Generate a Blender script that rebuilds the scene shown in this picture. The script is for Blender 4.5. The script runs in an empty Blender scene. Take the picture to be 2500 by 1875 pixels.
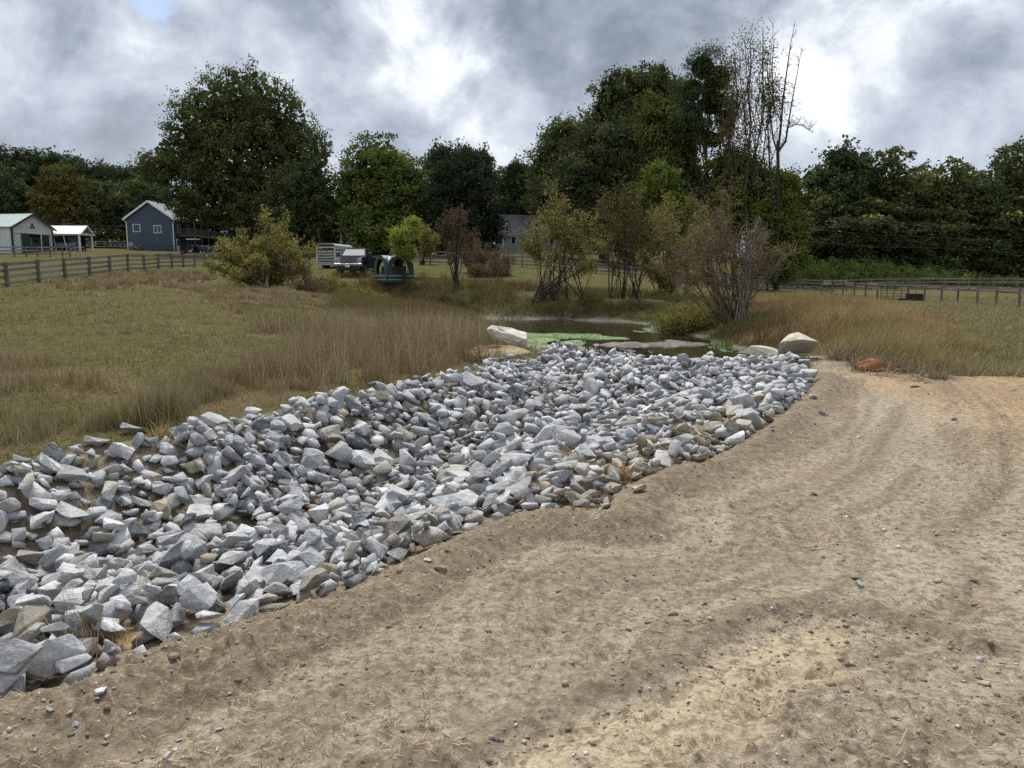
import bpy, bmesh, math, random
import numpy as np
from mathutils import Vector, Matrix, Euler

SC = bpy.context.scene
COL = SC.collection
R = math.radians

# ------------------------------------------------------------------ camera
F_PX, EYE, PITCH = 1878.0, 1.6, R(7.8)
cam_d = bpy.data.cameras.new('camera')
cam_d.sensor_width = 36.0
cam_d.lens = 36.0 * F_PX / 2500.0
cam_d.clip_start, cam_d.clip_end = 0.05, 3000.0
cam = bpy.data.objects.new('camera', cam_d)
COL.objects.link(cam)
cam.location = (0, 0, EYE)
cam.rotation_euler = (math.pi / 2 - PITCH, 0, 0)
SC.camera = cam


def ray(u, v):
    """direction of a pixel of the 2500 x 1875 photograph, scaled to dy = 1"""
    dx, dz = (u - 1250.0) / F_PX, -(v - 937.5) / F_PX
    y = math.cos(PITCH) + dz * math.sin(PITCH)
    z = -math.sin(PITCH) + dz * math.cos(PITCH)
    return dx / y, z / y


def at(u, v, y):
    a, b = ray(u, v)
    return Vector((a * y, y, EYE + b * y))


def atz(u, v, z):
    a, b = ray(u, v)
    y = (z - EYE) / b
    return Vector((a * y, y, z))


# ------------------------------------------------------------------ sky
SUN_EL, SUN_AZ = 58.0, -14.0          # azimuth clockwise from the view axis (+Y)
W = bpy.data.worlds.new('World')
SC.world = W
W.use_nodes = True
nt = W.node_tree
nt.nodes.clear()


def N(tree, typ, **kw):
    n = tree.nodes.new(typ)
    for k, val in kw.items():
        if k in ('inp',):
            for i, x in val.items():
                n.inputs[i].default_value = x
        else:
            setattr(n, k, val)
    return n


def M2(tree, op, a, b=None, c=None, clamp=False):
    n = tree.nodes.new('ShaderNodeMath')
    n.operation = op
    n.use_clamp = clamp
    for i, x in enumerate((a, b, c)):
        if x is None:
            continue
        if isinstance(x, (int, float)):
            n.inputs[i].default_value = x
        else:
            tree.links.new(x, n.inputs[i])
    return n.outputs[0]


def V2(tree, op, a, b=None, scale=None):
    n = tree.nodes.new('ShaderNodeVectorMath')
    n.operation = op
    for i, x in enumerate((a, b)):
        if x is None:
            continue
        if isinstance(x, (tuple, list, Vector)):
            n.inputs[i].default_value = x
        else:
            tree.links.new(x, n.inputs[i])
    if scale is not None:
        if isinstance(scale, (int, float)):
            n.inputs['Scale'].default_value = scale
        else:
            tree.links.new(scale, n.inputs['Scale'])
    return n.outputs[1] if op in ('DOT_PRODUCT', 'LENGTH', 'DISTANCE') else n.outputs[0]


def RAMP(tree, fac, stops, interp='LINEAR'):
    n = tree.nodes.new('ShaderNodeValToRGB')
    n.color_ramp.interpolation = interp
    e = n.color_ramp.elements
    while len(e) < len(stops):
        e.new(0.5)
    for el, (p, c) in zip(e, stops):
        el.position = p
        el.color = (c[0], c[1], c[2], 1) if isinstance(c, (tuple, list)) else (c, c, c, 1)
    tree.links.new(fac, n.inputs[0])
    return n.outputs[0]


def NOISE(tree, vec, scale, detail=5, rough=0.55, dist=0.0, lac=2.0):
    n = tree.nodes.new('ShaderNodeTexNoise')
    n.inputs['Scale'].default_value = scale
    n.inputs['Detail'].default_value = detail
    n.inputs['Roughness'].default_value = rough
    n.inputs['Distortion'].default_value = dist
    n.inputs['Lacunarity'].default_value = lac
    if vec is not None:
        tree.links.new(vec, n.inputs['Vector'])
    return n


def MIXC(tree, fac, a, b, blend='MIX'):
    n = tree.nodes.new('ShaderNodeMix')
    n.data_type = 'RGBA'
    n.blend_type = blend
    n.clamp_factor = True
    for sock, x in ((n.inputs[0], fac), (n.inputs[6], a), (n.inputs[7], b)):
        if isinstance(x, (int, float)):
            sock.default_value = x
        elif isinstance(x, (tuple, list)):
            sock.default_value = (x[0], x[1], x[2], 1)
        else:
            tree.links.new(x, sock)
    return n.outputs[2]


def build_sky():
    t = nt
    L = t.links.new
    tc = t.nodes.new('ShaderNodeTexCoord')
    d = tc.outputs['Generated']
    sep = t.nodes.new('ShaderNodeSeparateXYZ')
    L(d, sep.inputs[0])
    zc = M2(t, 'MAXIMUM', sep.outputs[2], 0.0)
    den = M2(t, 'ADD', zc, 0.42)
    comb = t.nodes.new('ShaderNodeCombineXYZ')
    L(M2(t, 'DIVIDE', sep.outputs[0], den), comb.inputs[0])
    L(M2(t, 'DIVIDE', sep.outputs[1], den), comb.inputs[1])
    pv = V2(t, 'ADD', comb.outputs[0], (CLOUD_X, CLOUD_Y, 0.0))
    pv = V2(t, 'ADD', V2(t, 'SCALE', pv, None, .30), V2(t, 'MULTIPLY', d, (1.7, 1.7, 2.1)))
    warp = NOISE(t, pv, 1.3, 3, 0.5)
    pw = V2(t, 'ADD', pv, V2(t, 'SCALE', V2(t, 'SUBTRACT', warp.outputs['Color'], (0.5, 0.5, 0.5)), None, 0.32))
    big = NOISE(t, pw, 1.15, 3, 0.5)
    mid = NOISE(t, pw, 3.0, 12, 0.60)
    fine = NOISE(t, pw, 7.0, 6, 0.55)
    val = M2(t, 'ADD', M2(t, 'MULTIPLY', big.outputs['Fac'], 0.34),
             M2(t, 'ADD', M2(t, 'MULTIPLY', mid.outputs['Fac'], 1.0), M2(t, 'MULTIPLY', fine.outputs['Fac'], 0.36)))
    edge = NOISE(t, pw, 4.2, 8, 0.6)
    ridge = M2(t, 'SUBTRACT', 0.16, M2(t, 'ABSOLUTE', M2(t, 'SUBTRACT', edge.outputs['Fac'], 0.5)))
    val = M2(t, 'ADD', val, M2(t, 'MULTIPLY', ridge, 0.55))
    # broad lighter and darker cloud masses, as they stand in the sky in view
    dw = NOISE(t, d, 5.0, 6, 0.58)
    dd = V2(t, 'ADD', d, V2(t, 'SCALE', V2(t, 'SUBTRACT', dw.outputs['Color'], (0.5, 0.5, 0.5)), None, 0.22))
    dd = V2(t, 'NORMALIZE', dd)
    for (u, v, rad, amp) in CLOUD_MASSES:
        a, b = ray(u, v)
        c = Vector((a, 1, b)).normalized()
        dot = V2(t, 'DOT_PRODUCT', dd, tuple(c))
        mr = t.nodes.new('ShaderNodeMapRange')
        mr.interpolation_type = 'SMOOTHERSTEP'
        mr.inputs[1].default_value = math.cos(R(rad))
        mr.inputs[2].default_value = 1.0
        mr.inputs[3].default_value = 0.0
        mr.inputs[4].default_value = amp * 1.15
        L(dot, mr.inputs[0])
        val = M2(t, 'ADD', val, mr.outputs[0])
    col = RAMP(t, M2(t, 'MULTIPLY', val, 0.57),
               [(0.34, (0.20, 0.234, 0.285)), (0.43, (0.295, 0.337, 0.405)), (0.50, (0.415, 0.46, 0.54)),
                (0.56, (0.53, 0.57, 0.635)), (0.61, (0.70, 0.74, 0.785)), (0.68, (0.86, 0.88, 0.90))], 'LINEAR')
    # slightly brighter band over the horizon all round
    hz = t.nodes.new('ShaderNodeMapRange')
    hz.inputs[1].default_value, hz.inputs[2].default_value = 0.30, 0.02
    hz.inputs[3].default_value, hz.inputs[4].default_value = 0.0, 0.30
    hz.interpolation_type = 'SMOOTHSTEP'
    L(zc, hz.inputs[0])
    col = MIXC(t, hz.outputs[0], col, (0.60, 0.66, 0.72))
    cloud_bg = t.nodes.new('ShaderNodeBackground')
    L(col, cloud_bg.inputs['Color'])
    cloud_bg.inputs['Strength'].default_value = SKY_GAIN
    sky = t.nodes.new('ShaderNodeTexSky')
    sky.sky_type = 'NISHITA'
    sky.sun_disc = False
    sky.sun_elevation = R(SUN_EL)
    sky.sun_rotation = R(SUN_AZ)
    blue = t.nodes.new('ShaderNodeBackground')
    L(sky.outputs[0], blue.inputs['Color'])
    blue.inputs['Strength'].default_value = 0.10
    # one small hole in the cloud where blue shows
    a, b = ray(336, 2)
    dot = V2(t, 'DOT_PRODUCT', dd, tuple(Vector((a, 1, b)).normalized()))
    hole = t.nodes.new('ShaderNodeMapRange')
    hole.interpolation_type = 'SMOOTHSTEP'
    hole.inputs[1].default_value, hole.inputs[2].default_value = math.cos(R(1.7)), math.cos(R(0.5))
    hole.inputs[3].default_value, hole.inputs[4].default_value = 1.0, 0.25
    L(dot, hole.inputs[0])
    mix = t.nodes.new('ShaderNodeMixShader')
    L(hole.outputs[0], mix.inputs[0])
    L(blue.outputs[0], mix.inputs[1])
    L(cloud_bg.outputs[0], mix.inputs[2])
    out = t.nodes.new('ShaderNodeOutputWorld')
    L(mix.outputs[0], out.inputs['Surface'])


CLOUD_X, CLOUD_Y, SKY_GAIN = 3.7, 1.9, 0.88
CLOUD_MASSES = [   # pixel of the photograph, angular radius in degrees, lighter (+) or darker (-)
    (470, 60, 7, 0.10), (60, 60, 8, 0.14), (230, 130, 8, -0.12), (300, 250, 7, 0.08), (690, 300, 7, 0.09),
    (740, 150, 9, -0.13), (960, 60, 7, 0.11), (1090, 200, 5, 0.07), (1265, 335, 5, 0.10), (1130, 330, 5, -0.06), (900, 250, 6, -0.04), (1430, 110, 11, -0.11),
    (1680, 60, 10, -0.10), (1500, 260, 9, -0.03), (2060, 140, 7, 0.09), (2215, 130, 7, -0.11),
    (2450, 110, 8, 0.11), (2150, 350, 9, 0.04), (1180, 90, 6, -0.04), (2330, 250, 8, -0.05), (520, 200, 8, -0.05), (80, 260, 7, -0.04)]
build_sky()

# ------------------------------------------------------------------ sun
sun_d = bpy.data.lights.new('sun', 'SUN')
sun_d.energy = 3.3
sun_d.angle = R(22)
sun_d.color = (1.0, 0.96, 0.90)
sun = bpy.data.objects.new('sun', sun_d)
COL.objects.link(sun)
sun.location = (0, 0, 60)
_s = Vector((math.sin(R(SUN_AZ)) * math.cos(R(SUN_EL)), math.cos(R(SUN_AZ)) * math.cos(R(SUN_EL)), math.sin(R(SUN_EL))))
sun.rotation_euler = _s.to_track_quat('Z', 'Y').to_euler()

SC.view_settings.view_transform = 'Standard'
SC.view_settings.look = 'None'
SC.view_settings.exposure = 0.6
SC.view_settings.gamma = 1.0
SC.view_settings.use_curve_mapping = False
SC.cycles.max_bounces = 6
SC.cycles.diffuse_bounces = 3
SC.cycles.transparent_max_bounces = 4
SC.cycles.use_denoising = False

# ------------------------------------------------------------------ helpers


def tag(o, label=None, cat=None, group=None, kind=None):
    if label:
        o['label'] = label
    if cat:
        o['category'] = cat
    if group:
        o['group'] = group
    if kind:
        o['kind'] = kind
    return o


def thing(name, loc, label, cat, rz=0.0, group=None):
    o = bpy.data.objects.new(name, None)
    o.empty_display_size = 0.3
    o.location = loc
    o.rotation_euler = (0, 0, rz)
    COL.objects.link(o)
    return tag(o, label, cat, group)


def np_mesh(name, verts, faces, mat=None, attrs=None, smooth=False):
    """verts (n,3), faces (m,k) arrays -> mesh; attrs {name: (n,) float}"""
    verts = np.asarray(verts, dtype=np.float32)
    faces = np.asarray(faces, dtype=np.int32)
    me = bpy.data.meshes.new(name)
    m, k = faces.shape
    me.vertices.add(len(verts))
    me.vertices.foreach_set('co', verts.ravel())
    me.loops.add(m * k)
    me.loops.foreach_set('vertex_index', faces.ravel())
    me.polygons.add(m)
    me.polygons.foreach_set('loop_start', np.arange(0, m * k, k, dtype=np.int32))
    me.polygons.foreach_set('loop_total', np.full(m, k, dtype=np.int32))
    if smooth:
        me.polygons.foreach_set('use_smooth', np.ones(m, dtype=bool))
    for nm, arr in (attrs or {}).items():
        a = me.attributes.new(nm, 'FLOAT', 'POINT')
        a.data.foreach_set('value', np.asarray(arr, dtype=np.float32))
    me.update(calc_edges=True)
    if mat:
        me.materials.append(mat)
    return me


def link(name, me, parent=None, loc=None):
    o = bpy.data.objects.new(name, me)
    COL.objects.link(o)
    if parent is not None:
        o.parent = parent
    if loc is not None:
        o.location = loc
    return o


class MB:
    """collects shapes in local coordinates and links them as ONE mesh object"""

    def __init__(s):
        s.v, s.f = [], []

    def add(s, vs, fs):
        b = len(s.v)
        s.v += [tuple(x) for x in vs]
        s.f += [tuple(b + i for i in f) for f in fs]
        return s

    def box(s, c, size, rot=None):
        hx, hy, hz = size[0] / 2, size[1] / 2, size[2] / 2
        vs = [Vector((x, y, z)) for x in (-hx, hx) for y in (-hy, hy) for z in (-hz, hz)]
        if rot is not None:
            m = Euler(rot).to_matrix() if not isinstance(rot, Matrix) else rot
            vs = [m @ q for q in vs]
        c = Vector(c)
        return s.add([c + q for q in vs], [(0, 1, 3, 2), (4, 6, 7, 5), (0, 4, 5, 1), (2, 3, 7, 6), (0, 2, 6, 4), (1, 5, 7, 3)])

    def beam(s, p0, p1, w, h, up=(0, 0, 1)):
        p0, p1 = Vector(p0), Vector(p1)
        d = (p1 - p0).normalized()
        side = d.cross(Vector(up))
        if side.length < 1e-4:
            side = d.cross(Vector((1, 0, 0)))
        side.normalize()
        u2 = side.cross(d).normalized()
        vs = []
        for p in (p0, p1):
            for a, b in ((-1, -1), (1, -1), (1, 1), (-1, 1)):
                vs.append(p + side * (a * w / 2) + u2 * (b * h / 2))
        return s.add(vs, [(0, 3, 2, 1), (4, 5, 6, 7), (0, 1, 5, 4), (1, 2, 6, 5), (2, 3, 7, 6), (3, 0, 4, 7)])

    def tube(s, pts, rads, n=6, cap=True):
        pts = [Vector(p) for p in pts]
        rings = []
        for i, p in enumerate(pts):
            d = (pts[min(i + 1, len(pts) - 1)] - pts[max(i - 1, 0)])
            d = d.normalized() if d.length > 1e-6 else Vector((0, 0, 1))
            a = d.cross(Vector((0, 0, 1)) if abs(d.z) < 0.9 else Vector((1, 0, 0))).normalized()
            b = d.cross(a).normalized()
            r = rads[i] if isinstance(rads, (list, tuple)) else rads
            rings.append([p + (a * math.cos(2 * math.pi * k / n) + b * math.sin(2 * math.pi * k / n)) * r for k in range(n)])
        vs = [q for r_ in rings for q in r_]
        fs = []
        for i in range(len(pts) - 1):
            for k in range(n):
                fs.append((i * n + k, i * n + (k + 1) % n, (i + 1) * n + (k + 1) % n, (i + 1) * n + k))
        if cap:
            fs.append(tuple(range(n - 1, -1, -1)))
            fs.append(tuple((len(pts) - 1) * n + k for k in range(n)))
        return s.add(vs, fs)

    def cyl(s, c, axis, r, h, n=16):
        c, axis = Vector(c), Vector(axis).normalized()
        return s.tube([c - axis * h / 2, c + axis * h / 2], r, n)

    def prism(s, poly, ax, lo, hi):
        """polygon (a,b) pairs extruded along axis ax ('x','y' or 'z')"""
        def put(a, b, t):
            return {'x': (t, a, b), 'y': (a, t, b), 'z': (a, b, t)}[ax]
        n = len(poly)
        vs = [put(a, b, lo) for a, b in poly] + [put(a, b, hi) for a, b in poly]
        fs = [tuple(range(n - 1, -1, -1)), tuple(range(n, 2 * n))]
        fs += [(i, (i + 1) % n, n + (i + 1) % n, n + i) for i in range(n)]
        return s.add(vs, fs)

    def mesh(s, name, mat, smooth=False):
        me = bpy.data.meshes.new(name)
        me.from_pydata(s.v, [], s.f)
        bm = bmesh.new()
        bm.from_mesh(me)
        bmesh.ops.recalc_face_normals(bm, faces=bm.faces)
        bm.to_mesh(me)
        bm.free()
        me.materials.append(mat)
        if smooth:
            me.shade_smooth()
        return me

    def build(s, name, mat, parent=None, world=False, smooth=False, bevel=0.0, label=None):
        if world and parent is not None:
            inv = (Matrix.Translation(parent.location) @ parent.rotation_euler.to_matrix().to_4x4()).inverted()
            s.v = [tuple(inv @ Vector(q)) for q in s.v]
        o = link(name, s.mesh(name, mat, smooth), parent)
        if bevel:
            m = o.modifiers.new('bevel', 'BEVEL')
            m.width = bevel
            m.segments = 2
            m.limit_method = 'ANGLE'
        if label:
            o['label'] = label
        return o


def copy_tree(o, parent=None, **tags):
    c = o.copy()
    COL.objects.link(c)
    c.parent = parent
    for ch in list(o.children):
        copy_tree(ch, c)
    for k, val in tags.items():
        c[k] = val
    return c


# numpy value noise
def _hash(ix, iy, seed):
    h = (ix.astype(np.int64) * 374761393 + iy.astype(np.int64) * 668265263 + seed * 1274126177) & 0x7fffffff
    h = ((h ^ (h >> 13)) * 1103515245) & 0x7fffffff
    h = ((h ^ (h >> 16)) * 12345679) & 0x7fffffff
    return (h & 0xffff) / 65535.0


def vnoise(x, y, seed=0):
    ix, iy = np.floor(x), np.floor(y)
    fx, fy = x - ix, y - iy
    fx, fy = fx * fx * (3 - 2 * fx), fy * fy * (3 - 2 * fy)
    a, b = _hash(ix, iy, seed), _hash(ix + 1, iy, seed)
    c, d = _hash(ix, iy + 1, seed), _hash(ix + 1, iy + 1, seed)
    return (a * (1 - fx) + b * fx) * (1 - fy) + (c * (1 - fx) + d * fx) * fy


def fbm(x, y, scale, octs=4, seed=0, gain=0.5):
    r, amp, tot = 0.0, 1.0, 0.0
    for o in range(octs):
        r = r + amp * vnoise(x * scale, y * scale, seed + o * 17)
        tot += amp
        amp *= gain
        scale *= 2.03
    return r / tot          # 0..1


def sstep(a, b, x):
    t = np.clip((x - a) / (b - a), 0, 1)
    return t * t * (3 - 2 * t)


def poly_sd(px, py, poly):
    """signed distance to a closed polygon, negative inside"""
    poly = np.asarray(poly, dtype=float)
    d2 = np.full(px.shape, 1e18)
    inside = np.zeros(px.shape, dtype=bool)
    n = len(poly)
    for i in range(n):
        ax, ay = poly[i]
        bx, by = poly[(i + 1) % n]
        ex, ey = bx - ax, by - ay
        wx, wy = px - ax, py - ay
        t = np.clip((wx * ex + wy * ey) / (ex * ex + ey * ey + 1e-12), 0, 1)
        d2 = np.minimum(d2, (wx - ex * t) ** 2 + (wy - ey * t) ** 2)
        cond = ((ay > py) != (by > py)) & (px < (bx - ax) * (py - ay) / ((by - ay) if by != ay else 1e-12) + ax)
        inside ^= cond
    d = np.sqrt(d2)
    return np.where(inside, -d, d)


def line_d(px, py, pts):
    """distance to an open polyline, and side sign of the nearest segment (+ left of travel)"""
    pts = np.asarray(pts, dtype=float)
    best = np.full(px.shape, 1e18)
    side = np.zeros(px.shape)
    for i in range(len(pts) - 1):
        ax, ay = pts[i]
        ex, ey = pts[i + 1] - pts[i]
        wx, wy = px - ax, py - ay
        t = np.clip((wx * ex + wy * ey) / (ex * ex + ey * ey), 0, 1)
        d2 = (wx - ex * t) ** 2 + (wy - ey * t) ** 2
        m = d2 < best
        best = np.where(m, d2, best)
        side = np.where(m, np.sign(ex * wy - ey * wx), side)
    return np.sqrt(best), side


# ------------------------------------------------------------------ terrain
class TPS:
    def __init__(s, pts, smooth=0.0):
        p = np.array(pts, dtype=float)
        s.p = p[:, :2]
        n = len(p)
        A = np.zeros((n + 3, n + 3))
        A[:n, :n] = s.k(np.linalg.norm(s.p[:, None] - s.p[None], axis=2)) + smooth * np.eye(n)
        A[:n, n] = 1
        A[:n, n + 1:] = s.p
        A[n, :n] = 1
        A[n + 1:, :n] = s.p.T
        s.w = np.linalg.solve(A, np.r_[p[:, 2], 0, 0, 0])

    @staticmethod
    def k(r):
        return r * r * np.log(np.maximum(r, 1e-9))

    def __call__(s, x, y):
        n = len(s.p)
        r = s.w[n] + s.w[n + 1] * x + s.w[n + 2] * y
        for (a, b), w in zip(s.p, s.w[:n]):
            d2 = (x - a) ** 2 + (y - b) ** 2
            r = r + w * 0.5 * d2 * np.log(np.maximum(d2, 1e-12))
        return r


def _lg(x, y):
    """log-polar like squeeze so that near and far control points weigh alike"""
    r = np.sqrt(x * x + y * y) + 1e-9
    s = np.log1p(r / 6.0) / r * 10.0
    return x * s, y * s


# (u, v, depth) of ground seen in the photograph, and plain world points
_ctl = [at(*q) for q in [
    (2400, 905, 13.4), (2345, 738, 62), (2490, 748, 57), (1950, 712, 85), (2250, 712, 84), (2200, 694, 100), (2400, 700, 95),
    (1750, 690, 85), (1600, 662, 88), (1150, 690, 56), (1000, 690, 53), (830, 673, 58), (700, 676, 58), (1250, 640, 85), (1300, 618, 131), (1440, 622, 131),
    (810, 656, 75), (50, 618, 110), (150, 613, 117), (370, 611, 141), (540, 611, 150), (490, 621, 127), (25, 701, 43), (200, 690, 46),
    (400, 672, 57), (500, 657, 72), (400, 705, 35), (600, 700, 44), (900, 622, 110), (1100, 625, 110),
    (0, 590, 220), (600, 600, 220), (1250, 600, 220), (1800, 640, 220), (2500, 668, 220), (2400, 690, 120), (1900, 690, 110)]]
_ctl += [Vector(q) for q in [
    (-6, 0, 0), (0, 0, 0), (6, 0, 0), (-8, -10, 0), (8, -10, 0), (0, 4, 0), (5, 5, 0), (3, 9, 0), (10, 10, 0), (5, 12, 0), (0, -40, 0), (-40, -10, 1), (40, -10, 0),
    (-6, 8, .10), (-9, 12, .22), (-3, 12, .15), (-10, 20, .5), (-4, 18, .2), (-17, 30, .85), (-8, 30, .5), (0, 18, 0.0), (-1, 22, 0.1),
    (8, 20, 0.0), (14, 30, -.1), (22, 42, -.2), (10, 30, 0.0), (12, 45, 0.0), (15, 60, .6), (-7, 45, .8), (4, 55, 1.0), (-12, 42, 1.0), (30, 20, 0), (-30, 15, .7),
    (-200, 350, 22), (0, 450, 20), (200, 350, 8), (-350, 0, 10), (350, 0, 2), (0, -350, 0), (-420, 420, 28), (420, 420, 12), (0, 700, 26)]]
_cx = np.array([q.x for q in _ctl])
_cy = np.array([q.y for q in _ctl])
_a, _b = _lg(_cx, _cy)
_base = TPS(np.c_[_a, _b, [q.z for q in _ctl]], 0.02)


def H_base(x, y):
    a, b = _lg(x, y)
    return _base(a, b)


# riprap channel: outline in the photograph with the height of the stone surface there
WATER_Z = -0.75
_rip = [  # u, v, z of stone surface
    (-260, 1185, .28), (0, 1115, .30), (60, 1092, .30), (220, 1062, .30), (420, 1044, .30), (560, 1004, .30), (760, 968, .28), (900, 948, .26), (1010, 928, .25), (1150, 905, .22),
    (1190, 882, .22), (1300, 860, .20), (1370, 840, .26), (1440, 858, .15), (1560, 872, .10), (1650, 876, .08), (1760, 870, .08), (1850, 868, .10),
    (1950, 880, .10), (1985, 910, .08), (1975, 945, .09), (1885, 1008, .10), (1790, 1068, .10), (1700, 1100, .12), (1600, 1125, .12), (1500, 1165, .12), (1485, 1225, .12),
    (1380, 1212, .12), (1250, 1228, .10), (1150, 1258, .10), (980, 1330, .08), (860, 1395, .08), (720, 1440, .06), (600, 1470, .06), (480, 1520, .05),
    (330, 1550, .05), (180, 1625, .05), (0, 1655, .05), (-300, 1740, .05)]
_rw = [atz(*q) for q in _rip]
RIP_POLY = [(q.x, q.y) for q in _rw]
_loc = [(q.x, q.y, q.z - .13 - .10 * (q.y > 13.0)) for q in _rw]
_loc += [(q.x, q.y, q.z - .13 - .06 * (q.y > 12.0)) for q in [atz(*k) for k in [
    (-150, 1310, -.10), (0, 1290, -.10), (200, 1275, -.14), (450, 1250, -.20), (700, 1200, -.3), (900, 1150, -.32), (1100, 1085, -.32), (1300, 1010, -.29), (1450, 950, -.22),
    (0, 1450, -.08), (300, 1400, -.1), (600, 1350, -.12), (900, 1270, -.12), (1200, 1150, -.12), (1500, 1050, -.08), (1700, 960, -.05), (1600, 910, .02), (1780, 920, .02)]]]
_loc += [(0.9, 17.6, -.45), (2.2, 17.8, -.55), (3.4, 17.6, -.5), (4.6, 17.5, -.4), (2, 20, -1.0), (4, 20, -.95)]
_local = TPS(_loc, 0.003)

# pond outline on the water plane
_pond_px = [(880, 770), (1050, 774), (1200, 778), (1400, 781), (1520, 785), (1590, 795), (1570, 804), (1640, 812), (1730, 828), (1760, 842), (1850, 862), (1890, 880),
            (1800, 905), (1600, 912), (1480, 900), (1400, 880), (1330, 850), (1240, 818), (1120, 806), (1000, 796), (900, 785)]
_pw = [atz(u, v, WATER_Z) for u, v in _pond_px]
POND_POLY = [(q.x, q.y) for q in _pw]

# bare dirt: everything this side of the meadow edge and right of the stone
_mead = [atz(u, v, 0.0) for u, v in [(1960, 868), (2060, 868), (2110, 892), (2200, 908), (2300, 926), (2400, 918), (2500, 912), (2800, 905)]]
_edge = [(q.x, q.y) for q in _rw[19:39]]       # stone edge along the track, far to near
DIRT_POLY = [(q.x, q.y) for q in _mead] + [(16, 6), (30, -12), (-30, -12), (-12, 2.0)] + [(-3.6, 2.7)] + list(reversed(_edge))
CLAY_POLY = [(q.x, q.y) for q in [atz(u, v, 0) for u, v in [(2090, 905), (2200, 915), (2300, 930), (2500, 915), (2800, 905), (2800, 1120), (2500, 1105), (2420, 1030), (2300, 975), (2160, 940)]]]
TRACK_POLY = [(q.x, q.y) for q in [atz(u, v, 0) for u, v in [(2225, 948), (2370, 948), (2440, 1030), (2500, 1120), (2700, 1180), (2700, 940), (2440, 944), (2400, 1005), (2360, 1015)]]]
RUT_LINE = [(q.x, q.y) for q in [atz(u, v, 0) for u, v in [(700, 2050), (960, 1930), (1164, 1868), (1333, 1782), (1514, 1692), (1695, 1622), (1853, 1522), (2000, 1500), (2147, 1508), (2350, 1560)]]]
SAND_POLY = [(q.x, q.y) for q in [atz(u, v, 0) for u, v in [(1180, 1885), (1350, 1800), (1530, 1705), (1710, 1632), (1860, 1535), (2010, 1515), (2120, 1530), (2050, 1640), (1900, 1720), (1750, 1800), (1600, 1890)]]]
EDGE_LINE = list(_edge)
BARE_PEN = [(q.x, q.y) for q in [atz(u, v, 0.0) for u, v in [(1130, 885), (1160, 862), (1240, 850), (1330, 848), (1320, 862), (1180, 892)]]]


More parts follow.
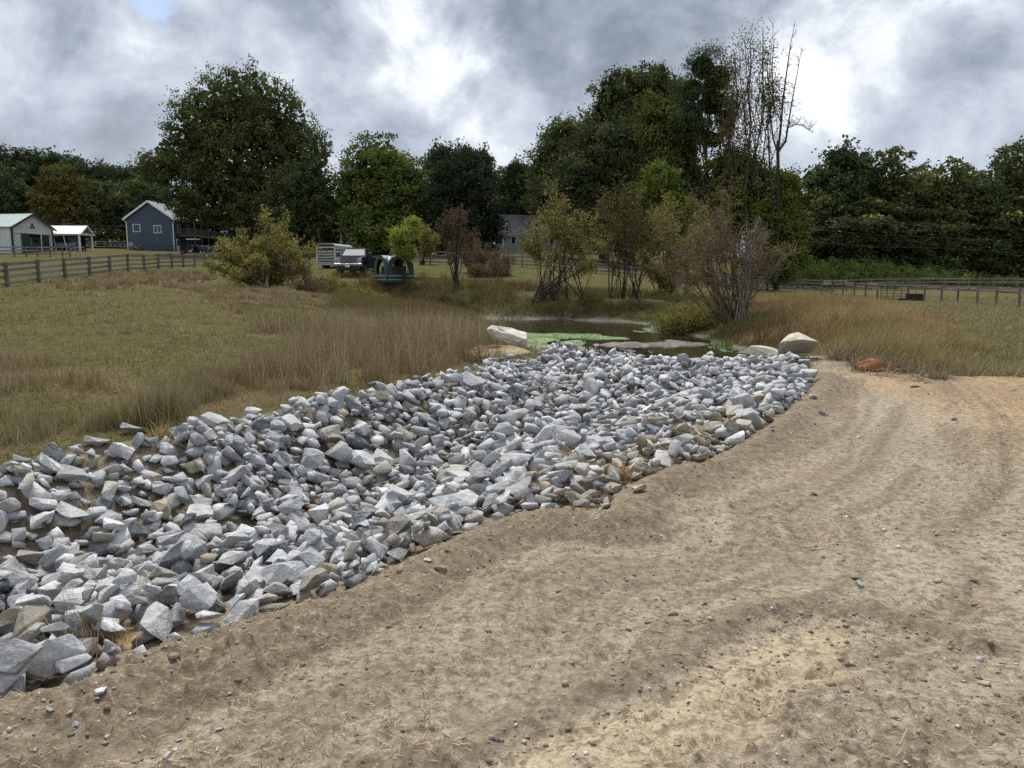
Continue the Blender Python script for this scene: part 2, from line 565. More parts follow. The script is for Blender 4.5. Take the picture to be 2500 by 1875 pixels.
def terrain(x, y, fine=True):
    """height and masks of the ground"""
    x, y = np.asarray(x, float), np.asarray(y, float)
    z = H_base(x, y)
    near = (y > -2) & (y < 24) & (x > -9) & (x < 10)
    sd_r = np.full(x.shape, 50.0)
    sd_r[near] = poly_sd(x[near], y[near], RIP_POLY)
    w = 1 - sstep(-0.05, 0.45, sd_r)
    # beyond the far lip the channel bed runs on down into the pond
    lipx = (x > 0.0) & (x < 6.3) & (y > 14) & (y < 23)
    w = np.where(lipx, np.maximum(w, sstep(0.0, 0.9, x) * (1 - sstep(5.0, 6.3, x)) * (1 - sstep(19.5, 22.5, y)) * sstep(14.2, 15.0, y)), w)
    zl = np.zeros_like(z)
    mm = w > 0
    if mm.any():
        zl[mm] = _local(x[mm], y[mm])
    z = z * (1 - w) + zl * w
    sd_p = np.full(x.shape, 60.0)
    pm = (y > 15) & (y < 70) & (x > -28) & (x < 28)
    if pm.any():
        wob = (fbm(x[pm], y[pm], 0.35, 3, 5) - .5) * 2.2
        sd_p[pm] = poly_sd(x[pm], y[pm], POND_POLY) + wob * sstep(18, 24, y[pm])
    pf = sstep(0.0, 4.2, sd_p)
    zp = WATER_Z + 0.03 + np.clip(sd_p, 0, 3) * 0.07
    # silt flat: bed close to the surface over the near right half
    silt = np.exp(-(((x - 4.8) / 4.6) ** 2 + ((y - 26.5) / 6.0) ** 2))
    bed = WATER_Z - 0.105 - 0.30 * sstep(0, -3.0, sd_p) * (1 - silt) + 0.118 * silt + (fbm(x, y, 0.8, 5, 9, .65) - .5) * .46 * silt
    zp = np.where(sd_p < 0, bed, zp)
    z = z * pf + zp * (1 - pf)
    out = {'pond': sd_p, 'rip': sd_r}
    sd_d = poly_sd(x, y, DIRT_POLY)
    wobd = (fbm(x, y, 1.1, 3, 3) - .5) * 0.7
    dirt = 1 - sstep(-0.15, 0.15, sd_d + wobd * 1.9 * sstep(11, 13, y))
    dirt = np.maximum(dirt, 1 - sstep(0.0, 0.35, sd_r + 0.1))
    bare = 1 - sstep(-.2, .2, poly_sd(x, y, BARE_PEN) + wobd * 1.6)
    dirt = np.maximum(dirt, bare)
    out['dirt'] = dirt
    out['clay'] = np.maximum((1 - sstep(-.6, .9, poly_sd(x, y, CLAY_POLY) + wobd)) * dirt, bare * .75 * sstep(.3, .6, fbm(x, y, 1.6, 3, 6)))
    out['sand'] = 1 - sstep(-.15, .10, poly_sd(x, y, SAND_POLY) + (fbm(x, y, 2.3, 3, 41) - .5) * .35)
    if fine:
        de, _ = line_d(x, y, EDGE_LINE)
        onroad = dirt * (sd_r > 0)
        berm = np.exp(-((de - 0.20 - 0.12 * (fbm(x, y, 1.5, 2, 8) - .5)) / 0.20) ** 2) * onroad
        bm_amt = 0.10 * (0.35 + 1.1 * fbm(x, y, 1.2, 2, 21))
        z = z + berm * bm_amt
        out['berm'] = np.clip(np.maximum(berm, (1 - sstep(.25, .8, de + (fbm(x, y, 3., 3, 31) - .5) * .5)) * onroad), 0, 1)
        # ruts along the track
        warp = (fbm(x, y, 0.5, 3, 12) - .5) * 0.28
        arc = x * .55 + y * .84      # runs with the track
        lane = fbm(de * 7.0 + warp * 3.0, arc * .16, 1.0, 3, 55)
        cle = sstep(.50, .62, fbm(x, y, .7, 2, 58)) * sstep(.45, .6, fbm(de * 1.6, arc * .1, 1.0, 2, 59))
        z = z + onroad * sstep(.4, .8, de) * ((lane - .5) * .024 + cle * .012 * (np.abs(((arc / .13 + (fbm(x, y, 1.1, 2, 57) - .5) * 2) % 1.0) - .5) * 2 - .5))
        out['lane'] = lane
        rut = fbm(de * 3.4 + warp * 2, (x + y) * 0.22, 1.0, 3, 50)
        ridged = 1 - np.abs(2 * fbm(de * 1.9 + warp * 1.6, (x + y) * 0.18, 1.0, 2, 61) - 1)
        ramp = sstep(0.5, 1.0, de)
        z = z + onroad * ramp * ((rut - .5) * 0.035 + (ridged ** 3 - .4) * 0.020)
        out['rut'] = rut
        # the long scraped edge across the foreground
        dl, side = line_d(x, y, RUT_LINE)
        sdl = dl * side
        jit = (fbm(x, y, 2.2, 3, 71) - .5) * .26
        z = z + onroad * (0.030 * (.3 + 1.2 * fbm(x, y, 1.6, 2, 77)) * np.exp(-((sdl - .06 + jit) / .09) ** 2) - .018 * np.exp(-((sdl + .10 + jit) / .09) ** 2)) * (1 - sstep(3.5, 5, y) * .5)
        sj = sdl + jit * .5 + (fbm(x, y, 9., 3, 73) - .5) * .06
        out['scrape'] = sstep(-.03, .01, sj) * (1 - sstep(.10, .30, sj)) * onroad
        # dozer cleat marks
        tyre = np.zeros_like(z)
        for k, (d0, wd, amp) in enumerate([(.62, .05, 1.), (.86, .03, .7), (1.12, .05, .9), (1.34, .03, .6), (1.95, .05, .8), (2.2, .035, .9), (2.75, .05, .7), (3.05, .035, .8), (3.7, .05, .6), (4.3, .04, .7), (4.9, .05, .5)]):
            wand = (fbm(x, y, .35, 2, 300 + k) - .5) * .5
            brk = sstep(.40, .54, fbm(de * .8, arc * .35, 1.0, 3, 320 + k))
            tyre = np.maximum(tyre, amp * brk * np.exp(-((de - d0 + wand) / (wd * 1.35)) ** 2))
        tyre = tyre * onroad
        z = z - .022 * tyre
        out['tyre'] = tyre
        tr = (1 - sstep(-.15, .1, poly_sd(x, y, TRACK_POLY))) * onroad
        patchy = sstep(.35, .55, fbm(x, y, 1.3, 2, 81))
        ph = (y * 1.0 + x * 0.08 + (fbm(x, y, .5, 2, 83) - .5) * .5) / 0.24
        saw = np.abs((ph % 1.0) - .5) * 2
        z = z + tr * patchy * 0.034 * (saw - .5)
        out['cleat'] = tr * patchy * (saw < .4)
        # clods
        cl = fbm(x, y, 9.0, 3, 91, .6)
        rough = 0.35 + 1.2 * sstep(.45, .7, fbm(x, y, .8, 3, 95)) + .5 * out['berm']
        z = z + dirt * (cl - .5) * 0.032 * rough
        cl2 = np.maximum(fbm(x, y, 24.0, 2, 97, .6) - .58, 0)
        z = z + dirt * cl2 * 0.075 * rough
        # meadow unevenness
        z = z + (1 - dirt) * pf * ((fbm(x, y, .5, 4, 101) - .5) * .16 * sstep(5, 9, y) + (fbm(x, y, 3.5, 3, 103) - .5) * .05)
        z = z + bare * .22 * (fbm(x, y, 2.4, 4, 7))
    return z, out


def ground(x, y):
    return float(terrain(np.array([x]), np.array([y]))[0][0])


def on_ground(u, v, ylo=2.0, yhi=200.0):
    """first meeting of a pixel's ray with the ground"""
    a, b = ray(u, v)
    ys = np.geomspace(ylo, yhi, 500)
    d = EYE + b * ys - terrain(a * ys, ys)[0]
    i = int(np.argmax(d < 0)) if (d < 0).any() else len(ys) - 1
    y = ys[i]
    if i > 0 and d[i] < 0:
        y = ys[i - 1] + (ys[i] - ys[i - 1]) * d[i - 1] / (d[i - 1] - d[i])
    return Vector((a * y, y, EYE + b * y))


# ------------------------------------------------------------------ stone shapes
def stone_bm(seed, dims, npts=12, rough=0.0, cuts=0):
    rg = np.random.RandomState(seed)
    bm = bmesh.new()
    for i in range(npts):
        p = rg.uniform(-1, 1, 3)
        p /= max(np.linalg.norm(p) * .92, np.abs(p).max() * 1.08)
        p *= rg.uniform(.82, 1.0)
        bm.verts.new(p * dims / 2)
    bmesh.ops.convex_hull(bm, input=bm.verts)
    for vv in [q for q in bm.verts if not q.link_faces]:
        bm.verts.remove(vv)
    bmesh.ops.dissolve_limit(bm, angle_limit=R(12), verts=bm.verts, edges=bm.edges)
    if cuts:
        bmesh.ops.bevel(bm, geom=list(bm.edges), offset=0.014, segments=1, affect='EDGES', clamp_overlap=True)
        bmesh.ops.triangulate(bm, faces=bm.faces)
        long_ = [e for e in bm.edges if e.calc_length() > 0.24]
        for k in range(cuts):
            bmesh.ops.subdivide_edges(bm, edges=long_, cuts=1, use_grid_fill=False)
            bmesh.ops.triangulate(bm, faces=bm.faces)
            long_ = [e for e in bm.edges if e.calc_length() > 0.20]
        bm.normal_update()
        for q in bm.verts:
            a = q.co * 5.0 + Vector((seed * 3.1, 0, 0))
            n = math.sin(a.x * 1.7 + a.y) + math.sin(a.y * 2.1 + a.z * 1.3) + math.sin(a.z * 1.9 - a.x) + rg.uniform(-1, 1)
            q.co += q.normal * n * rough
    return bm


STONE_DIMS = []
_rs = np.random.RandomState(4)
for _i in range(22):
    k = _i % 5
    d = {0: (1, .72, .50), 1: (1, .62, .34), 2: (1, .85, .62), 3: (1, .50, .42), 4: (1, .80, .40)}[k]
    STONE_DIMS.append(np.array(d) * _rs.uniform(.92, 1.08, 3))
N_STONE = len(STONE_DIMS)


def scatter_stones(rg, tries, mean, gap, zoff, keep=1.0, avoid=(), avoid_r=.34):
    """stones spread over the channel: rows of x, y, z, yaw, tilt x, tilt y, size, shape"""
    X, Y = rg.uniform(-7, 6.6, tries), rg.uniform(2.0, 19, tries)
    sd = poly_sd(X, Y, RIP_POLY)
    ok = (sd < -.03) | ((X > .7) & (X < 5.6) & (Y > 14.5) & (Y < 17.6))
    S = np.clip(np.exp(rg.normal(math.log(mean), .30, tries)), .10, .38)
    S = S * np.where(Y > 7.5, 1.22, 1.0) * np.where((sd > -.12) & (Y < 14), .85, 1.0)
    rnd = rg.rand(tries, 5)
    cell, rows = {}, []
    for i in np.nonzero(ok)[0]:
        x, y, s = X[i], Y[i], S[i]
        cx, cy = int(x // .3), int(y // .3)
        if any((q - x) ** 2 + (w - y) ** 2 < (gap * (r + s)) ** 2 for a in (cx - 1, cx, cx + 1) for b in (cy - 1, cy, cy + 1) for q, w, r in cell.get((a, b), ())):
            continue
        cell.setdefault((cx, cy), []).append((x, y, s))
        if rnd[i, 0] > keep or any((a - x) ** 2 + (b - y) ** 2 < (avoid_r * r) ** 2 for a, b, r in avoid):
            continue
        rows.append((x, y, zoff, rnd[i, 1] * 6.28, (rnd[i, 2] - .5) * 1.1, (rnd[i, 3] - .5) * 1.1, s, int(rnd[i, 4] * N_STONE)))
    rows = np.array(rows)
    rows[:, 2] += terrain(rows[:, 0], rows[:, 1], False)[0]
    return rows




# ------------------------------------------------------------------ materials
def new_mat(name):
    m = bpy.data.materials.new(name)
    m.use_nodes = True
    t = m.node_tree
    b = t.nodes['Principled BSDF']
    return m, t, b


def ATTR(t, name):
    n = t.nodes.new('ShaderNodeAttribute')
    n.attribute_name = name
    return n.outputs['Fac']


def OBJCO(t):
    return t.nodes.new('ShaderNodeTexCoord').outputs['Object']


def POSCO(t):
    return t.nodes.new('ShaderNodeNewGeometry').outputs['Position']


def BUMP(t, b, h, strength, dist):
    n = t.nodes.new('ShaderNodeBump')
    n.inputs['Strength'].default_value = strength
    n.inputs['Distance'].default_value = dist
    t.links.new(h, n.inputs['Height'])
    t.links.new(n.outputs[0], b.inputs['Normal'])


def paint(name, c, rough=.6, var=.15, scale=3.0, metal=0.0, bump=0.0, c2=None, spec=None, coord='obj', stretch=None):
    """plain material with uneven colour and grain"""
    m, t, b = new_mat(name)
    co = OBJCO(t) if coord == 'obj' else POSCO(t)
    if stretch:
        co = V2(t, 'MULTIPLY', co, stretch)
    n = NOISE(t, co, scale, 5, .6)
    c2 = c2 or tuple(x * (1 - 2 * var) for x in c)
    t.links.new(MIXC(t, RAMP(t, n.outputs['Fac'], [(.32, 0.0), (.68, 1.0)]), c2, c), b.inputs['Base Color'])
    b.inputs['Roughness'].default_value = rough
    b.inputs['Metallic'].default_value = metal
    if spec is not None:
        b.inputs['Specular IOR Level'].default_value = spec
    if bump:
        n2 = NOISE(t, co, scale * 6, 4, .6)
        BUMP(t, b, n2.outputs['Fac'], .6, bump)
    return m


def ground_material():
    m, t, b = new_mat('ground')
    L = t.links.new
    P = POSCO(t)
    dirt, clay, dry, mud, dark, sand, green = [ATTR(t, k) for k in ('dirt', 'clay', 'dry', 'mud', 'dark', 'sand', 'green')]
    n1 = NOISE(t, P, 1.1, 6, .62).outputs['Fac']
    n2 = NOISE(t, P, 7.0, 6, .65).outputs['Fac']
    n3 = NOISE(t, P, 42.0, 5, .7).outputs['Fac']
    n4 = NOISE(t, P, 150.0, 3, .7).outputs['Fac']
    # bare soil
    soil = MIXC(t, RAMP(t, n1, [(.33, 0.), (.66, 1.)]), (.385, .335, .250), (.475, .412, .302))
    soil = MIXC(t, RAMP(t, n2, [(.38, 0.), (.70, .55)]), soil, (.285, .242, .176))
    n0 = NOISE(t, P, .42, 5, .6, .6).outputs['Fac']
    soil = MIXC(t, RAMP(t, n0, [(.46, 0.), (.62, .7)]), soil, (.295, .258, .196))
    soil = MIXC(t, M2(t, 'MULTIPLY', sand, .8), soil, (.55, .445, .30))
    soil = MIXC(t, M2(t, 'MULTIPLY', clay, RAMP(t, n2, [(.25, .35), (.65, .95)])), soil, (.50, .325, .155))
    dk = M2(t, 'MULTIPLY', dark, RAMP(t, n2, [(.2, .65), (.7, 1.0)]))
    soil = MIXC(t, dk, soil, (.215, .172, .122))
    soil = MIXC(t, RAMP(t, n3, [(.42, .42), (.56, 0.)]), soil, (.17, .13, .092))
    soil = MIXC(t, RAMP(t, n3, [(.57, 0.), (.70, .55)]), soil, (.54, .45, .33))
    soil = MIXC(t, RAMP(t, n4, [(.40, .30), (.55, 0.)]), soil, (.14, .11, .08))
    # flecks of straw and chipped stone
    vor = t.nodes.new('ShaderNodeTexVoronoi')
    vor.inputs['Scale'].default_value = 26.0
    L(V2(t, 'ADD', P, V2(t, 'SCALE', NOISE(t, P, 20., 2).outputs['Color'], None, .05)), vor.inputs['Vector'])
    fl = M2(t, 'MULTIPLY', RAMP(t, vor.outputs['Distance'], [(.10, 1.), (.22, 0.)]), RAMP(t, NOISE(t, P, 9.0, 2).outputs['Fac'], [(.5, 0.), (.62, .7)]))
    soil = MIXC(t, fl, soil, (.50, .44, .34))
    # turf floor between the blades
    g1 = NOISE(t, P, .45, 5, .6).outputs['Fac']
    g2 = NOISE(t, P, 3.2, 6, .65).outputs['Fac']
    g3 = NOISE(t, P, 22.0, 5, .7).outputs['Fac']
    turf = MIXC(t, RAMP(t, g2, [(.34, 0.), (.66, 1.)]), (.072, .078, .028), (.135, .130, .056))
    dryc = MIXC(t, RAMP(t, g2, [(.30, 0.), (.70, 1.)]), (.12, .088, .048), (.21, .158, .088))
    f = M2(t, 'ADD', dry, M2(t, 'MULTIPLY', M2(t, 'SUBTRACT', g1, .5), .9), clamp=True)
    turf = MIXC(t, f, turf, dryc)
    turf = MIXC(t, RAMP(t, g3, [(.40, .65), (.60, 0.)]), turf, (.040, .036, .018))
    turf = MIXC(t, RAMP(t, g3, [(.58, 0.), (.74, .5)]), turf, (.16, .13, .065))
    # pond mud, silt and weed mat
    mudc = MIXC(t, RAMP(t, n1, [(.35, 0.), (.65, 1.)]), (.030, .026, .019), (.070, .062, .048))
    silt = ATTR(t, 'silt')
    sc = MIXC(t, RAMP(t, n2, [(.3, 0.), (.7, 1.)]), (.060, .055, .042), (.150, .140, .110))
    mudc = MIXC(t, M2(t, 'MULTIPLY', silt, RAMP(t, NOISE(t, P, .9, 5, .6, 1.0).outputs['Fac'], [(.42, 0.), (.52, 1.)])), mudc, sc)
    col = MIXC(t, RAMP(t, M2(t, 'ADD', dirt, M2(t, 'MULTIPLY', M2(t, 'SUBTRACT', n2, .5), .5)), [(.4, 0.), (.6, 1.)]), turf, soil)
    col = MIXC(t, mud, col, mudc)
    gm = MIXC(t, RAMP(t, NOISE(t, P, 6., 5).outputs['Fac'], [(.3, 0.), (.7, 1.)]), (.072, .135, .022), (.118, .20, .036))
    col = MIXC(t, green, col, gm)
    L(col, b.inputs['Base Color'])
    wet = M2(t, 'MULTIPLY', mud, RAMP(t, n1, [(.40, .55), (.62, 0.)]))
    L(M2(t, 'SUBTRACT', .95, wet), b.inputs['Roughness'])
    L(M2(t, 'MULTIPLY', mud, .45), b.inputs['Specular IOR Level'])
    n5 = NOISE(t, P, 17.0, 9, .74).outputs['Fac']
    col_ = MIXC(t, M2(t, 'MULTIPLY', dirt, RAMP(t, n5, [(.42, .72), (.50, 0.)])), col, (.135, .108, .080))  # small dark marks put the clods' shadows into the soil colour
    col_ = MIXC(t, M2(t, 'MULTIPLY', dirt, RAMP(t, n5, [(.56, 0.), (.66, .45)])), col_, (.52, .455, .36))
    L(col_, b.inputs['Base Color'])
    hgt = M2(t, 'ADD', M2(t, 'MULTIPLY', n5, .8), M2(t, 'MULTIPLY', n3, .6))
    hgt = M2(t, 'ADD', M2(t, 'MULTIPLY', hgt, 1.), M2(t, 'ADD', M2(t, 'MULTIPLY', n4, .28), M2(t, 'MULTIPLY', n2, .5)))
    BUMP(t, b, hgt, .85, .022)
    return m


# ------------------------------------------------------------------ ground sheet
def sector(th):
    return np.sin(th), np.cos(th)


_fr = R(40)
_n_in, _n_out = 470, 60
TH = np.concatenate([np.linspace(-math.pi, -_fr, _n_out)[:-1], np.linspace(-_fr, _fr, _n_in), np.linspace(_fr, math.pi, _n_out)[1:]])
RR = np.concatenate([[0.05, .4, .8], np.geomspace(1.2, 30, 500), np.geomspace(30.6, 90, 90), np.geomspace(95, 900, 30)])
_T, _Rr = np.meshgrid(TH, RR)
GX, GY = (np.sin(_T) * _Rr), (np.cos(_T) * _Rr)
_z, _mk = terrain(GX.ravel(), GY.ravel())
GZ = _z.reshape(GX.shape)
GM = {k: q.reshape(GX.shape) for k, q in _mk.items() if np.shape(q)}
LOGR = np.log(RR)


def gz(x, y):
    """ground height by looking it up in the sheet"""
    x, y = np.atleast_1d(np.asarray(x, float)), np.atleast_1d(np.asarray(y, float))
    th, r = np.arctan2(x, y), np.hypot(x, y)
    j = np.clip(np.searchsorted(TH, th) - 1, 0, len(TH) - 2)
    i = np.clip(np.searchsorted(RR, r) - 1, 0, len(RR) - 2)
    fj = np.clip((th - TH[j]) / (TH[j + 1] - TH[j]), 0, 1)
    fi = np.clip((r - RR[i]) / (RR[i + 1] - RR[i]), 0, 1)
    return (GZ[i, j] * (1 - fj) + GZ[i, j + 1] * fj) * (1 - fi) + (GZ[i + 1, j] * (1 - fj) + GZ[i + 1, j + 1] * fj) * fi


def gpt(x, y):
    return Vector((x, y, float(gz(x, y)[0])))


def pix_of(x, y, z):
    """photograph pixel of a world point (for reading region maps)"""
    zz = z - EYE
    d = y * math.cos(PITCH) - zz * math.sin(PITCH)
    up = y * math.sin(PITCH) + zz * math.cos(PITCH)
    return 1250 + F_PX * x / d, 937.5 - F_PX * up / d


def world_poly(px, lo=6.0, hi=120.0):
    return [(q.x, q.y) for q in (on_ground(u, v, lo, hi) for u, v in px)]


# tall dry grass patches and green turf, as ground regions
DRY_POLYS = [world_poly(p) for p in [
    [(395, 700), (700, 690), (900, 730), (1050, 790), (1190, 800), (1230, 850), (1140, 895), (1000, 925), (740, 955), (610, 985), (640, 900), (760, 860), (640, 800), (520, 745)],
    [(-300, 830), (60, 880), (250, 905), (330, 960), (260, 990), (130, 960), (-300, 1000)],
    [(330, 985), (600, 900), (700, 900), (760, 955), (560, 1000), (420, 1040), (200, 1060)],
    [(120, 690), (350, 665), (520, 668), (520, 690), (300, 705), (180, 715)],
    [(-300, 1000), (150, 1050), (0, 1110), (-300, 1190)]]]
RTALL_POLY = world_poly([(1800, 735), (1900, 722), (2080, 735), (2230, 765), (2290, 800), (2320, 860), (2250, 905), (2150, 885), (2060, 866), (1960, 862), (1850, 855), (1790, 815)])
GREEN_PATCH = [(q.x, q.y) for q in [atz(u, v, WATER_Z) for u, v in [(1215, 815), (1270, 798), (1360, 793), (1430, 797), (1520, 802), (1590, 810), (1605, 826), (1500, 830), (1440, 828), (1425, 838), (1440, 860), (1400, 870), (1330, 858), (1260, 835)]]]


def ground_masks():
    x, y = GX.ravel(), GY.ravel()
    dirt, clay, sand = _mk['dirt'], _mk['clay'], _mk['sand']
    dark = np.clip(.95 * _mk['berm'] + .9 * _mk['scrape'] + .75 * sstep(.48, .62, _mk['rut']) * dirt * sstep(.36, .55, fbm(x, y, .7, 3, 201)), 0, 1)
    dark = np.maximum(dark, .72 * sstep(.50, .60, _mk['lane']) * dirt * sstep(.4, .9, line_d(x, y, EDGE_LINE)[0]) * sstep(.40, .56, fbm(x, y, .9, 3, 203)))
    dark = np.maximum(dark, .95 * _mk['tyre'])
    dark = np.maximum(dark, .85 * _mk['cleat'])
    dark = np.maximum(dark, .45 * sstep(.56, .72, fbm(x, y, .45, 4, 207)) * dirt)
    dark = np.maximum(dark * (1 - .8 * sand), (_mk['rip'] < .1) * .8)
    dry = np.full(x.shape, .30) - .12 * sstep(40, 80, y)
    ang = np.degrees(np.arctan2(x, y))
    dry = np.where((ang > 8) & (y < 90), .50, dry)
    for p in DRY_POLYS + [RTALL_POLY]:
        dry = np.maximum(dry, 1 - sstep(-.6, 1.0, poly_sd(x, y, p) + (fbm(x, y, .8, 3, 210) - .5) * 2.0))
    # worn dry strip past the barns
    mud = 1 - sstep(-.2, 1.4, _mk['pond'] + (fbm(x, y, .9, 3, 220) - .5) * 1.4)
    silt = np.exp(-(((x - 4.6) / 4.2) ** 2 + ((y - 26.5) / 5.5) ** 2)) * 1.4
    silt = np.maximum(silt, .12 * sstep(.55, .7, fbm(x * .35, y * 1.6, .5, 3, 230)) * (_mk['pond'] > -3.5))
    green = 1 - sstep(-.5, .35, poly_sd(x, y, GREEN_PATCH) + (fbm(x, y, 1.6, 4, 240, .65) - .5) * 1.3)
    yc = on_ground(330, 1545, 2, 8)
    clay = np.maximum(clay, 1 - sstep(.10, .26, np.hypot((x - yc.x) * .8, y - yc.y) + (fbm(x, y, 5., 3, 260) - .5) * .2))
    dark = dark * (1 - .9 * (1 - sstep(.12, .3, np.hypot(x - yc.x, y - yc.y))))
    return dict(dirt=dirt, clay=clay, sand=sand, dark=dark, dry=np.clip(dry, 0, 1), mud=np.clip(mud, 0, 1), silt=np.clip(silt, 0, 1), green=green)


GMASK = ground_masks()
# the weed mat is a low hump standing out of the water
GZ += (GMASK['green'] * (.10 + .22 * np.exp(-(((GX.ravel() - 2.6) / 2.0) ** 2 + ((GY.ravel() - 33) / 4.0) ** 2)))).reshape(GX.shape)


def build_ground():
    nr, nc = GX.shape
    i = np.arange(nr - 1)[:, None] * nc + np.arange(nc - 1)[None]
    fs = np.stack([i, i + nc, i + nc + 1, i + 1], -1).reshape(-1, 4)[:, ::-1]
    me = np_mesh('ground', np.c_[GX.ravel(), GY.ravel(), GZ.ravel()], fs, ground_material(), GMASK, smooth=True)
    o = link('ground', me)
    o['kind'] = 'structure'
    return o


def build_water():
    m, t, b = new_mat('pond_water')
    P = POSCO(t)
    n = NOISE(t, P, 1.2, 4, .6).outputs['Fac']
    t.links.new(MIXC(t, RAMP(t, n, [(.4, 0.), (.6, 1.)]), (.012, .012, .007), (.035, .034, .020)), b.inputs['Base Color'])
    b.inputs['Roughness'].default_value = .09
    b.inputs['Specular IOR Level'].default_value = .5
    w = NOISE(t, V2(t, 'MULTIPLY', P, (1, .6, 1)), 5.0, 3, .5).outputs['Fac']
    BUMP(t, b, w, .25, .012)
    pts = [(q.x, q.y) for q in (atz(u, v, WATER_Z) for u, v in _pond_px)]
    cx, cy = sum(p[0] for p in pts) / len(pts), sum(p[1] for p in pts) / len(pts)
    pts = [(cx + (a - cx) * 1.18, cy + (c - cy) * 1.10) for a, c in pts]
    bm = bmesh.new()
    bm.faces.new([bm.verts.new((a, c, WATER_Z)) for a, c in pts])
    bm.normal_update()
    for f in bm.faces:
        if f.normal.z < 0:
            f.normal_flip()
    me = bpy.data.meshes.new('pond_water')
    bm.to_mesh(me)
    bm.free()
    me.materials.append(m)
    o = link('pond_water', me)
    o['kind'] = 'structure'


build_ground()
build_water()


# ------------------------------------------------------------------ riprap
# the stones that stand out in the photograph: pixel, width in pixels, shape, turn, colour
MARKED = [
    (140, 1158, 95, 2, 10, 1), (185, 1190, 118, 4, 0, 1), (55, 1155, 60, 0, 40, 0), (95, 1388, 115, 2, 20, 6), (110, 1305, 88, 4, 5, 1), (155, 1368, 80,
    3, -35, 0), (290, 1335, 105, 4, 20, 1), (262, 1300, 75, 2, 70, 0), (350, 1235, 75, 2, 0, 0), (312, 1165, 48, 2, 30, 1), (455, 1320, 85, 8, 40, 3),
    (200, 1485, 140, 0, -8, 1), (60, 1495, 110, 5, 5, 0), (50, 1435, 68, 0, -30, 0), (290, 1395, 110, 8, 35, 1), (425, 1420, 92, 2, 30, 0), (190, 1545,
    110, 12, 80, 2), (165, 1600, 90, 7, 10, 3), (282, 1568, 85, 0, 0, 1), (275, 1515, 92, 4, 0, 1), (490, 1508, 112, 0, 5, 0), (585, 1488, 80, 4, 15, 0),
    (30, 1600, 92, 5, 40, 4), (70, 1635, 130, 9, 20, 6), (145, 1636, 85, 4, -10, 1), (85, 1565, 120, 9, 12, 1), (775, 1345, 112, 10, 25, 0), (860, 1350,
    80, 9, 60, 0), (895, 1300, 108, 7, 0, 3), (695, 1365, 92, 4, 0, 1), (640, 1390, 76, 12, 0, 2), (590, 1395, 66, 17, 80, 0), (680, 1432, 132, 5, 0, 1),
    (735, 1320, 112, 9, 10, 6), (800, 1415, 84, 9, 30, 4), (905, 1388, 70, 0, 20, 0), (1110, 1252, 175, 14, 10, 0), (1045, 1285, 105, 9, 20, 1), (1110,
    1212, 95, 0, 5, 5), (960, 1218, 92, 4, 10, 1), (1265, 1168, 108, 0, 0, 1), (1365, 1188, 96, 2, 20, 0), (1430, 1150, 72, 7, 30, 1), (1485, 1135, 62, 2,
    10, 0), (1450, 1100, 66, 7, 0, 0), (1462, 1215, 64, 12, 75, 3), (1422, 1205, 44, 2, 10, 4), (1515, 1120, 40, 2, 0, 5), (1545, 1115, 36, 7, 40, 0),
    (1545, 1172, 62, 2, 30, 4), (1568, 1195, 64, 4, 0, 4), (1580, 1135, 50, 5, 20, 4), (1070, 1108, 66, 3, 50, 0), (990, 1085, 70, 0, 0, 5), (1255, 985,
    48, 7, 10, 3), (935, 1012, 42, 7, 0, 4), (900, 1000, 40, 2, 0, 4), (1372, 832, 34, 17, 60, 0), (1400, 850, 50, 8, 30, 1), (1830, 1012, 92, 4, 0, 1),
    (1650, 1058, 52, 2, 0, 4), (1705, 1072, 44, 7, 0, 4), (1740, 1088, 44, 2, 20, 4), (1785, 1078, 52, 7, 10, 4), (1690, 1102, 50, 5, 0, 4), (1628, 1132,
    56, 5, 10, 4), (1720, 1118, 72, 4, 0, 4), (1600, 1085, 56, 0, 0, 4), (1860, 985, 60, 4, 10, 1), (1760, 950, 62, 0, 0, 0), (1590, 1010, 56, 4, 0, 1),
    (500, 1085, 62, 0, 20, 1), (330, 1050, 78, 2, 0, 0), (430, 1060, 56, 5, 30, 0), (520, 1120, 62, 12, 80, 1), (640, 1090, 60, 17, 70, 3), (700, 1110,
    50, 2, 0, 0), (820, 1120, 46, 7, 0, 4), (870, 1020, 50, 2, 0, 0), (620, 1010, 52, 0, 0, 1), (530, 1040, 90, 0, -15, 1), (240, 1080, 80, 2, 10, 0),
    (370, 1170, 60, 0, 0, 0), (860, 1240, 60, 8, -30, 0), (1180, 1080, 60, 4, 0, 1), (1340, 1040, 50, 0, 20, 0), (1235, 1075, 48, 0, -20, 1), (1090, 960,
    60, 4, 0, 1), (1040, 930, 50, 9, 30, 0)]


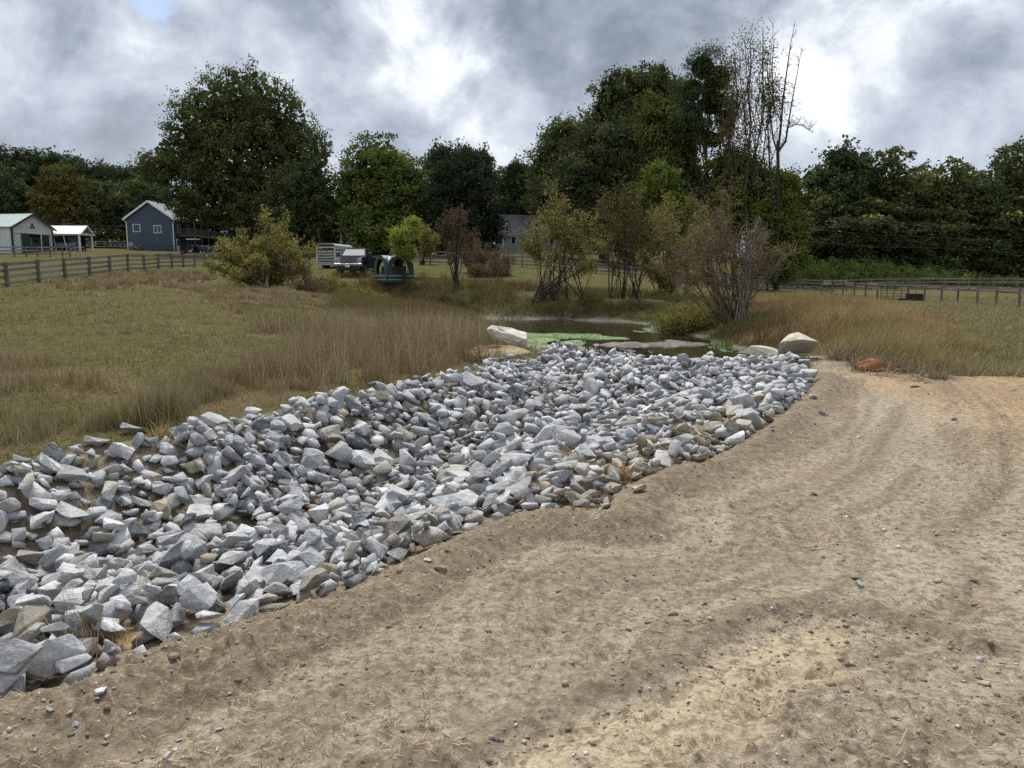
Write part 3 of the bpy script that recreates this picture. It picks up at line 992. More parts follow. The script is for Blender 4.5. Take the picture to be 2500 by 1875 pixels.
def pile_stones():
    """lay stones one after another on a growing height map: each rests on what lies under it"""
    cell = .025
    x0, y0 = -7.8, 1.6
    nx, ny = 600, 720
    gx, gy = np.meshgrid(x0 + cell * np.arange(nx), y0 + cell * np.arange(ny))
    G = gz(gx.ravel(), gy.ravel()).reshape(gx.shape)
    G0 = G.copy()
    av = []
    marked = []
    for u, v, w, k, a, t in MARKED:
        p = on_ground(u, v + .10 * w, 2, 25)
        s = .86 * w * p.y / F_PX
        marked.append((p.x, p.y, s, int(k), R(a), t))
        av.append((p.x, p.y, s))
    rows = []
    for seed, tries, mean, gap, keep, ar in ((21, 30000, .180, .33, 1.0, 0), (31, 30000, .190, .34, 1.0, .30), (41, 26000, .195, .36, .85, .46), (51, 26000, .19, .36, .55, .50), (61, 60000, .165, .265, 1.0, .45)):
        L = scatter_stones(np.random.RandomState(seed), tries, mean, gap, 0.0, keep, av if ar else (), ar)
        if seed > 50:      # thickest on the bank below the ridge, where the stones lean on each other
            slope = terrain(L[:, 0] + .15, L[:, 1] + .15, False)[0] - terrain(L[:, 0] - .15, L[:, 1] - .15, False)[0]
            L = L[(np.abs(slope) > .06) | (np.random.RandomState(6).rand(len(L)) < (.45 if seed == 51 else 0))]
        rows += [(r[0], r[1], r[6], int(r[7]), r[3], 15, seed) for r in L]
    rows += [m + (99,) for m in marked]
    rg = np.random.RandomState(3)
    out = []
    for (x, y, s, k, yaw, tone, lay) in rows:
        d = STONE_DIMS[k] * s * .5
        r = int(d[0] * .85 / cell) + 1
        ci, cj = int((y - y0) / cell), int((x - x0) / cell)
        if ci - r < 0 or cj - r < 0 or ci + r >= ny or cj + r >= nx:
            continue
        sl = (slice(ci - r, ci + r + 1), slice(cj - r, cj + r + 1))
        lx, ly = gx[sl] - x, gy[sl] - y
        c, sn = math.cos(yaw), math.sin(yaw)
        ax, ay = (lx * c + ly * sn) / d[0], (-lx * sn + ly * c) / d[1]
        e = ax * ax + ay * ay
        m = e < .8
        h = G[sl]
        if m.sum() < 4:
            continue
        A = np.c_[lx[m], ly[m], np.ones(m.sum())]
        co = np.linalg.lstsq(A, h[m], rcond=None)[0]
        if lay < 99 and co[2] - G0[ci, cj] > .21:      # no towers
            continue
        lim = .75
        n = Vector((-np.clip(co[0], -lim, lim) * .85, -np.clip(co[1], -lim, lim) * .85, 1))
        jit = .26 if tone == 15 else .10
        n += Vector((rg.normal(0, jit), rg.normal(0, jit), 0))
        if tone == 15 and rg.rand() < .14:
            n += Vector((rg.normal(0, 1.0), rg.normal(0, 1.0), 0))
        n.normalize()
        q = Vector((0, 0, 1)).rotation_difference(n) @ Euler((0, 0, yaw)).to_quaternion()
        zc = co[2] + d[2] * (.55 if lay < 99 else .72) + .05 * s
        zc = min(zc, np.percentile(h[m], 80) + d[2] * .85)
        top = zc + d[2] * .9 * np.sqrt(np.clip(1 - e, 0, 1)) - lx * n.x / max(n.z, .5) - ly * n.y / max(n.z, .5)
        G[sl] = np.where(e < .95, np.maximum(h, top), h)
        out.append((x, y, zc, q.w, q.x, q.y, q.z, s, k, tone, lay))
    out = np.array(out)
    ci, cj = ((out[:, 1] - y0) / cell).astype(int), ((out[:, 0] - x0) / cell).astype(int)
    open_ = G[ci, cj] - out[:, 2] < out[:, 7] * .30
    return out, open_


def stone_material(name, base, light, dark, tan=0.15, attr=False):
    m, t, b = new_mat(name)
    L = t.links.new
    oi = t.nodes.new('ShaderNodeObjectInfo')
    co = POSCO(t)
    rnd = ATTR(t, 'tone') if attr else oi.outputs['Random']
    co = V2(t, 'ADD', co, V2(t, 'SCALE', (1, 1, 1), None, M2(t, 'MULTIPLY', rnd, 37.0)))
    band = NOISE(t, V2(t, 'MULTIPLY', co, (3.0, 9.0, 16.0)), 1.6, 5, .6, 1.2).outputs['Fac']
    n1 = NOISE(t, co, 7.0, 6, .65).outputs['Fac']
    n2 = NOISE(t, co, 60.0, 5, .7).outputs['Fac']
    c = MIXC(t, RAMP(t, n1, [(.36, 0.), (.64, 1.)]), dark, base)
    c = MIXC(t, RAMP(t, band, [(.50, 0.), (.66, .75)]), c, light)
    c = MIXC(t, RAMP(t, n2, [(.38, .5), (.52, 0.)]), c, tuple(x * .55 for x in dark))
    c = MIXC(t, RAMP(t, n2, [(.56, 0.), (.70, .5)]), c, light)
    # pale fracture veins
    w = t.nodes.new('ShaderNodeTexVoronoi')
    w.feature = 'DISTANCE_TO_EDGE'
    w.inputs['Scale'].default_value = 5.5
    L(V2(t, 'ADD', co, V2(t, 'SCALE', NOISE(t, co, 6.).outputs['Color'], None, .25)), w.inputs['Vector'])
    c = MIXC(t, M2(t, 'MULTIPLY', RAMP(t, w.outputs['Distance'], [(.0, .8), (.018, 0.)]), RAMP(t, n1, [(.45, 0.), (.6, .8)])), c, (.66, .66, .66))
    # iron stain on some stones
    st = M2(t, 'MULTIPLY', RAMP(t, NOISE(t, co, 2.6, 4).outputs['Fac'], [(.58, 0.), (.70, tan)]), 1.0)
    c = MIXC(t, st, c, (.40, .33, .22))
    # stone to stone brightness
    c = MIXC(t, 1.0, c, RAMP(t, M2(t, 'FRACT', M2(t, 'MULTIPLY', rnd, 7.31)), [(0., .66), (.5, .93), (1., 1.14)]), 'MULTIPLY')
    L(c, b.inputs['Base Color'])
    b.inputs['Roughness'].default_value = .85
    b.inputs['Specular IOR Level'].default_value = .3
    h = M2(t, 'ADD', M2(t, 'MULTIPLY', n1, 1.0), M2(t, 'ADD', M2(t, 'MULTIPLY', n2, .35), M2(t, 'MULTIPLY', band, .6)))
    BUMP(t, b, h, .8, .016)
    return m


STONE_MATS = {
    0: stone_material('grey_stone', (.425, .43, .434), (.60, .603, .605), (.31, .317, .322)),
    1: stone_material('pale_stone', (.52, .523, .523), (.67, .672, .67), (.39, .394, .396), .25),
    2: stone_material('white_stone', (.60, .595, .585), (.72, .72, .71), (.45, .45, .45), .35),
    3: stone_material('charcoal_stone', (.17, .185, .20), (.36, .375, .39), (.095, .105, .115), .05),
    4: stone_material('tan_stone', (.345, .295, .215), (.45, .40, .31), (.25, .21, .15), .5),
    5: stone_material('buff_stone', (.42, .395, .34), (.56, .53, .46), (.33, .31, .27), .9),
    6: stone_material('dusty_stone', (.33, .305, .27), (.44, .41, .37), (.24, .22, .19), .5),
}
FILL_MAT = stone_material('fill_stone', (.425, .43, .434), (.60, .603, .605), (.31, .317, .322), .2, attr=True)
TONE_WORD = {0: 'mid grey', 1: 'pale grey', 2: 'white streaked', 3: 'charcoal', 4: 'tan', 5: 'buff stained grey', 6: 'dirt covered'}
SHAPE_WORD = {0: 'wedge shaped', 1: 'thin slab', 2: 'blocky', 3: 'long narrow', 4: 'flat'}


def _proto(k, cuts, mat_i, rough):
    bm = stone_bm(100 + k, STONE_DIMS[k], rough=rough, cuts=cuts)
    me = bpy.data.meshes.new('stone')
    bm.to_mesh(me)
    bm.free()
    return me


def build_rocks():
    arr, open_ = pile_stones()
    pos, q, size = arr[:, :3], arr[:, 3:7], arr[:, 7]
    shape, tone, lay = arr[:, 8].astype(int), arr[:, 9].astype(int), arr[:, 10].astype(int)
    n = len(pos)
    u, v = pix_of(pos[:, 0], pos[:, 1], pos[:, 2])
    px = size * F_PX / np.maximum(pos[:, 1], 1)
    hero = tone != 15
    rg = np.random.RandomState(5)
    # colour of ordinary stones: mostly grey, buff along the track side, a few charcoal
    sd = poly_sd(pos[:, 0], pos[:, 1], RIP_POLY)
    dl, _ = line_d(pos[:, 0], pos[:, 1], EDGE_LINE)
    pr = rg.rand(n)
    tn = np.where(pr < .62, 0, np.where(pr < .90, 1, np.where(pr < .925, 2, np.where(pr < .965, 3, np.where(pr < .99, 5, 4)))))
    tanband = (pos[:, 1] > 5.2) & (pos[:, 1] < 9.2) & (dl < .75)
    tn = np.where(tanband & (rg.rand(n) < .55), np.where(rg.rand(n) < .6, 4, 5), tn)
    tn = np.where((pos[:, 1] < 5.5) & (dl < .6) & (rg.rand(n) < .25), 6, tn)
    tone = np.where(hero, tone, tn)
    vis = (u > -40) & (u < 2540) & (v < 1900)
    score = px * vis * open_ + hero * 1000
    order = np.argsort(-score)
    n_single = 292
    single = order[:n_single]
    hi = {}
    groups = {}
    names = {}
    for idx in single:
        k, t = int(shape[idx]), int(tone[idx])
        if (k, t) not in hi:
            me = _proto(k, 1, t, .0075)
            me.materials.append(STONE_MATS[t])
            hi[(k, t)] = me
        o = link('riprap_rock', hi[(k, t)])
        o.rotation_mode = 'QUATERNION'
        o.location = pos[idx]
        o.rotation_quaternion = q[idx]
        s = size[idx] * rg.uniform(.98, 1.06)
        o.scale = (s * 1.03, s * 1.03, s * 1.03)
        # where it lies
        e, y, x = dl[idx], pos[idx, 1], pos[idx, 0]
        crest = -sd[idx] < .38 and e > 1.0
        if e < .32:
            side = 'half set in soil at the track edge'
        elif e < .75:
            side = 'in the band next to the track'
        elif crest and y < 13:
            side = 'on the ridge under the dry grass'
        elif y > 12.5:
            side = 'on the far lip by the pond'
        elif -sd[idx] < .95 and e > 1.2:
            side = 'on the slope below the grassy ridge'
        else:
            side = 'on the channel floor'
        uu, vv = u[idx], v[idx]
        wid = 'in the near left corner' if uu < 260 and vv > 1380 else 'at the left frame edge' if uu < 110 else 'near the left end of the pile' if uu < 330 else 'left of the pile middle' if uu < 520 \
            else 'midway along the near pile' if uu < 800 else 'near the big flat slabs' if uu < 1180 else 'near the tan stones' if uu < 1600 and vv > 1040 else 'past the bend of the channel'
        big = 'big ' if px[idx] > 84 else 'small ' if px[idx] < 58 else ''
        z = R_tilt(q[idx])
        tl = 'standing on edge ' if z < .45 else 'tilted ' if z < .85 else ''
        lab = f'{big}{tl}{TONE_WORD[t]} {SHAPE_WORD[k % 5]} rock {side}, {wid}'
        lab = ' '.join(lab.split())
        groups.setdefault(lab, []).append(o)
    order_words = ['nearest', 'second nearest', 'third nearest', 'fourth nearest', 'fifth nearest', 'sixth nearest', 'seventh nearest', 'eighth nearest', 'ninth nearest', 'tenth nearest']
    for lab, obs in groups.items():
        obs.sort(key=lambda ob: ob.location[1])
        for i, o in enumerate(obs):
            full = lab if len(obs) == 1 else f'{order_words[i]} {lab}' if i < 10 else f'farthest {lab}'
            if len(full.split()) > 16:
                full = full.replace(' in the band next to the track', ' beside the track').replace(' half set in soil at the track edge', ' at the track edge').replace('on the slope below the grassy ridge', 'on the grassy slope')
            if len(full.split()) > 16:
                full = full.replace('midway along the near pile', 'mid pile').replace('past the bend of the channel', 'past the bend')
            tag(o, ' '.join(full.split()[:16]), 'rock', 'rocks of the riprap channel')
    # the rest, one mesh
    rest = order[n_single:]
    lo = {}
    V, Fc, T = [], [], []
    base = 0
    for idx in rest:
        if pos[idx, 2] < -3:
            continue
        k = int(shape[idx])
        if lay[idx] == 21 or px[idx] < 42:
            k += 100
        if k not in lo:
            me = _proto(k % 100, 0, 0, 0)
            bm = bmesh.new()
            bm.from_mesh(me)
            if k < 100:
                bmesh.ops.bevel(bm, geom=list(bm.edges), offset=.02, segments=1, affect='EDGES', clamp_overlap=True)
            bmesh.ops.triangulate(bm, faces=bm.faces)
            lo[k] = (np.array([w.co[:] for w in bm.verts]), np.array([[w.index for w in f.verts] for f in bm.faces]))
            bm.free()
        vs, fs = lo[k]
        w_, x_, y_, z_ = q[idx]
        m = np.array([[1 - 2 * (y_ * y_ + z_ * z_), 2 * (x_ * y_ - z_ * w_), 2 * (x_ * z_ + y_ * w_)],
                      [2 * (x_ * y_ + z_ * w_), 1 - 2 * (x_ * x_ + z_ * z_), 2 * (y_ * z_ - x_ * w_)],
                      [2 * (x_ * z_ - y_ * w_), 2 * (y_ * z_ + x_ * w_), 1 - 2 * (x_ * x_ + y_ * y_)]])
        V.append((vs * size[idx]) @ m.T + pos[idx])
        Fc.append(fs + base)
        base += len(vs)
        T.append(np.full(len(vs), rg.rand()))
        names.setdefault(int(tone[idx]), []).append((V.pop(), fs, T.pop()))
        Fc.pop()
        base -= len(vs)
    # one object, colours as material slots
    allv, allf, allt, mats, slot = [], [], [], [], []
    b0 = 0
    me_mats = []
    for t, items in names.items():
        me_mats.append(FILL_MATS[t])
        for vs, fs, tt in items:
            allv.append(vs)
            allf.append(fs + b0)
            allt.append(tt)
            slot.append(np.full(len(fs), len(me_mats) - 1, dtype=np.int32))
            b0 += len(vs)
    me = np_mesh('riprap_fill', np.concatenate(allv), np.concatenate(allf), None, {'tone': np.concatenate(allt)})
    for mt in me_mats:
        me.materials.append(mt)
    me.polygons.foreach_set('material_index', np.concatenate(slot))
    o = link('riprap_fill', me)
    tag(o, 'bed of smaller grey stones filling the riprap channel', 'rocks', None, 'stuff')


def R_tilt(q):
    w, x, y, z = q
    return abs(1 - 2 * (x * x + y * y))


FILL_MATS = {
    0: stone_material('grey_fill', (.425, .43, .434), (.60, .603, .605), (.31, .317, .322), .15, True),
    1: stone_material('pale_fill', (.52, .523, .523), (.67, .672, .67), (.39, .394, .396), .2, True),
    2: stone_material('white_fill', (.60, .595, .585), (.72, .72, .71), (.45, .45, .45), .3, True),
    3: stone_material('charcoal_fill', (.19, .205, .22), (.36, .375, .39), (.11, .12, .13), .05, True),
    4: stone_material('tan_fill', (.345, .295, .215), (.45, .40, .31), (.25, .21, .15), .5, True),
    5: stone_material('buff_fill', (.42, .395, .34), (.56, .53, .46), (.33, .31, .27), .9, True),
    6: stone_material('dusty_fill', (.33, .305, .27), (.44, .41, .37), (.24, .22, .19), .5, True),
}
build_rocks()


# ------------------------------------------------------------------ grasses and weeds


def blade_material(name, stops, rough=.7, trans=.25):
    m, t, b = new_mat(name)
    t.nodes.remove(b)
    b = t.nodes.new('ShaderNodeBsdfDiffuse')
    c = RAMP(t, ATTR(t, 'tone'), stops)
    t.links.new(c, b.inputs['Color'])
    tr = t.nodes.new('ShaderNodeBsdfTranslucent')
    t.links.new(c, tr.inputs['Color'])
    mx = t.nodes.new('ShaderNodeMixShader')
    mx.inputs[0].default_value = trans
    out = [n for n in t.nodes if n.type == 'OUTPUT_MATERIAL'][0]
    t.links.new(b.outputs[0], mx.inputs[1])
    t.links.new(tr.outputs[0], mx.inputs[2])
    t.links.new(mx.outputs[0], out.inputs['Surface'])
    return m


def blades(P, h, w, az, lean, curve, tone, two=True):
    """one bent tapering blade per row"""
    n = len(P)
    dx, dy = np.cos(az), np.sin(az)
    sx, sy = -dy, dx
    up = np.sqrt(np.clip(1 - lean ** 2, .05, 1))

    def row(f, ww):
        l = lean * f + curve * f * f
        c = np.c_[P[:, 0] + dx * l * h, P[:, 1] + dy * l * h, P[:, 2] + h * (up * f - .35 * curve * f * f)]
        o = np.c_[sx * ww, sy * ww, np.zeros(n)]
        return c - o, c + o
    a0, b0 = row(0.0, w * .5)
    if two:
        a1, b1 = row(.55, w * .42)
        tip, _ = row(1.0, w * 0)
        V = np.stack([a0, b0, b1, a1, tip], 1).reshape(-1, 3)
        k = np.arange(n)[:, None] * 5
        Fq = np.concatenate([k + np.array([[0, 1, 2]]), k + np.array([[0, 2, 3]]), k + np.array([[3, 2, 4]])])
        return V, Fq, np.repeat(tone, 5)
    tip, _ = row(1.0, w * 0)
    V = np.stack([a0, b0, tip], 1).reshape(-1, 3)
    k = np.arange(n)[:, None] * 3
    return V, k + np.array([[0, 1, 2]]), np.repeat(tone, 3)


def stuff(name, sets, mat, label, cat):
    V, Fq, T, b = [], [], [], 0
    for v, f, t in sets:
        V.append(v)
        Fq.append(f + b)
        T.append(t)
        b += len(v)
    o = link(name, np_mesh(name, np.concatenate(V), np.concatenate(Fq), mat, {'tone': np.concatenate(T)}))
    tag(o, label, cat, None, 'stuff')
    return o


_gm = {k: q.reshape(GX.shape) for k, q in GMASK.items()}


def look(field, x, y):
    th, r = np.arctan2(x, y), np.hypot(x, y)
    j = np.clip(np.searchsorted(TH, th), 0, len(TH) - 1)
    i = np.clip(np.searchsorted(RR, r), 0, len(RR) - 1)
    return field[i, j]


def spread(rg, n, near, far, left=-41, right=41):
    th = R(1) * rg.uniform(left, right, n)
    r = near * (far / near) ** rg.rand(n)
    return np.sin(th) * r, np.cos(th) * r


def tufted(rg, x, y, n_per, spread_r):
    k = len(x)
    xx = np.repeat(x, n_per) + rg.normal(0, 1, k * n_per) * np.repeat(spread_r, n_per)
    yy = np.repeat(y, n_per) + rg.normal(0, 1, k * n_per) * np.repeat(spread_r, n_per)
    return xx, yy


def open_ground(x, y):
    return (look(_gm['dirt'], x, y) < .3) & (look(_gm['mud'], x, y) < .35) & (look(GM['rip'], x, y) > .12)


def in_poly(x, y, p, soft=0.0, sc=.8, seed=300):
    return poly_sd(x, y, p) + (fbm(x, y, sc, 3, seed) - .5) * soft < 0


def build_grass():
    rg = np.random.RandomState(77)
    # -- short pasture turf
    x, y = spread(rg, 150000, 6.5, 75, -40, 40)
    dry = look(_gm['dry'], x, y)
    keep = open_ground(x, y) & (rg.rand(len(x)) < (.55 + .45 * fbm(x, y, 1.4, 3, 311)))
    x, y, dry = x[keep], y[keep], dry[keep]
    r = np.hypot(x, y)
    n = len(x)
    h = rg.uniform(.035, .10, n) * (1 + .9 * dry) * (1 + .006 * r)
    w = np.maximum(.007, .00085 * r)
    gpatch = fbm(x, y, .55, 4, 313)
    tone = np.clip(.70 - .58 * sstep(.35, .75, dry + (gpatch - .5) * 1.7) + rg.normal(0, .13, n), 0, 1)
    P = np.c_[x, y, gz(x, y) - .01]
    sets = [blades(P, h, w, rg.uniform(0, 6.28, n), rg.uniform(.1, .8, n), rg.uniform(0, .5, n), tone, False)]
    mat = blade_material('pasture_blades', [(0., (.225, .172, .098)), (.3, (.275, .228, .130)), (.5, (.170, .166, .070)), (.75, (.095, .120, .040)), (1., (.12, .16, .05))])
    stuff('pasture_grass', sets, mat, 'short grazed pasture grass, green with tan dry patches', 'grass')

    # -- tall dry bunch grass on the left bank
    tall_mat = blade_material('tall_blades', [(0., (.155, .115, .064)), (.3, (.255, .195, .112)), (.6, (.355, .288, .175)), (.86, (.46, .395, .27)), (.92, (.15, .152, .06)), (1., (.17, .185, .075))])
    sets = []
    for pi, p in enumerate(DRY_POLYS):
        cnt, hh = [(4300, .56), (600, .22), (1000, .32), (700, .34), (400, .16)][pi]
        pa = np.array(p)
        lo, hi = pa.min(0), pa.max(0)
        xx, yy = rg.uniform(lo[0], hi[0], cnt * 4), rg.uniform(lo[1], hi[1], cnt * 4)
        k = in_poly(xx, yy, p, 1.6) & open_ground(xx, yy)
        kf = fbm(xx, yy, .9, 3, 320 + pi) + .25 * (pi == 0) * sstep(26, 16, yy)
        k &= kf > .45
        xx, yy, kf = xx[k][:cnt], yy[k][:cnt], kf[k][:cnt]
        hs = hh * (.45 + 1.1 * sstep(.38, .75, kf))
        if pi == 0:
            hs *= .55 + .45 * sstep(-9, -4, xx)
        if pi == 0:     # tallest and densest beside the stones and the pale boulder
            hs *= .64 + .62 * np.exp(-(((xx + 1.8) / 2.6) ** 2 + ((yy - 15.) / 4.0) ** 2))
        m = 15
        bx, by = tufted(rg, xx, yy, m, np.full(len(xx), .065))
        nb = len(bx)
        h = np.repeat(hs, m) * rg.uniform(.35, 1.15, nb)
        r = np.hypot(bx, by)
        tone = np.clip(np.repeat(rg.uniform(.12, .62, len(xx)), m) + rg.normal(0, .14, nb), 0, .92)
        tone = np.where(rg.rand(nb) < .07 + .30 * sstep(.45, .65, fbm(bx, by, .45, 3, 330)), 1.0, tone)
        sets.append(blades(np.c_[bx, by, gz(bx, by) - .02], h, np.maximum(.0055, .00062 * r), rg.uniform(0, 6.28, nb), np.abs(rg.normal(.12, .16, nb)), np.abs(rg.normal(.10, .22, nb)), tone))
    # scattered tussocks in the green part
    x, y = spread(rg, 900, 9, 45, -36, 2)
    k = open_ground(x, y) & (look(_gm['dry'], x, y) < .8) & (fbm(x, y, .5, 3, 340) > .50)
    x, y = x[k], y[k]
    bx, by = tufted(rg, x, y, 16, rg.uniform(.05, .13, len(x)))
    nb = len(bx)
    r = np.hypot(bx, by)
    sets.append(blades(np.c_[bx, by, gz(bx, by) - .02], np.repeat(rg.uniform(.14, .38, len(x)), 16) * rg.uniform(.5, 1.1, nb), np.maximum(.006, .0007 * r), rg.uniform(0, 6.28, nb),
                       np.abs(rg.normal(.25, .2, nb)), np.abs(rg.normal(.2, .2, nb)), np.clip(np.repeat(rg.uniform(.1, .5, len(x)), 16) + (rg.rand(nb) < .3) * .5, 0, 1)))
    stuff('tall_dry_grass', sets, tall_mat, 'tall dry brown bunch grass on the bank above the stones', 'grass')

    # -- golden grass right of the pond, leaning with the wind
    x, y = spread(rg, 26000, 13, 62, 12, 41)
    k = in_poly(x, y, RTALL_POLY, 3.0) & open_ground(x, y)
    x, y = x[k], y[k]
    m = 9
    bx, by = tufted(rg, x, y, m, np.full(len(x), .11))
    nb = len(bx)
    r = np.hypot(bx, by)
    edge = np.clip(-poly_sd(bx, by, RTALL_POLY) / 2.5, .0, 1)
    h = rg.uniform(.45, 1.05, nb) * (.5 + .5 * edge) * (.75 + .5 * fbm(bx, by, .5, 3, 350))
    tone = np.clip(.45 + .55 * (fbm(bx, by, .35, 3, 351) - .5) + rg.normal(0, .16, nb), 0, .9)
    tone = np.where(rg.rand(nb) < .10 + .25 * sstep(24, 16, r), 1.0, tone)
    sets = [blades(np.c_[bx, by, gz(bx, by) - .02], h, np.maximum(.007, .00060 * r), rg.normal(.25, .9, nb), np.abs(rg.normal(.22, .2, nb)), np.abs(rg.normal(.25, .25, nb)), tone)]
    gold = blade_material('golden_blades', [(0., (.150, .098, .045)), (.4, (.250, .175, .080)), (.7, (.330, .250, .125)), (.9, (.44, .37, .22)), (1., (.150, .165, .062))])
    stuff('golden_grass', sets, gold, 'waist high golden grass right of the pond behind the pale boulders', 'grass')

    # -- rough hay stubble of the right meadow
    x, y = spread(rg, 30000, 13, 85, 14, 41)
    k = open_ground(x, y) & ~in_poly(x, y, RTALL_POLY)
    x, y = x[k], y[k]
    m = 4
    bx, by = tufted(rg, x, y, m, np.full(len(x), .10))
    nb = len(bx)
    r = np.hypot(bx, by)
    pt = fbm(bx, by, .6, 4, 361)
    tone = np.clip(.62 - 1.3 * (pt - .5) + rg.normal(0, .2, nb), 0, 1)
    near = sstep(18, 13.5, r)
    sets = [blades(np.c_[bx, by, gz(bx, by) - .02], rg.uniform(.08, .26, nb) * (1 + .4 * near) * (.6 + .8 * pt), np.maximum(.008, .00085 * r), rg.uniform(0, 6.28, nb), rg.uniform(.2, .9, nb), rg.uniform(0, .6, nb), tone, False)]
    hay = blade_material('meadow_blades', [(0., (.13, .10, .06)), (.3, (.31, .255, .155)), (.55, (.25, .215, .12)), (.8, (.145, .145, .062)), (1., (.16, .175, .07))])
    stuff('meadow_grass', sets, hay, 'rough olive meadow grass right of the track', 'grass')

    # -- dead flattened clumps where the track meets the meadow
    c = [on_ground(u, v, 8, 40) for u, v in [(2060, 872), (2100, 880), (2140, 892), (2180, 905), (2210, 890), (2150, 872), (2235, 915), (2270, 905), (2030, 862), (2190, 870), (2250, 880)]]
    x = np.repeat([q.x for q in c], 8) + rg.normal(0, .3, 88)
    y = np.repeat([q.y for q in c], 8) + rg.normal(0, .25, 88)
    bx, by = tufted(rg, x, y, 46, np.full(len(x), .09))
    nb = len(bx)
    sets = [blades(np.c_[bx, by, gz(bx, by) - .01], rg.uniform(.15, .55, nb), np.full(nb, .008), rg.uniform(0, 6.28, nb), rg.uniform(.4, .95, nb), rg.uniform(.2, .9, nb), np.clip(rg.normal(.45, .25, nb), 0, 1))]
    dead = blade_material('dead_blades', [(0., (.060, .044, .030)), (.4, (.15, .115, .078)), (.75, (.30, .25, .175)), (1., (.42, .37, .27))])
    stuff('dead_grass_clumps', sets, dead, 'flattened grey brown dead grass along the meadow edge', 'grass')

    # -- bank weeds around the pond
    x, y = spread(rg, 24000, 24, 62, -13, 21)
    sd = look(GM['pond'], x, y)
    k = (sd > .5) & (sd < 9) & (look(_gm['dirt'], x, y) < .2) & (fbm(x, y, .6, 3, 370) > .40)
    x, y, sd = x[k], y[k], sd[k]
    m = 7
    bx, by = tufted(rg, x, y, m, np.full(len(x), .14))
    nb = len(bx)
    r = np.hypot(bx, by)
    pt = fbm(bx, by, .22, 3, 371)
    h = rg.uniform(.2, .85, nb) * (.4 + .9 * fbm(bx, by, .4, 2, 372)) * np.repeat(sstep(.2, 2.0, sd) * .7 + .3, m)
    tone = np.clip(.5 + 1.6 * (pt - .5) + rg.normal(0, .16, nb), 0, 1)
    sets = [blades(np.c_[bx, by, gz(bx, by) - .02], h, np.maximum(.012, .0006 * r), rg.uniform(0, 6.28, nb), np.abs(rg.normal(.2, .2, nb)), np.abs(rg.normal(.2, .25, nb)), tone)]
    wmat = blade_material('bank_blades', [(0., (.125, .075, .040)), (.3, (.175, .125, .060)), (.55, (.155, .145, .060)), (.8, (.105, .130, .042)), (1., (.13, .19, .05))])
    stuff('pond_bank_weeds', sets, wmat, 'olive and rust coloured weeds on the banks of the pond', 'weeds')

    # -- bright green rushes and pond weed
    x, y = spread(rg, 30000, 24, 40, -1, 16)
    g = look(_gm['green'], x, y)
    rush = [atz(u, v, WATER_Z) for u, v in [(1600, 815), (1650, 812), (1690, 850), (1740, 858), (1780, 850), (1560, 800)]]
    close = np.min([np.hypot(x - q.x, y - q.y) for q in rush], axis=0)
    k = (g > .55) | ((close < .8) & (rg.rand(len(x)) < .35) & (look(GM['pond'], x, y) > -1.0))
    x, y, g, close = x[k], y[k], g[k], close[k]
    nb = len(x)
    tall = (g <= .55)
    sets = [blades(np.c_[x, y, gz(x, y) - .01], np.where(tall, rg.uniform(.12, .40, nb), rg.uniform(.015, .04, nb)), np.full(nb, .02), rg.uniform(0, 6.28, nb), rg.uniform(.05, .6, nb), rg.uniform(0, .4, nb),
                   np.clip(rg.normal(.5, .22, nb), 0, 1), True)]
    gmat = blade_material('weed_blades', [(0., (.050, .090, .016)), (.5, (.082, .150, .024)), (1., (.125, .205, .040))])
    stuff('pond_weed', sets, gmat, 'bright green weed mat growing on the drying pond', 'pond weed')

    # -- straw, root bits and twigs lying on the track
    x, y = spread(rg, 20000, 2.2, 16, -40, 40)
    k = (look(_gm['dirt'], x, y) > .8) & (look(GM['rip'], x, y) > .05) & (fbm(x, y, 1.2, 3, 380) > .40)
    x, y = x[k], y[k]
    nb = len(x)
    r = np.hypot(x, y)
    L_ = rg.uniform(.012, .045, nb) * (1 + (rg.rand(nb) < .05) * 1.6)
    az = rg.uniform(0, 6.28, nb)
    dx, dy = np.cos(az) * L_, np.sin(az) * L_
    w = np.maximum(.0018, .00045 * r)
    z0, z1 = gz(x, y) + .004, gz(x + dx, y + dy) + .006 + rg.uniform(0, .012, nb)
    sx, sy = -np.sin(az) * w / 2, np.cos(az) * w / 2
    V = np.stack([np.c_[x - sx, y - sy, z0], np.c_[x + sx, y + sy, z0], np.c_[x + dx + sx, y + dy + sy, z1], np.c_[x + dx - sx, y + dy - sy, z1],
                  np.c_[x + dx / 2, y + dy / 2, (z0 + z1) / 2 + w]], 1).reshape(-1, 3)
    kk = np.arange(nb)[:, None] * 5
    Fq = np.concatenate([kk + np.array([[0, 1, 4]]), kk + np.array([[1, 2, 4]]), kk + np.array([[2, 3, 4]]), kk + np.array([[3, 0, 4]])])
    tone = np.where(rg.rand(nb) < .45, rg.uniform(.0, .3, nb), rg.uniform(.4, 1, nb))
    straw = blade_material('straw_bits', [(0., (.060, .042, .028)), (.35, (.15, .11, .07)), (.6, (.36, .29, .18)), (1., (.52, .44, .30))], trans=.1)
    stuff('straw_litter', [(V, Fq, np.repeat(tone, 5))], straw, 'bits of straw and root scattered over the dirt track', 'straw')

    # -- pebbles and clods in the soil
    x, y = spread(rg, 11000, 2.1, 15, -40, 40)
    k = (look(_gm['dirt'], x, y) > .8) & (look(GM['rip'], x, y) > .02) & (rg.rand(len(x)) < .18 + .9 * np.maximum(look(GM['berm'], x, y), sstep(.5, .62, fbm(x, y, .9, 3, 390))))
    x, y = x[k], y[k]
    nb = len(x)
    s = np.exp(rg.normal(math.log(.0065), .5, nb)) * (1 + .03 * np.hypot(x, y))
    s = np.clip(s, .004, .035)
    th = rg.uniform(0, 6.28, nb)
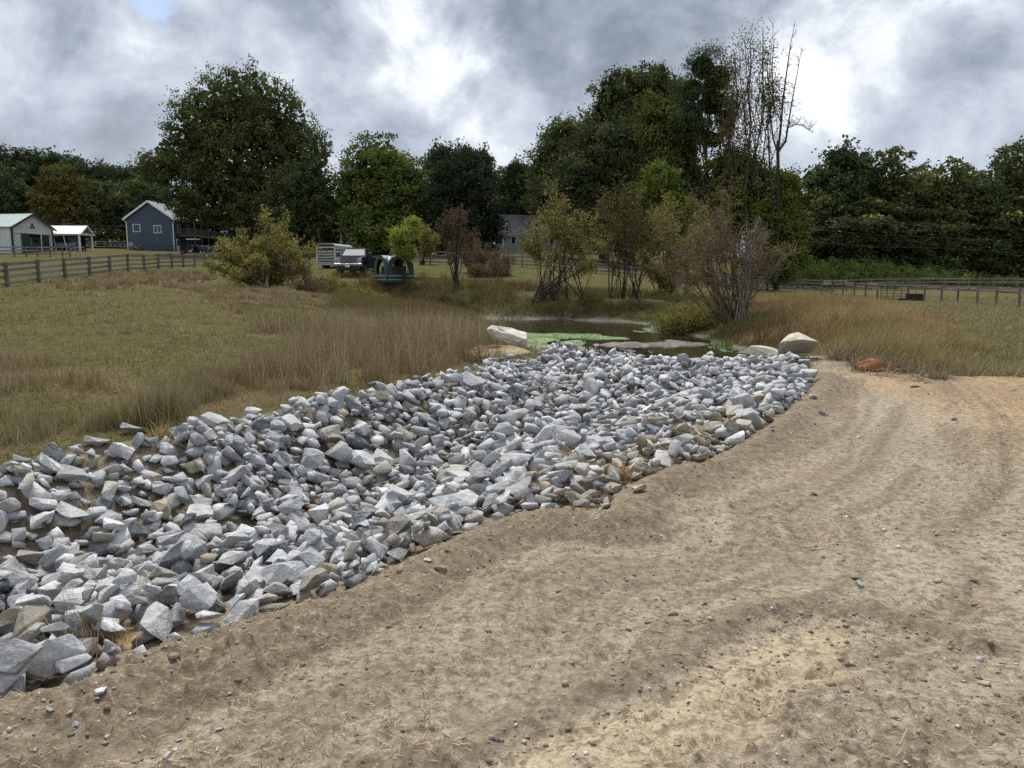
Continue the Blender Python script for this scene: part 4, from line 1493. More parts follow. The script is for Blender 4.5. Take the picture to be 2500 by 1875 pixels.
    base = np.array([(1, 0, -.1), (-.1, .8, 0), (-.9, .1, -.1), (.15, -.75, 0), (.1, .1, .75), (0, 0, -.7)])
    jit = base[None] * rg.uniform(.65, 1.2, (nb, 6, 3))
    c_, s_ = np.cos(th)[:, None], np.sin(th)[:, None]
    V = np.stack([jit[:, :, 0] * c_ - jit[:, :, 1] * s_, jit[:, :, 0] * s_ + jit[:, :, 1] * c_, jit[:, :, 2] * .8], 2) * s[:, None, None]
    V += np.c_[x, y, gz(x, y) + s * .15][:, None]
    kk = np.arange(nb)[:, None] * 6
    Fq = np.concatenate([kk + np.array([[a, b, c]]) for a, b, c in [(0, 1, 4), (1, 2, 4), (2, 3, 4), (3, 0, 4), (1, 0, 5), (2, 1, 5), (3, 2, 5), (0, 3, 5)]])
    tone = np.where(rg.rand(nb) < .78, rg.uniform(0, .55, nb), rg.uniform(.6, 1, nb))
    peb = blade_material('pebble', [(0., (.17, .14, .105)), (.3, (.25, .205, .15)), (.55, (.33, .275, .20)), (.75, (.36, .35, .33)), (1., (.60, .58, .54))], rough=.9, trans=0.0)
    stuff('gravel', [(V.reshape(-1, 3), Fq, np.repeat(tone, 6))], peb, 'small pebbles and clods strewn over the dirt track', 'gravel')


build_grass()


# ------------------------------------------------------------------ trees and shrubs


def leaf_material(name, stops, rough=.6, trans=.12):
    return blade_material(name, stops, rough, trans)


LEAF = {
    'oak': leaf_material('oak_leaves', [(0., (.052, .066, .026)), (.45, (.097, .118, .045)), (.8, (.164, .189, .063)), (1., (.240, .248, .083))]),
    'deep': leaf_material('deep_leaves', [(0., (.043, .052, .026)), (.5, (.072, .091, .041)), (.85, (.125, .137, .057)), (1., (.184, .189, .072))]),
    'olive': leaf_material('olive_leaves', [(0., (.064, .079, .028)), (.45, (.121, .139, .044)), (.8, (.197, .213, .060)), (1., (.277, .266, .079))]),
    'green': leaf_material('green_leaves', [(0., (.063, .087, .027)), (.45, (.123, .161, .042)), (.8, (.209, .242, .063)), (1., (.307, .308, .085))]),
    'lime': leaf_material('lime_leaves', [(0., (.075, .110, .025)), (.5, (.144, .188, .040)), (1., (.237, .269, .069))]),
    'pine': leaf_material('pine_needles', [(0., (.040, .056, .029)), (.5, (.072, .100, .048)), (.85, (.125, .152, .068)), (1., (.184, .194, .085))]),
    'magnolia': leaf_material('magnolia_leaves', [(0., (.022, .031, .021)), (.5, (.040, .053, .031)), (.8, (.067, .077, .044)), (1., (.156, .129, .083))], .35),
    'bronze': leaf_material('bronze_leaves', [(0., (.081, .077, .029)), (.5, (.145, .133, .043)), (.85, (.212, .177, .054)), (1., (.282, .201, .069))]),
    'rust': leaf_material('rust_leaves', [(0., (.095, .064, .036)), (.5, (.160, .115, .066)), (1., (.235, .175, .105))]),
    'leafy': leaf_material('leafy_green', [(0., (.070, .090, .023)), (.5, (.132, .162, .039)), (.85, (.194, .217, .055)), (1., (.264, .261, .072))]),
    'tan': leaf_material('tan_leaves', [(0., (.094, .065, .027)), (.5, (.181, .125, .056)), (1., (.263, .194, .094))]),
    'willow': leaf_material('willow_leaves', [(0., (.132, .121, .035)), (.4, (.223, .203, .064)), (.75, (.329, .300, .094)), (1., (.447, .395, .157))], .6, .25),
    'willow_bright': leaf_material('bright_willow_leaves', [(0., (.167, .191, .040)), (.5, (.293, .328, .066)), (1., (.449, .457, .127))], .6, .25),
    'autumn': leaf_material('autumn_leaves', [(0., (.096, .105, .032)), (.55, (.149, .137, .045)), (.8, (.228, .108, .052)), (1., (.350, .131, .079))]),
    'weed': leaf_material('tall_weed_leaves', [(0., (.049, .075, .020)), (.5, (.102, .142, .038)), (.88, (.167, .203, .058)), (1., (.348, .348, .217))]),
}
BARK = {
    'grey': paint('grey_bark', (.115, .105, .092), .9, .25, 4.0, bump=.02, coord='pos', stretch=(4, 4, 1)),
    'dark': paint('dark_bark', (.050, .043, .037), .9, .25, 4.0, coord='pos', stretch=(4, 4, 1)),
    'pale': paint('pale_bark', (.30, .275, .24), .9, .25, 4.0, coord='pos', stretch=(4, 4, 1)),
    'brown': paint('brown_twigs', (.17, .125, .09), .9, .25, 4.0, coord='pos'),
    'olive': paint('olive_twigs', (.15, .125, .075), .9, .25, 4.0, coord='pos'),
    'rust': paint('rust_twigs', (.25, .195, .115), .9, .25, 3.0, coord='pos'),
}


def sticks(P0, P1, r0, r1, n=3):
    """tapered prisms between point arrays"""
    d = P1 - P0
    L = np.linalg.norm(d, axis=1, keepdims=True) + 1e-9
    d = d / L
    ref = np.where(np.abs(d[:, 2:3]) < .9, np.array([[0, 0, 1.]]), np.array([[1., 0, 0]]))
    a = np.cross(d, ref)
    a /= np.linalg.norm(a, axis=1, keepdims=True)
    b = np.cross(d, a)
    V = []
    for P, r in ((P0, r0), (P1, r1)):
        for k in range(n):
            t = 2 * math.pi * k / n
            V.append(P + (a * math.cos(t) + b * math.sin(t)) * np.asarray(r)[:, None])
    V = np.stack(V, 1).reshape(-1, 3)
    base = np.arange(len(P0))[:, None] * (2 * n)
    Fq = np.concatenate([base + np.array([[k, (k + 1) % n, n + (k + 1) % n, n + k]]) for k in range(n)])
    return V, Fq


def leaf_quads(rg, C, size, tone, aspect=.6, droop=0.0, outward=None):
    n = len(C)
    u = rg.normal(0, 1, (n, 3))
    if droop:
        u[:, 2] -= droop
    u /= np.linalg.norm(u, axis=1, keepdims=True)
    w = rg.normal(0, 1, (n, 3))
    if outward is not None:
        w = np.cross(u, outward + rg.normal(0, .6, (n, 3)))
    else:
        w = np.cross(u, w)
    w /= np.linalg.norm(w, axis=1, keepdims=True) + 1e-9
    s = (np.asarray(size) * rg.uniform(.6, 1.25, n))[:, None]
    V = np.stack([C - u * s * .5, C + w * s * aspect * .5, C + u * s * .5, C - w * s * aspect * .5], 1).reshape(-1, 3)
    return V, np.arange(n)[:, None] * 4 + np.array([[0, 1, 2, 3]]), np.repeat(tone, 4)


def crown_points(rg, blobs, n, clump, fill=.25, flat=.8):
    """leaf positions in clumps through ellipsoids (cx, cy, cz, rx, ry, rz)"""
    B = np.array(blobs, float)
    wt = (B[:, 3] * B[:, 5]) + .1
    per = 70
    nc = max(6, n // per)
    bi = rg.choice(len(B), nc, p=wt / wt.sum())
    d = rg.normal(0, 1, (nc, 3))
    d /= np.linalg.norm(d, axis=1, keepdims=True)
    rad = np.where(rg.rand(nc) < fill, rg.uniform(.2, .7, nc), rg.uniform(.74, 1.06, nc))
    cc = B[bi, :3] + d * rad[:, None] * B[bi, 3:]
    cr = clump * rg.uniform(.55, 1.35, nc)
    k = rg.poisson(per * np.clip(cr / clump, .5, 1.4))
    ci = np.repeat(np.arange(nc), k)
    g = rg.normal(0, .5, (len(ci), 3))
    g[:, 2] *= flat
    P = cc[ci] + g * cr[ci][:, None]
    ctone = rg.normal(.45, .16, nc)
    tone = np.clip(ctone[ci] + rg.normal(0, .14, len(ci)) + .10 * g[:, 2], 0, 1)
    out = d[ci]
    return P, tone, out, cc


def px_blobs(blobs, y, depth=.85):
    out = []
    for b in blobs:
        u, v, ru, rv = b[:4]
        yy = y + (b[4] if len(b) > 4 else 0)
        c = at(u, v, yy)
        s = yy / F_PX
        out.append((c.x, c.y, c.z, ru * s, max(ru, rv * .6) * s * depth, rv * s))
    return out


def limb_segments(rg, p0, p1, r0, r1, n=5, wob=.06):
    p0, p1 = np.array(p0), np.array(p1)
    L = np.linalg.norm(p1 - p0)
    t = np.linspace(0, 1, n + 1)[:, None]
    sag = np.array([0, 0, 1.]) * (t * (1 - t)) * L * .18
    pts = p0 + (p1 - p0) * t + sag + rg.normal(0, 1, (n + 1, 3)) * wob * L * np.sin(t * math.pi) * .6
    rr = r0 + (r1 - r0) * t[:, 0]
    return pts, rr


def path_sticks(paths, n=6):
    P0, P1, R0, R1 = [], [], [], []
    for pts, rr in paths:
        P0.append(pts[:-1]); P1.append(pts[1:]); R0.append(rr[:-1]); R1.append(rr[1:])
    return sticks(np.concatenate(P0), np.concatenate(P1), np.concatenate(R0), np.concatenate(R1), n)


def add_tree(label, base, blobs, n, leaf, clump, mat, seed, bark='dark', trunk_r=.3, limbs=10, name='tree', cat='tree', group=None, fill=.25, aspect=.65, trunk_top=.75, extra=None, flat=.8, droop=0.0, core=.78):
    rg = np.random.RandomState(seed)
    root = thing(name, base, label, cat, group=group)
    o0 = np.array(base[:])
    P, tone, out, cc = crown_points(rg, blobs, int(n * 1.0), clump, fill, flat)
    V, Fq, T = leaf_quads(rg, P - o0, np.full(len(P), leaf * 1.22), tone, aspect, droop, out)
    if core:      # coarser inner foliage
        Bc = np.array(blobs, float)
        m = int(n * .16)
        bi = rg.choice(len(Bc), m, p=Bc[:, 3] * Bc[:, 5] / (Bc[:, 3] * Bc[:, 5]).sum())
        dv = rg.normal(0, 1, (m, 3))
        dv *= (rg.rand(m) ** .4 * core / np.linalg.norm(dv, axis=1))[:, None]
        Pc = Bc[bi, :3] + dv * Bc[bi, 3:]
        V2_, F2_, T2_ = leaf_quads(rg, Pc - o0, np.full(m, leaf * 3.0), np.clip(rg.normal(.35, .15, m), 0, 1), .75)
        Fq = np.concatenate([Fq, F2_ + len(V)])
        V, T = np.concatenate([V, V2_]), np.concatenate([T, T2_])
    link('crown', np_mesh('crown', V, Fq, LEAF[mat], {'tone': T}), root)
    B = np.array(blobs, float)
    zt, zb = (B[:, 2] + B[:, 5]).max(), o0[2]
    cx, cy = np.average(B[:, 0], weights=B[:, 3]), np.average(B[:, 1], weights=B[:, 3])
    top = np.array([o0[0] * .4 + cx * .6, o0[1] * .4 + cy * .6, zb + (zt - zb) * trunk_top])
    pts, rr = limb_segments(rg, o0 - [0, 0, .3], top, trunk_r, trunk_r * .25, 8, .02)
    paths = [(pts - o0, rr)]
    for i in rg.choice(len(cc), min(limbs, len(cc)), replace=False):
        f = rg.uniform(.3, .95)
        s = pts[int(f * 8)]
        paths.append(tuple((a - o0 if j == 0 else a) for j, a in enumerate(limb_segments(rg, s, cc[i], trunk_r * .35 * (1.2 - f * .6), .03, 4, .08))))
    for e in (extra or []):
        paths.append((np.array(e[0]) - o0, np.array(e[1])))
    V, Fq = path_sticks(paths, 6)
    link('trunk', np_mesh('trunk', V, Fq, BARK[bark]), root)
    return root


def tree_px(label, u, y, blobs, n, leaf=.34, clump=1.2, mat='oak', seed=0, **kw):
    x = at(u, 600, y).x
    return add_tree(label, gpt(x, y), px_blobs(blobs, y), n, leaf, clump, mat, seed, **kw)


def build_big_trees():
    tree_px('huge spreading oak towering over the blue house', 600, 122,
            [(590, 255, 115, 95), (500, 300, 90, 85), (670, 300, 95, 100), (455, 385, 85, 75), (600, 390, 150, 120), (740, 385, 75, 80), (405, 400, 66, 42), (372, 425, 40, 24), (540, 470, 130, 75),
             (690, 480, 120, 90), (460, 490, 62, 45, -2), (480, 525, 50, 22, -3), (600, 520, 100, 42)], 62000, .30, 1.0, 'oak', 1, trunk_r=.75, limbs=34, name='oak_tree', fill=.12, bark='dark', core=.80)
    tree_px('low dark tree filling the gap right of the big oak', 745, 112, [(745, 470, 80, 85), (700, 540, 85, 70), (790, 540, 70, 75)], 15000, .34, 1.1, 'deep', 2, limbs=8)
    tree_px('rounded olive green tree right of the big oak', 930, 112, [(925, 420, 92, 88), (875, 480, 66, 90), (985, 480, 72, 100), (930, 560, 105, 85), (1010, 560, 60, 70)], 30000, .32, 1.0, 'green', 3, trunk_r=.45, limbs=14, fill=.15)
    tree_px('almost black magnolia left of the grey house', 1130, 108, [(1125, 465, 72, 85), (1085, 530, 62, 85), (1170, 535, 62, 85), (1130, 585, 80, 60)], 20000, .34, .9, 'magnolia', 4, limbs=8, fill=.15)
    tree_px('slim grey green tree between magnolia and grey house', 1215, 148, [(1215, 470, 42, 65), (1250, 510, 45, 60), (1200, 540, 40, 50)], 9000, .3, .9, 'oak', 5, limbs=8)
    tree_px('tree with airy top at the left end of the tall grove', 1330, 146, [(1275, 440, 38, 50), (1330, 440, 55, 75), (1300, 520, 70, 70)], 12000, .3, .95, 'deep', 6, limbs=10)
    # the tall grove
    tree_px('tall dark hardwood stepping up the left side of the grove', 1420, 108, [(1385, 350, 62, 62), (1345, 415, 58, 55), (1430, 400, 80, 80), (1375, 480, 90, 70)], 20000, .34, 1.1, 'oak', 7, trunk_r=.4, limbs=16, fill=.12)
    tree_px('tallest round headed hardwood of the grove', 1550, 110, [(1510, 235, 66, 62), (1590, 225, 72, 62), (1630, 280, 60, 70), (1480, 310, 62, 58), (1550, 330, 100, 80)], 22000, .34, 1.05, 'oak', 8, trunk_r=.5, limbs=26, fill=.10)
    tree_px('broad deep green tree in front of the grove', 1470, 96, [(1490, 380, 95, 85), (1420, 450, 95, 80), (1540, 450, 90, 85), (1470, 530, 130, 70)], 30000, .30, 1.0, 'deep', 9, trunk_r=.4, limbs=12)
    tree_px('yellowing tree at the heart of the grove', 1630, 92, [(1610, 300, 62, 70), (1650, 370, 70, 80), (1610, 450, 75, 80), (1680, 480, 60, 80)], 22000, .27, .9, 'olive', 10, trunk_r=.35, limbs=14)
    tree_px('slender pine with bare lower trunk in the grove', 1731, 88, [(1715, 165, 48, 48), (1755, 190, 45, 50), (1688, 220, 45, 45), (1740, 250, 62, 52), (1690, 300, 55, 40), (1775, 290, 35, 40), (1735, 340, 50, 35)],
            16000, .26, .75, 'pine', 11, bark='grey', trunk_r=.24, limbs=30, name='pine_tree', fill=.2, trunk_top=.95, aspect=.35, core=.5)
    tree_px('dense leafy tree at the right edge of the grove', 1900, 84, [(1905, 470, 55, 65), (1870, 540, 70, 75), (1925, 570, 48, 70), (1890, 640, 75, 50)], 22000, .25, .75, 'leafy', 12, limbs=8, fill=.2)
    tree_px('mixed green tree filling the middle of the grove', 1800, 86, [(1790, 420, 60, 60), (1830, 470, 60, 75), (1770, 520, 75, 80), (1720, 580, 80, 60)], 22000, .26, .8, 'leafy', 13, limbs=12, fill=.2)
    tree_px('dark understory tree at the left foot of the grove', 1680, 90, [(1690, 520, 80, 70), (1600, 560, 80, 60)], 14000, .28, .9, 'deep', 14, limbs=6)
    tree_px('bright lime green sapling in front of the grove', 1620, 78, [(1615, 440, 45, 45), (1585, 470, 30, 30), (1640, 490, 45, 45)], 7000, .22, .55, 'lime', 15, trunk_r=.1, limbs=8)
    # thin half bare trees with vines
    for (u, lab, sd, mat, pts) in [(1790, 'thin half bare tree just right of the slender pine', 21, 'autumn', [(1770, 150, 26, 40), (1790, 230, 30, 60), (1775, 330, 34, 70)]),
                                   (1822, 'second thin half bare tree between the vine hung one and the pine', 23, 'autumn', [(1812, 130, 22, 45), (1825, 230, 26, 60), (1815, 330, 30, 70)]),
                                   (1878, 'slim grey trunk with few leaves touching the dead tree', 24, 'autumn', [(1872, 130, 18, 50), (1884, 250, 20, 70)]),
                                   (1852, 'thin vine hung tree with reddish leaves beside the dead trees', 22, 'autumn', [(1845, 110, 26, 55), (1862, 215, 36, 60), (1850, 330, 44, 70), (1830, 400, 50, 50)])]:
        y = 84
        tree_px(lab, u, y, pts, 2600, .17, 1.5, mat, sd, bark='grey', trunk_r=.15, limbs=16, fill=.6, trunk_top=.97, name='thin_tree', core=0)
    # dead twin leader tree
    y = 82
    rg = np.random.RandomState(30)

    def path(px, r0, r1):
        pts = np.array([at(u, v, y + dy)[:] for u, v, dy in px])
        return pts, np.linspace(r0, r1, len(px))
    main = [path([(1893, 690, 0), (1898, 560, 0), (1900, 450, 0), (1899, 372, 0)], .24, .17),
            path([(1899, 372, 0), (1906, 310, .1), (1912, 240, .2), (1922, 165, .3), (1930, 110, .3), (1940, 60, .3)], .14, .015),
            path([(1899, 372, 0), (1918, 345, -.2), (1925, 300, -.4), (1935, 240, -.5), (1948, 170, -.6), (1957, 118, -.6)], .12, .015),
            path([(1899, 374, 0), (1888, 340, .3), (1880, 280, .5), (1876, 210, .6), (1880, 150, .6), (1888, 60, .6)], .10, .012),
            path([(1925, 312, -.4), (1940, 304, -.5), (1960, 304, -.6), (1972, 315, -.6), (1985, 326, -.6)], .05, .012)]
    twigs = []
    for pts, rr in main[1:]:
        for k in range(22):
            i = rg.randint(len(pts) - 1)
            t = rg.rand()
            p = pts[i] * (1 - t) + pts[i + 1] * t
            e = p + np.array([rg.normal(0, .5), rg.normal(0, .4), abs(rg.normal(.6, .5))])
            twigs.append((np.array([p, (p + e) / 2 + rg.normal(0, .05, 3), e]), np.array([.028, .02, .010])))
            for q in range(2):
                s = (p + e) / 2
                twigs.append((np.array([s, s + np.array([rg.normal(0, .35), rg.normal(0, .3), rg.uniform(.1, .5)])]), np.array([.016, .009])))
    base = gpt(at(1893, 690, y).x, y)
    root = thing('dead_tree', base, 'bare dead tree with twin leaning leaders at the right of the grove', 'tree')
    o0 = np.array(base[:])
    V, Fq = path_sticks([(p - o0, r) for p, r in main], 7)
    link('trunk', np_mesh('trunk', V, Fq, BARK['dark']), root)
    V, Fq = path_sticks([(p - o0, r) for p, r in twigs], 3)
    link('twigs', np_mesh('twigs', V, Fq, BARK['dark']), root)['kind'] = 'stuff'
    # yellow cypresses behind the barn
    tree_px('yellowing cone shaped tree left behind the white shelter', 122, 150, [(122, 445, 22, 35), (115, 500, 40, 45), (118, 560, 52, 45)], 9000, .34, .9, 'bronze', 40, limbs=6)
    tree_px('yellowing cone shaped tree right behind the white shelter', 172, 152, [(172, 435, 20, 35), (172, 490, 36, 50), (176, 555, 46, 45)], 9000, .34, .9, 'bronze', 41, limbs=6)


# ---- forest walls: a few prototypes, copied
def proto_meshes():
    out = {}
    for key, seed, blobs, n, leaf, clump, mat, tr in [
        ('pine', 50, [(0, 0, .80, .15, .15, .13), (.10, .03, .66, .15, .14, .11), (-.12, 0, .62, .15, .14, .11), (.03, -.08, .50, .18, .18, .12), (-.06, .05, .36, .20, .2, .12)], 9500, .032, .06, 'pine', .013),
        ('pine', 51, [(0, 0, .88, .11, .11, .09), (.12, .02, .76, .11, .12, .08), (-.13, -.02, .74, .12, .12, .08), (.02, .1, .62, .15, .14, .10), (-.10, 0, .52, .13, .12, .09), (.12, 0, .48, .12, .12, .09)], 9000, .030, .055, 'pine', .013),
        ('round', 52, [(0, 0, .78, .22, .22, .18), (.16, 0, .58, .20, .2, .2), (-.17, .04, .56, .2, .2, .2), (0, -.08, .40, .28, .26, .22), (0, .05, .20, .28, .26, .18)], 10000, .035, .065, 'deep', .016),
        ('round', 53, [(.05, 0, .84, .15, .15, .13), (-.12, 0, .72, .16, .16, .14), (.16, .03, .64, .16, .16, .14), (0, -.06, .52, .24, .22, .16), (-.05, .02, .30, .30, .26, .20), (.08, 0, .14, .26, .24, .14)], 10000, .033, .06, 'oak', .015)]:
        rg = np.random.RandomState(seed)
        P, tone, outw, cc = crown_points(rg, blobs, n, clump, .25)
        V, Fq, T = leaf_quads(rg, P, np.full(len(P), leaf), tone, .6, 0, outw)
        crown = np_mesh('crown', V, Fq, LEAF[mat], {'tone': T})
        paths = [limb_segments(rg, (0, 0, -.02), (0, 0, .86), tr, .003, 6, .015)]
        for i in rg.choice(len(cc), 14, replace=False):
            paths.append(limb_segments(rg, (0, 0, cc[i][2] * .8), cc[i], tr * .3, .002, 3, .06))
        V, Fq = path_sticks(paths, 5)
        trunk = np_mesh('trunk', V, Fq, BARK['dark'])
        out.setdefault(key, []).append((crown, trunk))
    return out


def forest():
    pr = proto_meshes()
    rg = np.random.RandomState(60)

    def put(u, vtop, y, kind, label, group, wide=1.0, var=None):
        x = at(u, 600, y).x
        b = gpt(x, y)
        hgt = at(u, vtop, y).z - b.z
        crown, trunk = pr[kind][rg.randint(2) if var is None else var]
        root = thing('pine_tree' if kind == 'pine' else 'tree', b, label, 'tree', rg.uniform(0, 6.28), group)
        s = hgt / .97
        root.scale = (s * wide, s * wide, s)
        link('crown', crown, root)
        link('trunk', trunk, root)
    left = [(-95, 335), (-40, 348), (18, 348), (62, 366), (95, 356), (146, 372), (190, 380), (222, 390), (262, 400), (300, 398), (338, 404), (372, 398)]
    words = ['outermost', 'second', 'third', 'fourth', 'fifth', 'sixth', 'seventh', 'eighth', 'ninth', 'tenth', 'eleventh', 'twelfth', 'thirteenth', 'fourteenth', 'fifteenth', 'sixteenth', 'seventeenth', 'eighteenth', 'nineteenth', 'twentieth']
    for i, (u, v) in enumerate(left):
        put(u, v, 172 + rg.uniform(-8, 8), 'pine', f'{words[i]} pine from the left along the skyline behind the barn', 'pines behind the barn', 1.15)
    front = [(-60, 425), (15, 420), (62, 445), (205, 430), (240, 445), (275, 440), (312, 450), (350, 440), (395, 455), (430, 470)]
    for i, (u, v) in enumerate(front):
        put(u, v, 156 + rg.uniform(-3, 3), ['pine', 'round', 'pine'][i % 3], f'{words[i]} from the left of the lower dark trees behind barn and house', 'lower trees behind the barn', 1.25)
    mid = [(480, 480), (525, 505), (565, 500), (610, 490), (640, 470), (700, 480), (770, 490), (840, 470), (890, 460), (960, 480), (1040, 460), (1190, 500), (1260, 520), (1310, 520), (1400, 500), (1480, 500), (1560, 510)]
    for i, (u, v) in enumerate(mid):
        put(u, v, 160 + rg.uniform(-4, 4), 'round', f'{words[i]} from the left of the shaded trees behind the two houses', 'shaded trees behind the houses', 1.35)
    for i, (u, v) in enumerate([(1072, 352), (1128, 352), (1178, 362), (1262, 392), (1095, 360)]):
        put(u, v, 140, 'pine', f'{words[i]} of the round topped pines over the magnolia', 'pines over the magnolia', .85, 1)
    right = [(1950, 440, 'round', 0), (1995, 420, 'round', 1), (2050, 352, 'pine', 1), (2105, 372, 'round', 1), (2165, 368, 'round', 1), (2205, 425, 'round', 0), (2250, 405, 'round', 1), (2300, 392, 'round', 1),
             (2345, 415, 'round', 1), (2388, 440, 'round', 0), (2425, 380, 'round', 1), (2475, 352, 'round', 1), (2535, 340, 'pine', 1), (2600, 345, 'round', 1)]
    for i, (u, v, k, var) in enumerate(right):
        put(u, v, 112 + rg.uniform(-4, 4), k, f'{words[i]} from the left of the tall wood edge across the right meadow', 'tall trees across the meadow', 1.05, var)
    low = [(1960, 520), (2010, 500), (2060, 505), (2115, 490), (2170, 500), (2230, 520), (2290, 510), (2350, 520), (2410, 500), (2465, 480), (2520, 490), (2580, 500)]
    for i, (u, v) in enumerate(low):
        put(u, v, 106 + rg.uniform(-2, 2), 'round', f'{words[i]} from the left of the low dark trees under the right wood', 'low trees under the right wood', 1.5)
    back = [(1930, 470), (1985, 470), (2040, 440), (2100, 450), (2160, 450), (2220, 480), (2280, 470), (2340, 470), (2400, 460), (2460, 440), (2520, 430), (2590, 430)]
    for i, (u, v) in enumerate(back):
        put(u, v, 128, 'round', f'{words[i]} from the left of the rear trees in the right wood', 'rear trees of the right wood', 1.4)


def build_weed_bank():
    """mass of tall green weeds beyond the right fence"""
    rg = np.random.RandomState(70)
    blobs = []
    for i in range(150):
        u = rg.uniform(1880, 2620)
        y = rg.uniform(89, 101)
        x = at(u, 690, y).x
        top = np.interp(u, [1880, 1960, 2040, 2180, 2290, 2360, 2420, 2500, 2620], [655, 640, 640, 642, 655, 662, 672, 682, 680]) + rg.uniform(-4, 14)
        z0, z1 = float(gz(x, y)[0]), at(u, top, y).z
        blobs.append((x, y, z0 * .45 + z1 * .55, rg.uniform(.9, 1.9), 1.1, max(.3, (z1 - z0) * .48)))
    P, tone, out, _ = crown_points(rg, blobs, 46000, .42, .2, 1.1)
    V, Fq, T = leaf_quads(rg, P, np.full(len(P), .21), tone * .8 + .18 * rg.rand(len(P)), .5, 0, out)
    o = link('tall_weeds', np_mesh('tall_weeds', V, Fq, LEAF['weed'], {'tone': np.clip(T, 0, 1)}))
    tag(o, 'bank of tall green weeds beyond the right hand fence', 'weeds', None, 'stuff')


def add_shrub(name, label, cat, bases, blobs, stems, twigs, leaves, mat, bark, seed, leaf=.16, aspect=.28, stem_r=.035, droop=.3, clumpy=.35, group=None, twig_mat=None, straight=.08, twig_r=.013, low=.4):
    leaves, leaf = int(leaves * 1.7), leaf * 1.3
    """many stemmed shrub: stems fan from the bases to points in the crown, twigs and leaves follow them"""
    rg = np.random.RandomState(seed)
    root = thing(name, bases[0], label, cat, group=group)
    o0 = np.array(bases[0][:])
    B = np.array(blobs, float)
    wt = B[:, 3] * B[:, 5]
    paths, tw0, tw1, r0, r1, lp = [], [], [], [], [], []
    for s in range(stems):
        b = np.array(bases[rg.randint(len(bases))][:]) + np.array([rg.normal(0, .12), rg.normal(0, .12), -.05])
        c = B[rg.choice(len(B), p=wt / wt.sum())]
        d = rg.normal(0, 1, 3)
        d /= np.linalg.norm(d)
        e = c[:3] + d * c[3:] * rg.uniform(.6, 1.1)
        L = np.linalg.norm(e - b)
        n = 6
        t = np.linspace(0, 1, n + 1)[:, None]
        mid = np.array([b[0] + (e[0] - b[0]) * .46, b[1] + (e[1] - b[1]) * .46, b[2] + (e[2] - b[2]) * .58])
        pts = (1 - t) ** 2 * b + 2 * t * (1 - t) * mid + t * t * e + rg.normal(0, straight * L * .12, (n + 1, 3)) * np.sin(t * math.pi)
        rr = np.linspace(stem_r * rg.uniform(.6, 1.2), .006, n + 1)
        paths.append((pts, rr))
        for k in range(twigs):
            f = rg.uniform(low, 1.0) * n
            i = min(int(f), n - 1)
            p = pts[i] + (pts[i + 1] - pts[i]) * (f - i)
            dr = (pts[i + 1] - pts[i]) / (np.linalg.norm(pts[i + 1] - pts[i]) + 1e-9) * .6 + rg.normal(0, .6, 3) + [0, 0, .25]
            q = p + dr / np.linalg.norm(dr) * rg.uniform(.10, .24) * L * .55
            tw0.append(p); tw1.append(q); r0.append(twig_r); r1.append(twig_r * .5)
            for _ in range(3):
                a = p + (q - p) * rg.uniform(.3, 1)
                e2 = a + (rg.normal(0, 1, 3) + [0, 0, .2]) * .09 * L * .5
                tw0.append(a); tw1.append(e2); r0.append(twig_r * .75); r1.append(twig_r * .45)
                lp.append((a + e2) / 2)
                lp.append(e2)
    V, Fq = path_sticks([(p - o0, r) for p, r in paths], 5)
    link('stems', np_mesh('stems', V, Fq, BARK[bark]), root)['kind'] = 'stuff'
    V, Fq = sticks(np.array(tw0) - o0, np.array(tw1) - o0, np.array(r0), np.array(r1), 3)
    link('twigs', np_mesh('twigs', V, Fq, BARK[twig_mat or bark]), root)['kind'] = 'stuff'
    if leaves:
        lp = np.array(lp)
        idx = rg.randint(len(lp), size=leaves)
        C = lp[idx] + rg.normal(0, clumpy * .4, (leaves, 3))
        base_t = rg.rand(len(lp)) * .5 + .2
        tone = np.clip(base_t[idx] + rg.normal(0, .15, leaves), 0, 1)
        V, Fq, T = leaf_quads(rg, C - o0, np.full(leaves, leaf), tone, aspect, droop)
        link('foliage', np_mesh('foliage', V, Fq, LEAF[mat], {'tone': T}), root)
    return root


def shrub_px(name, label, cat, base_px, crown_px, y=None, **kw):
    bases = []
    for u, v in base_px:
        p = on_ground(u, v, 15, 110)
        bases.append(p)
    yy = y or float(np.mean([b.y for b in bases]))
    if y:
        bases = [gpt(at(u, v, y).x, y) for u, v in base_px]
    return add_shrub(name, label, cat, bases, px_blobs(crown_px, yy), **kw)


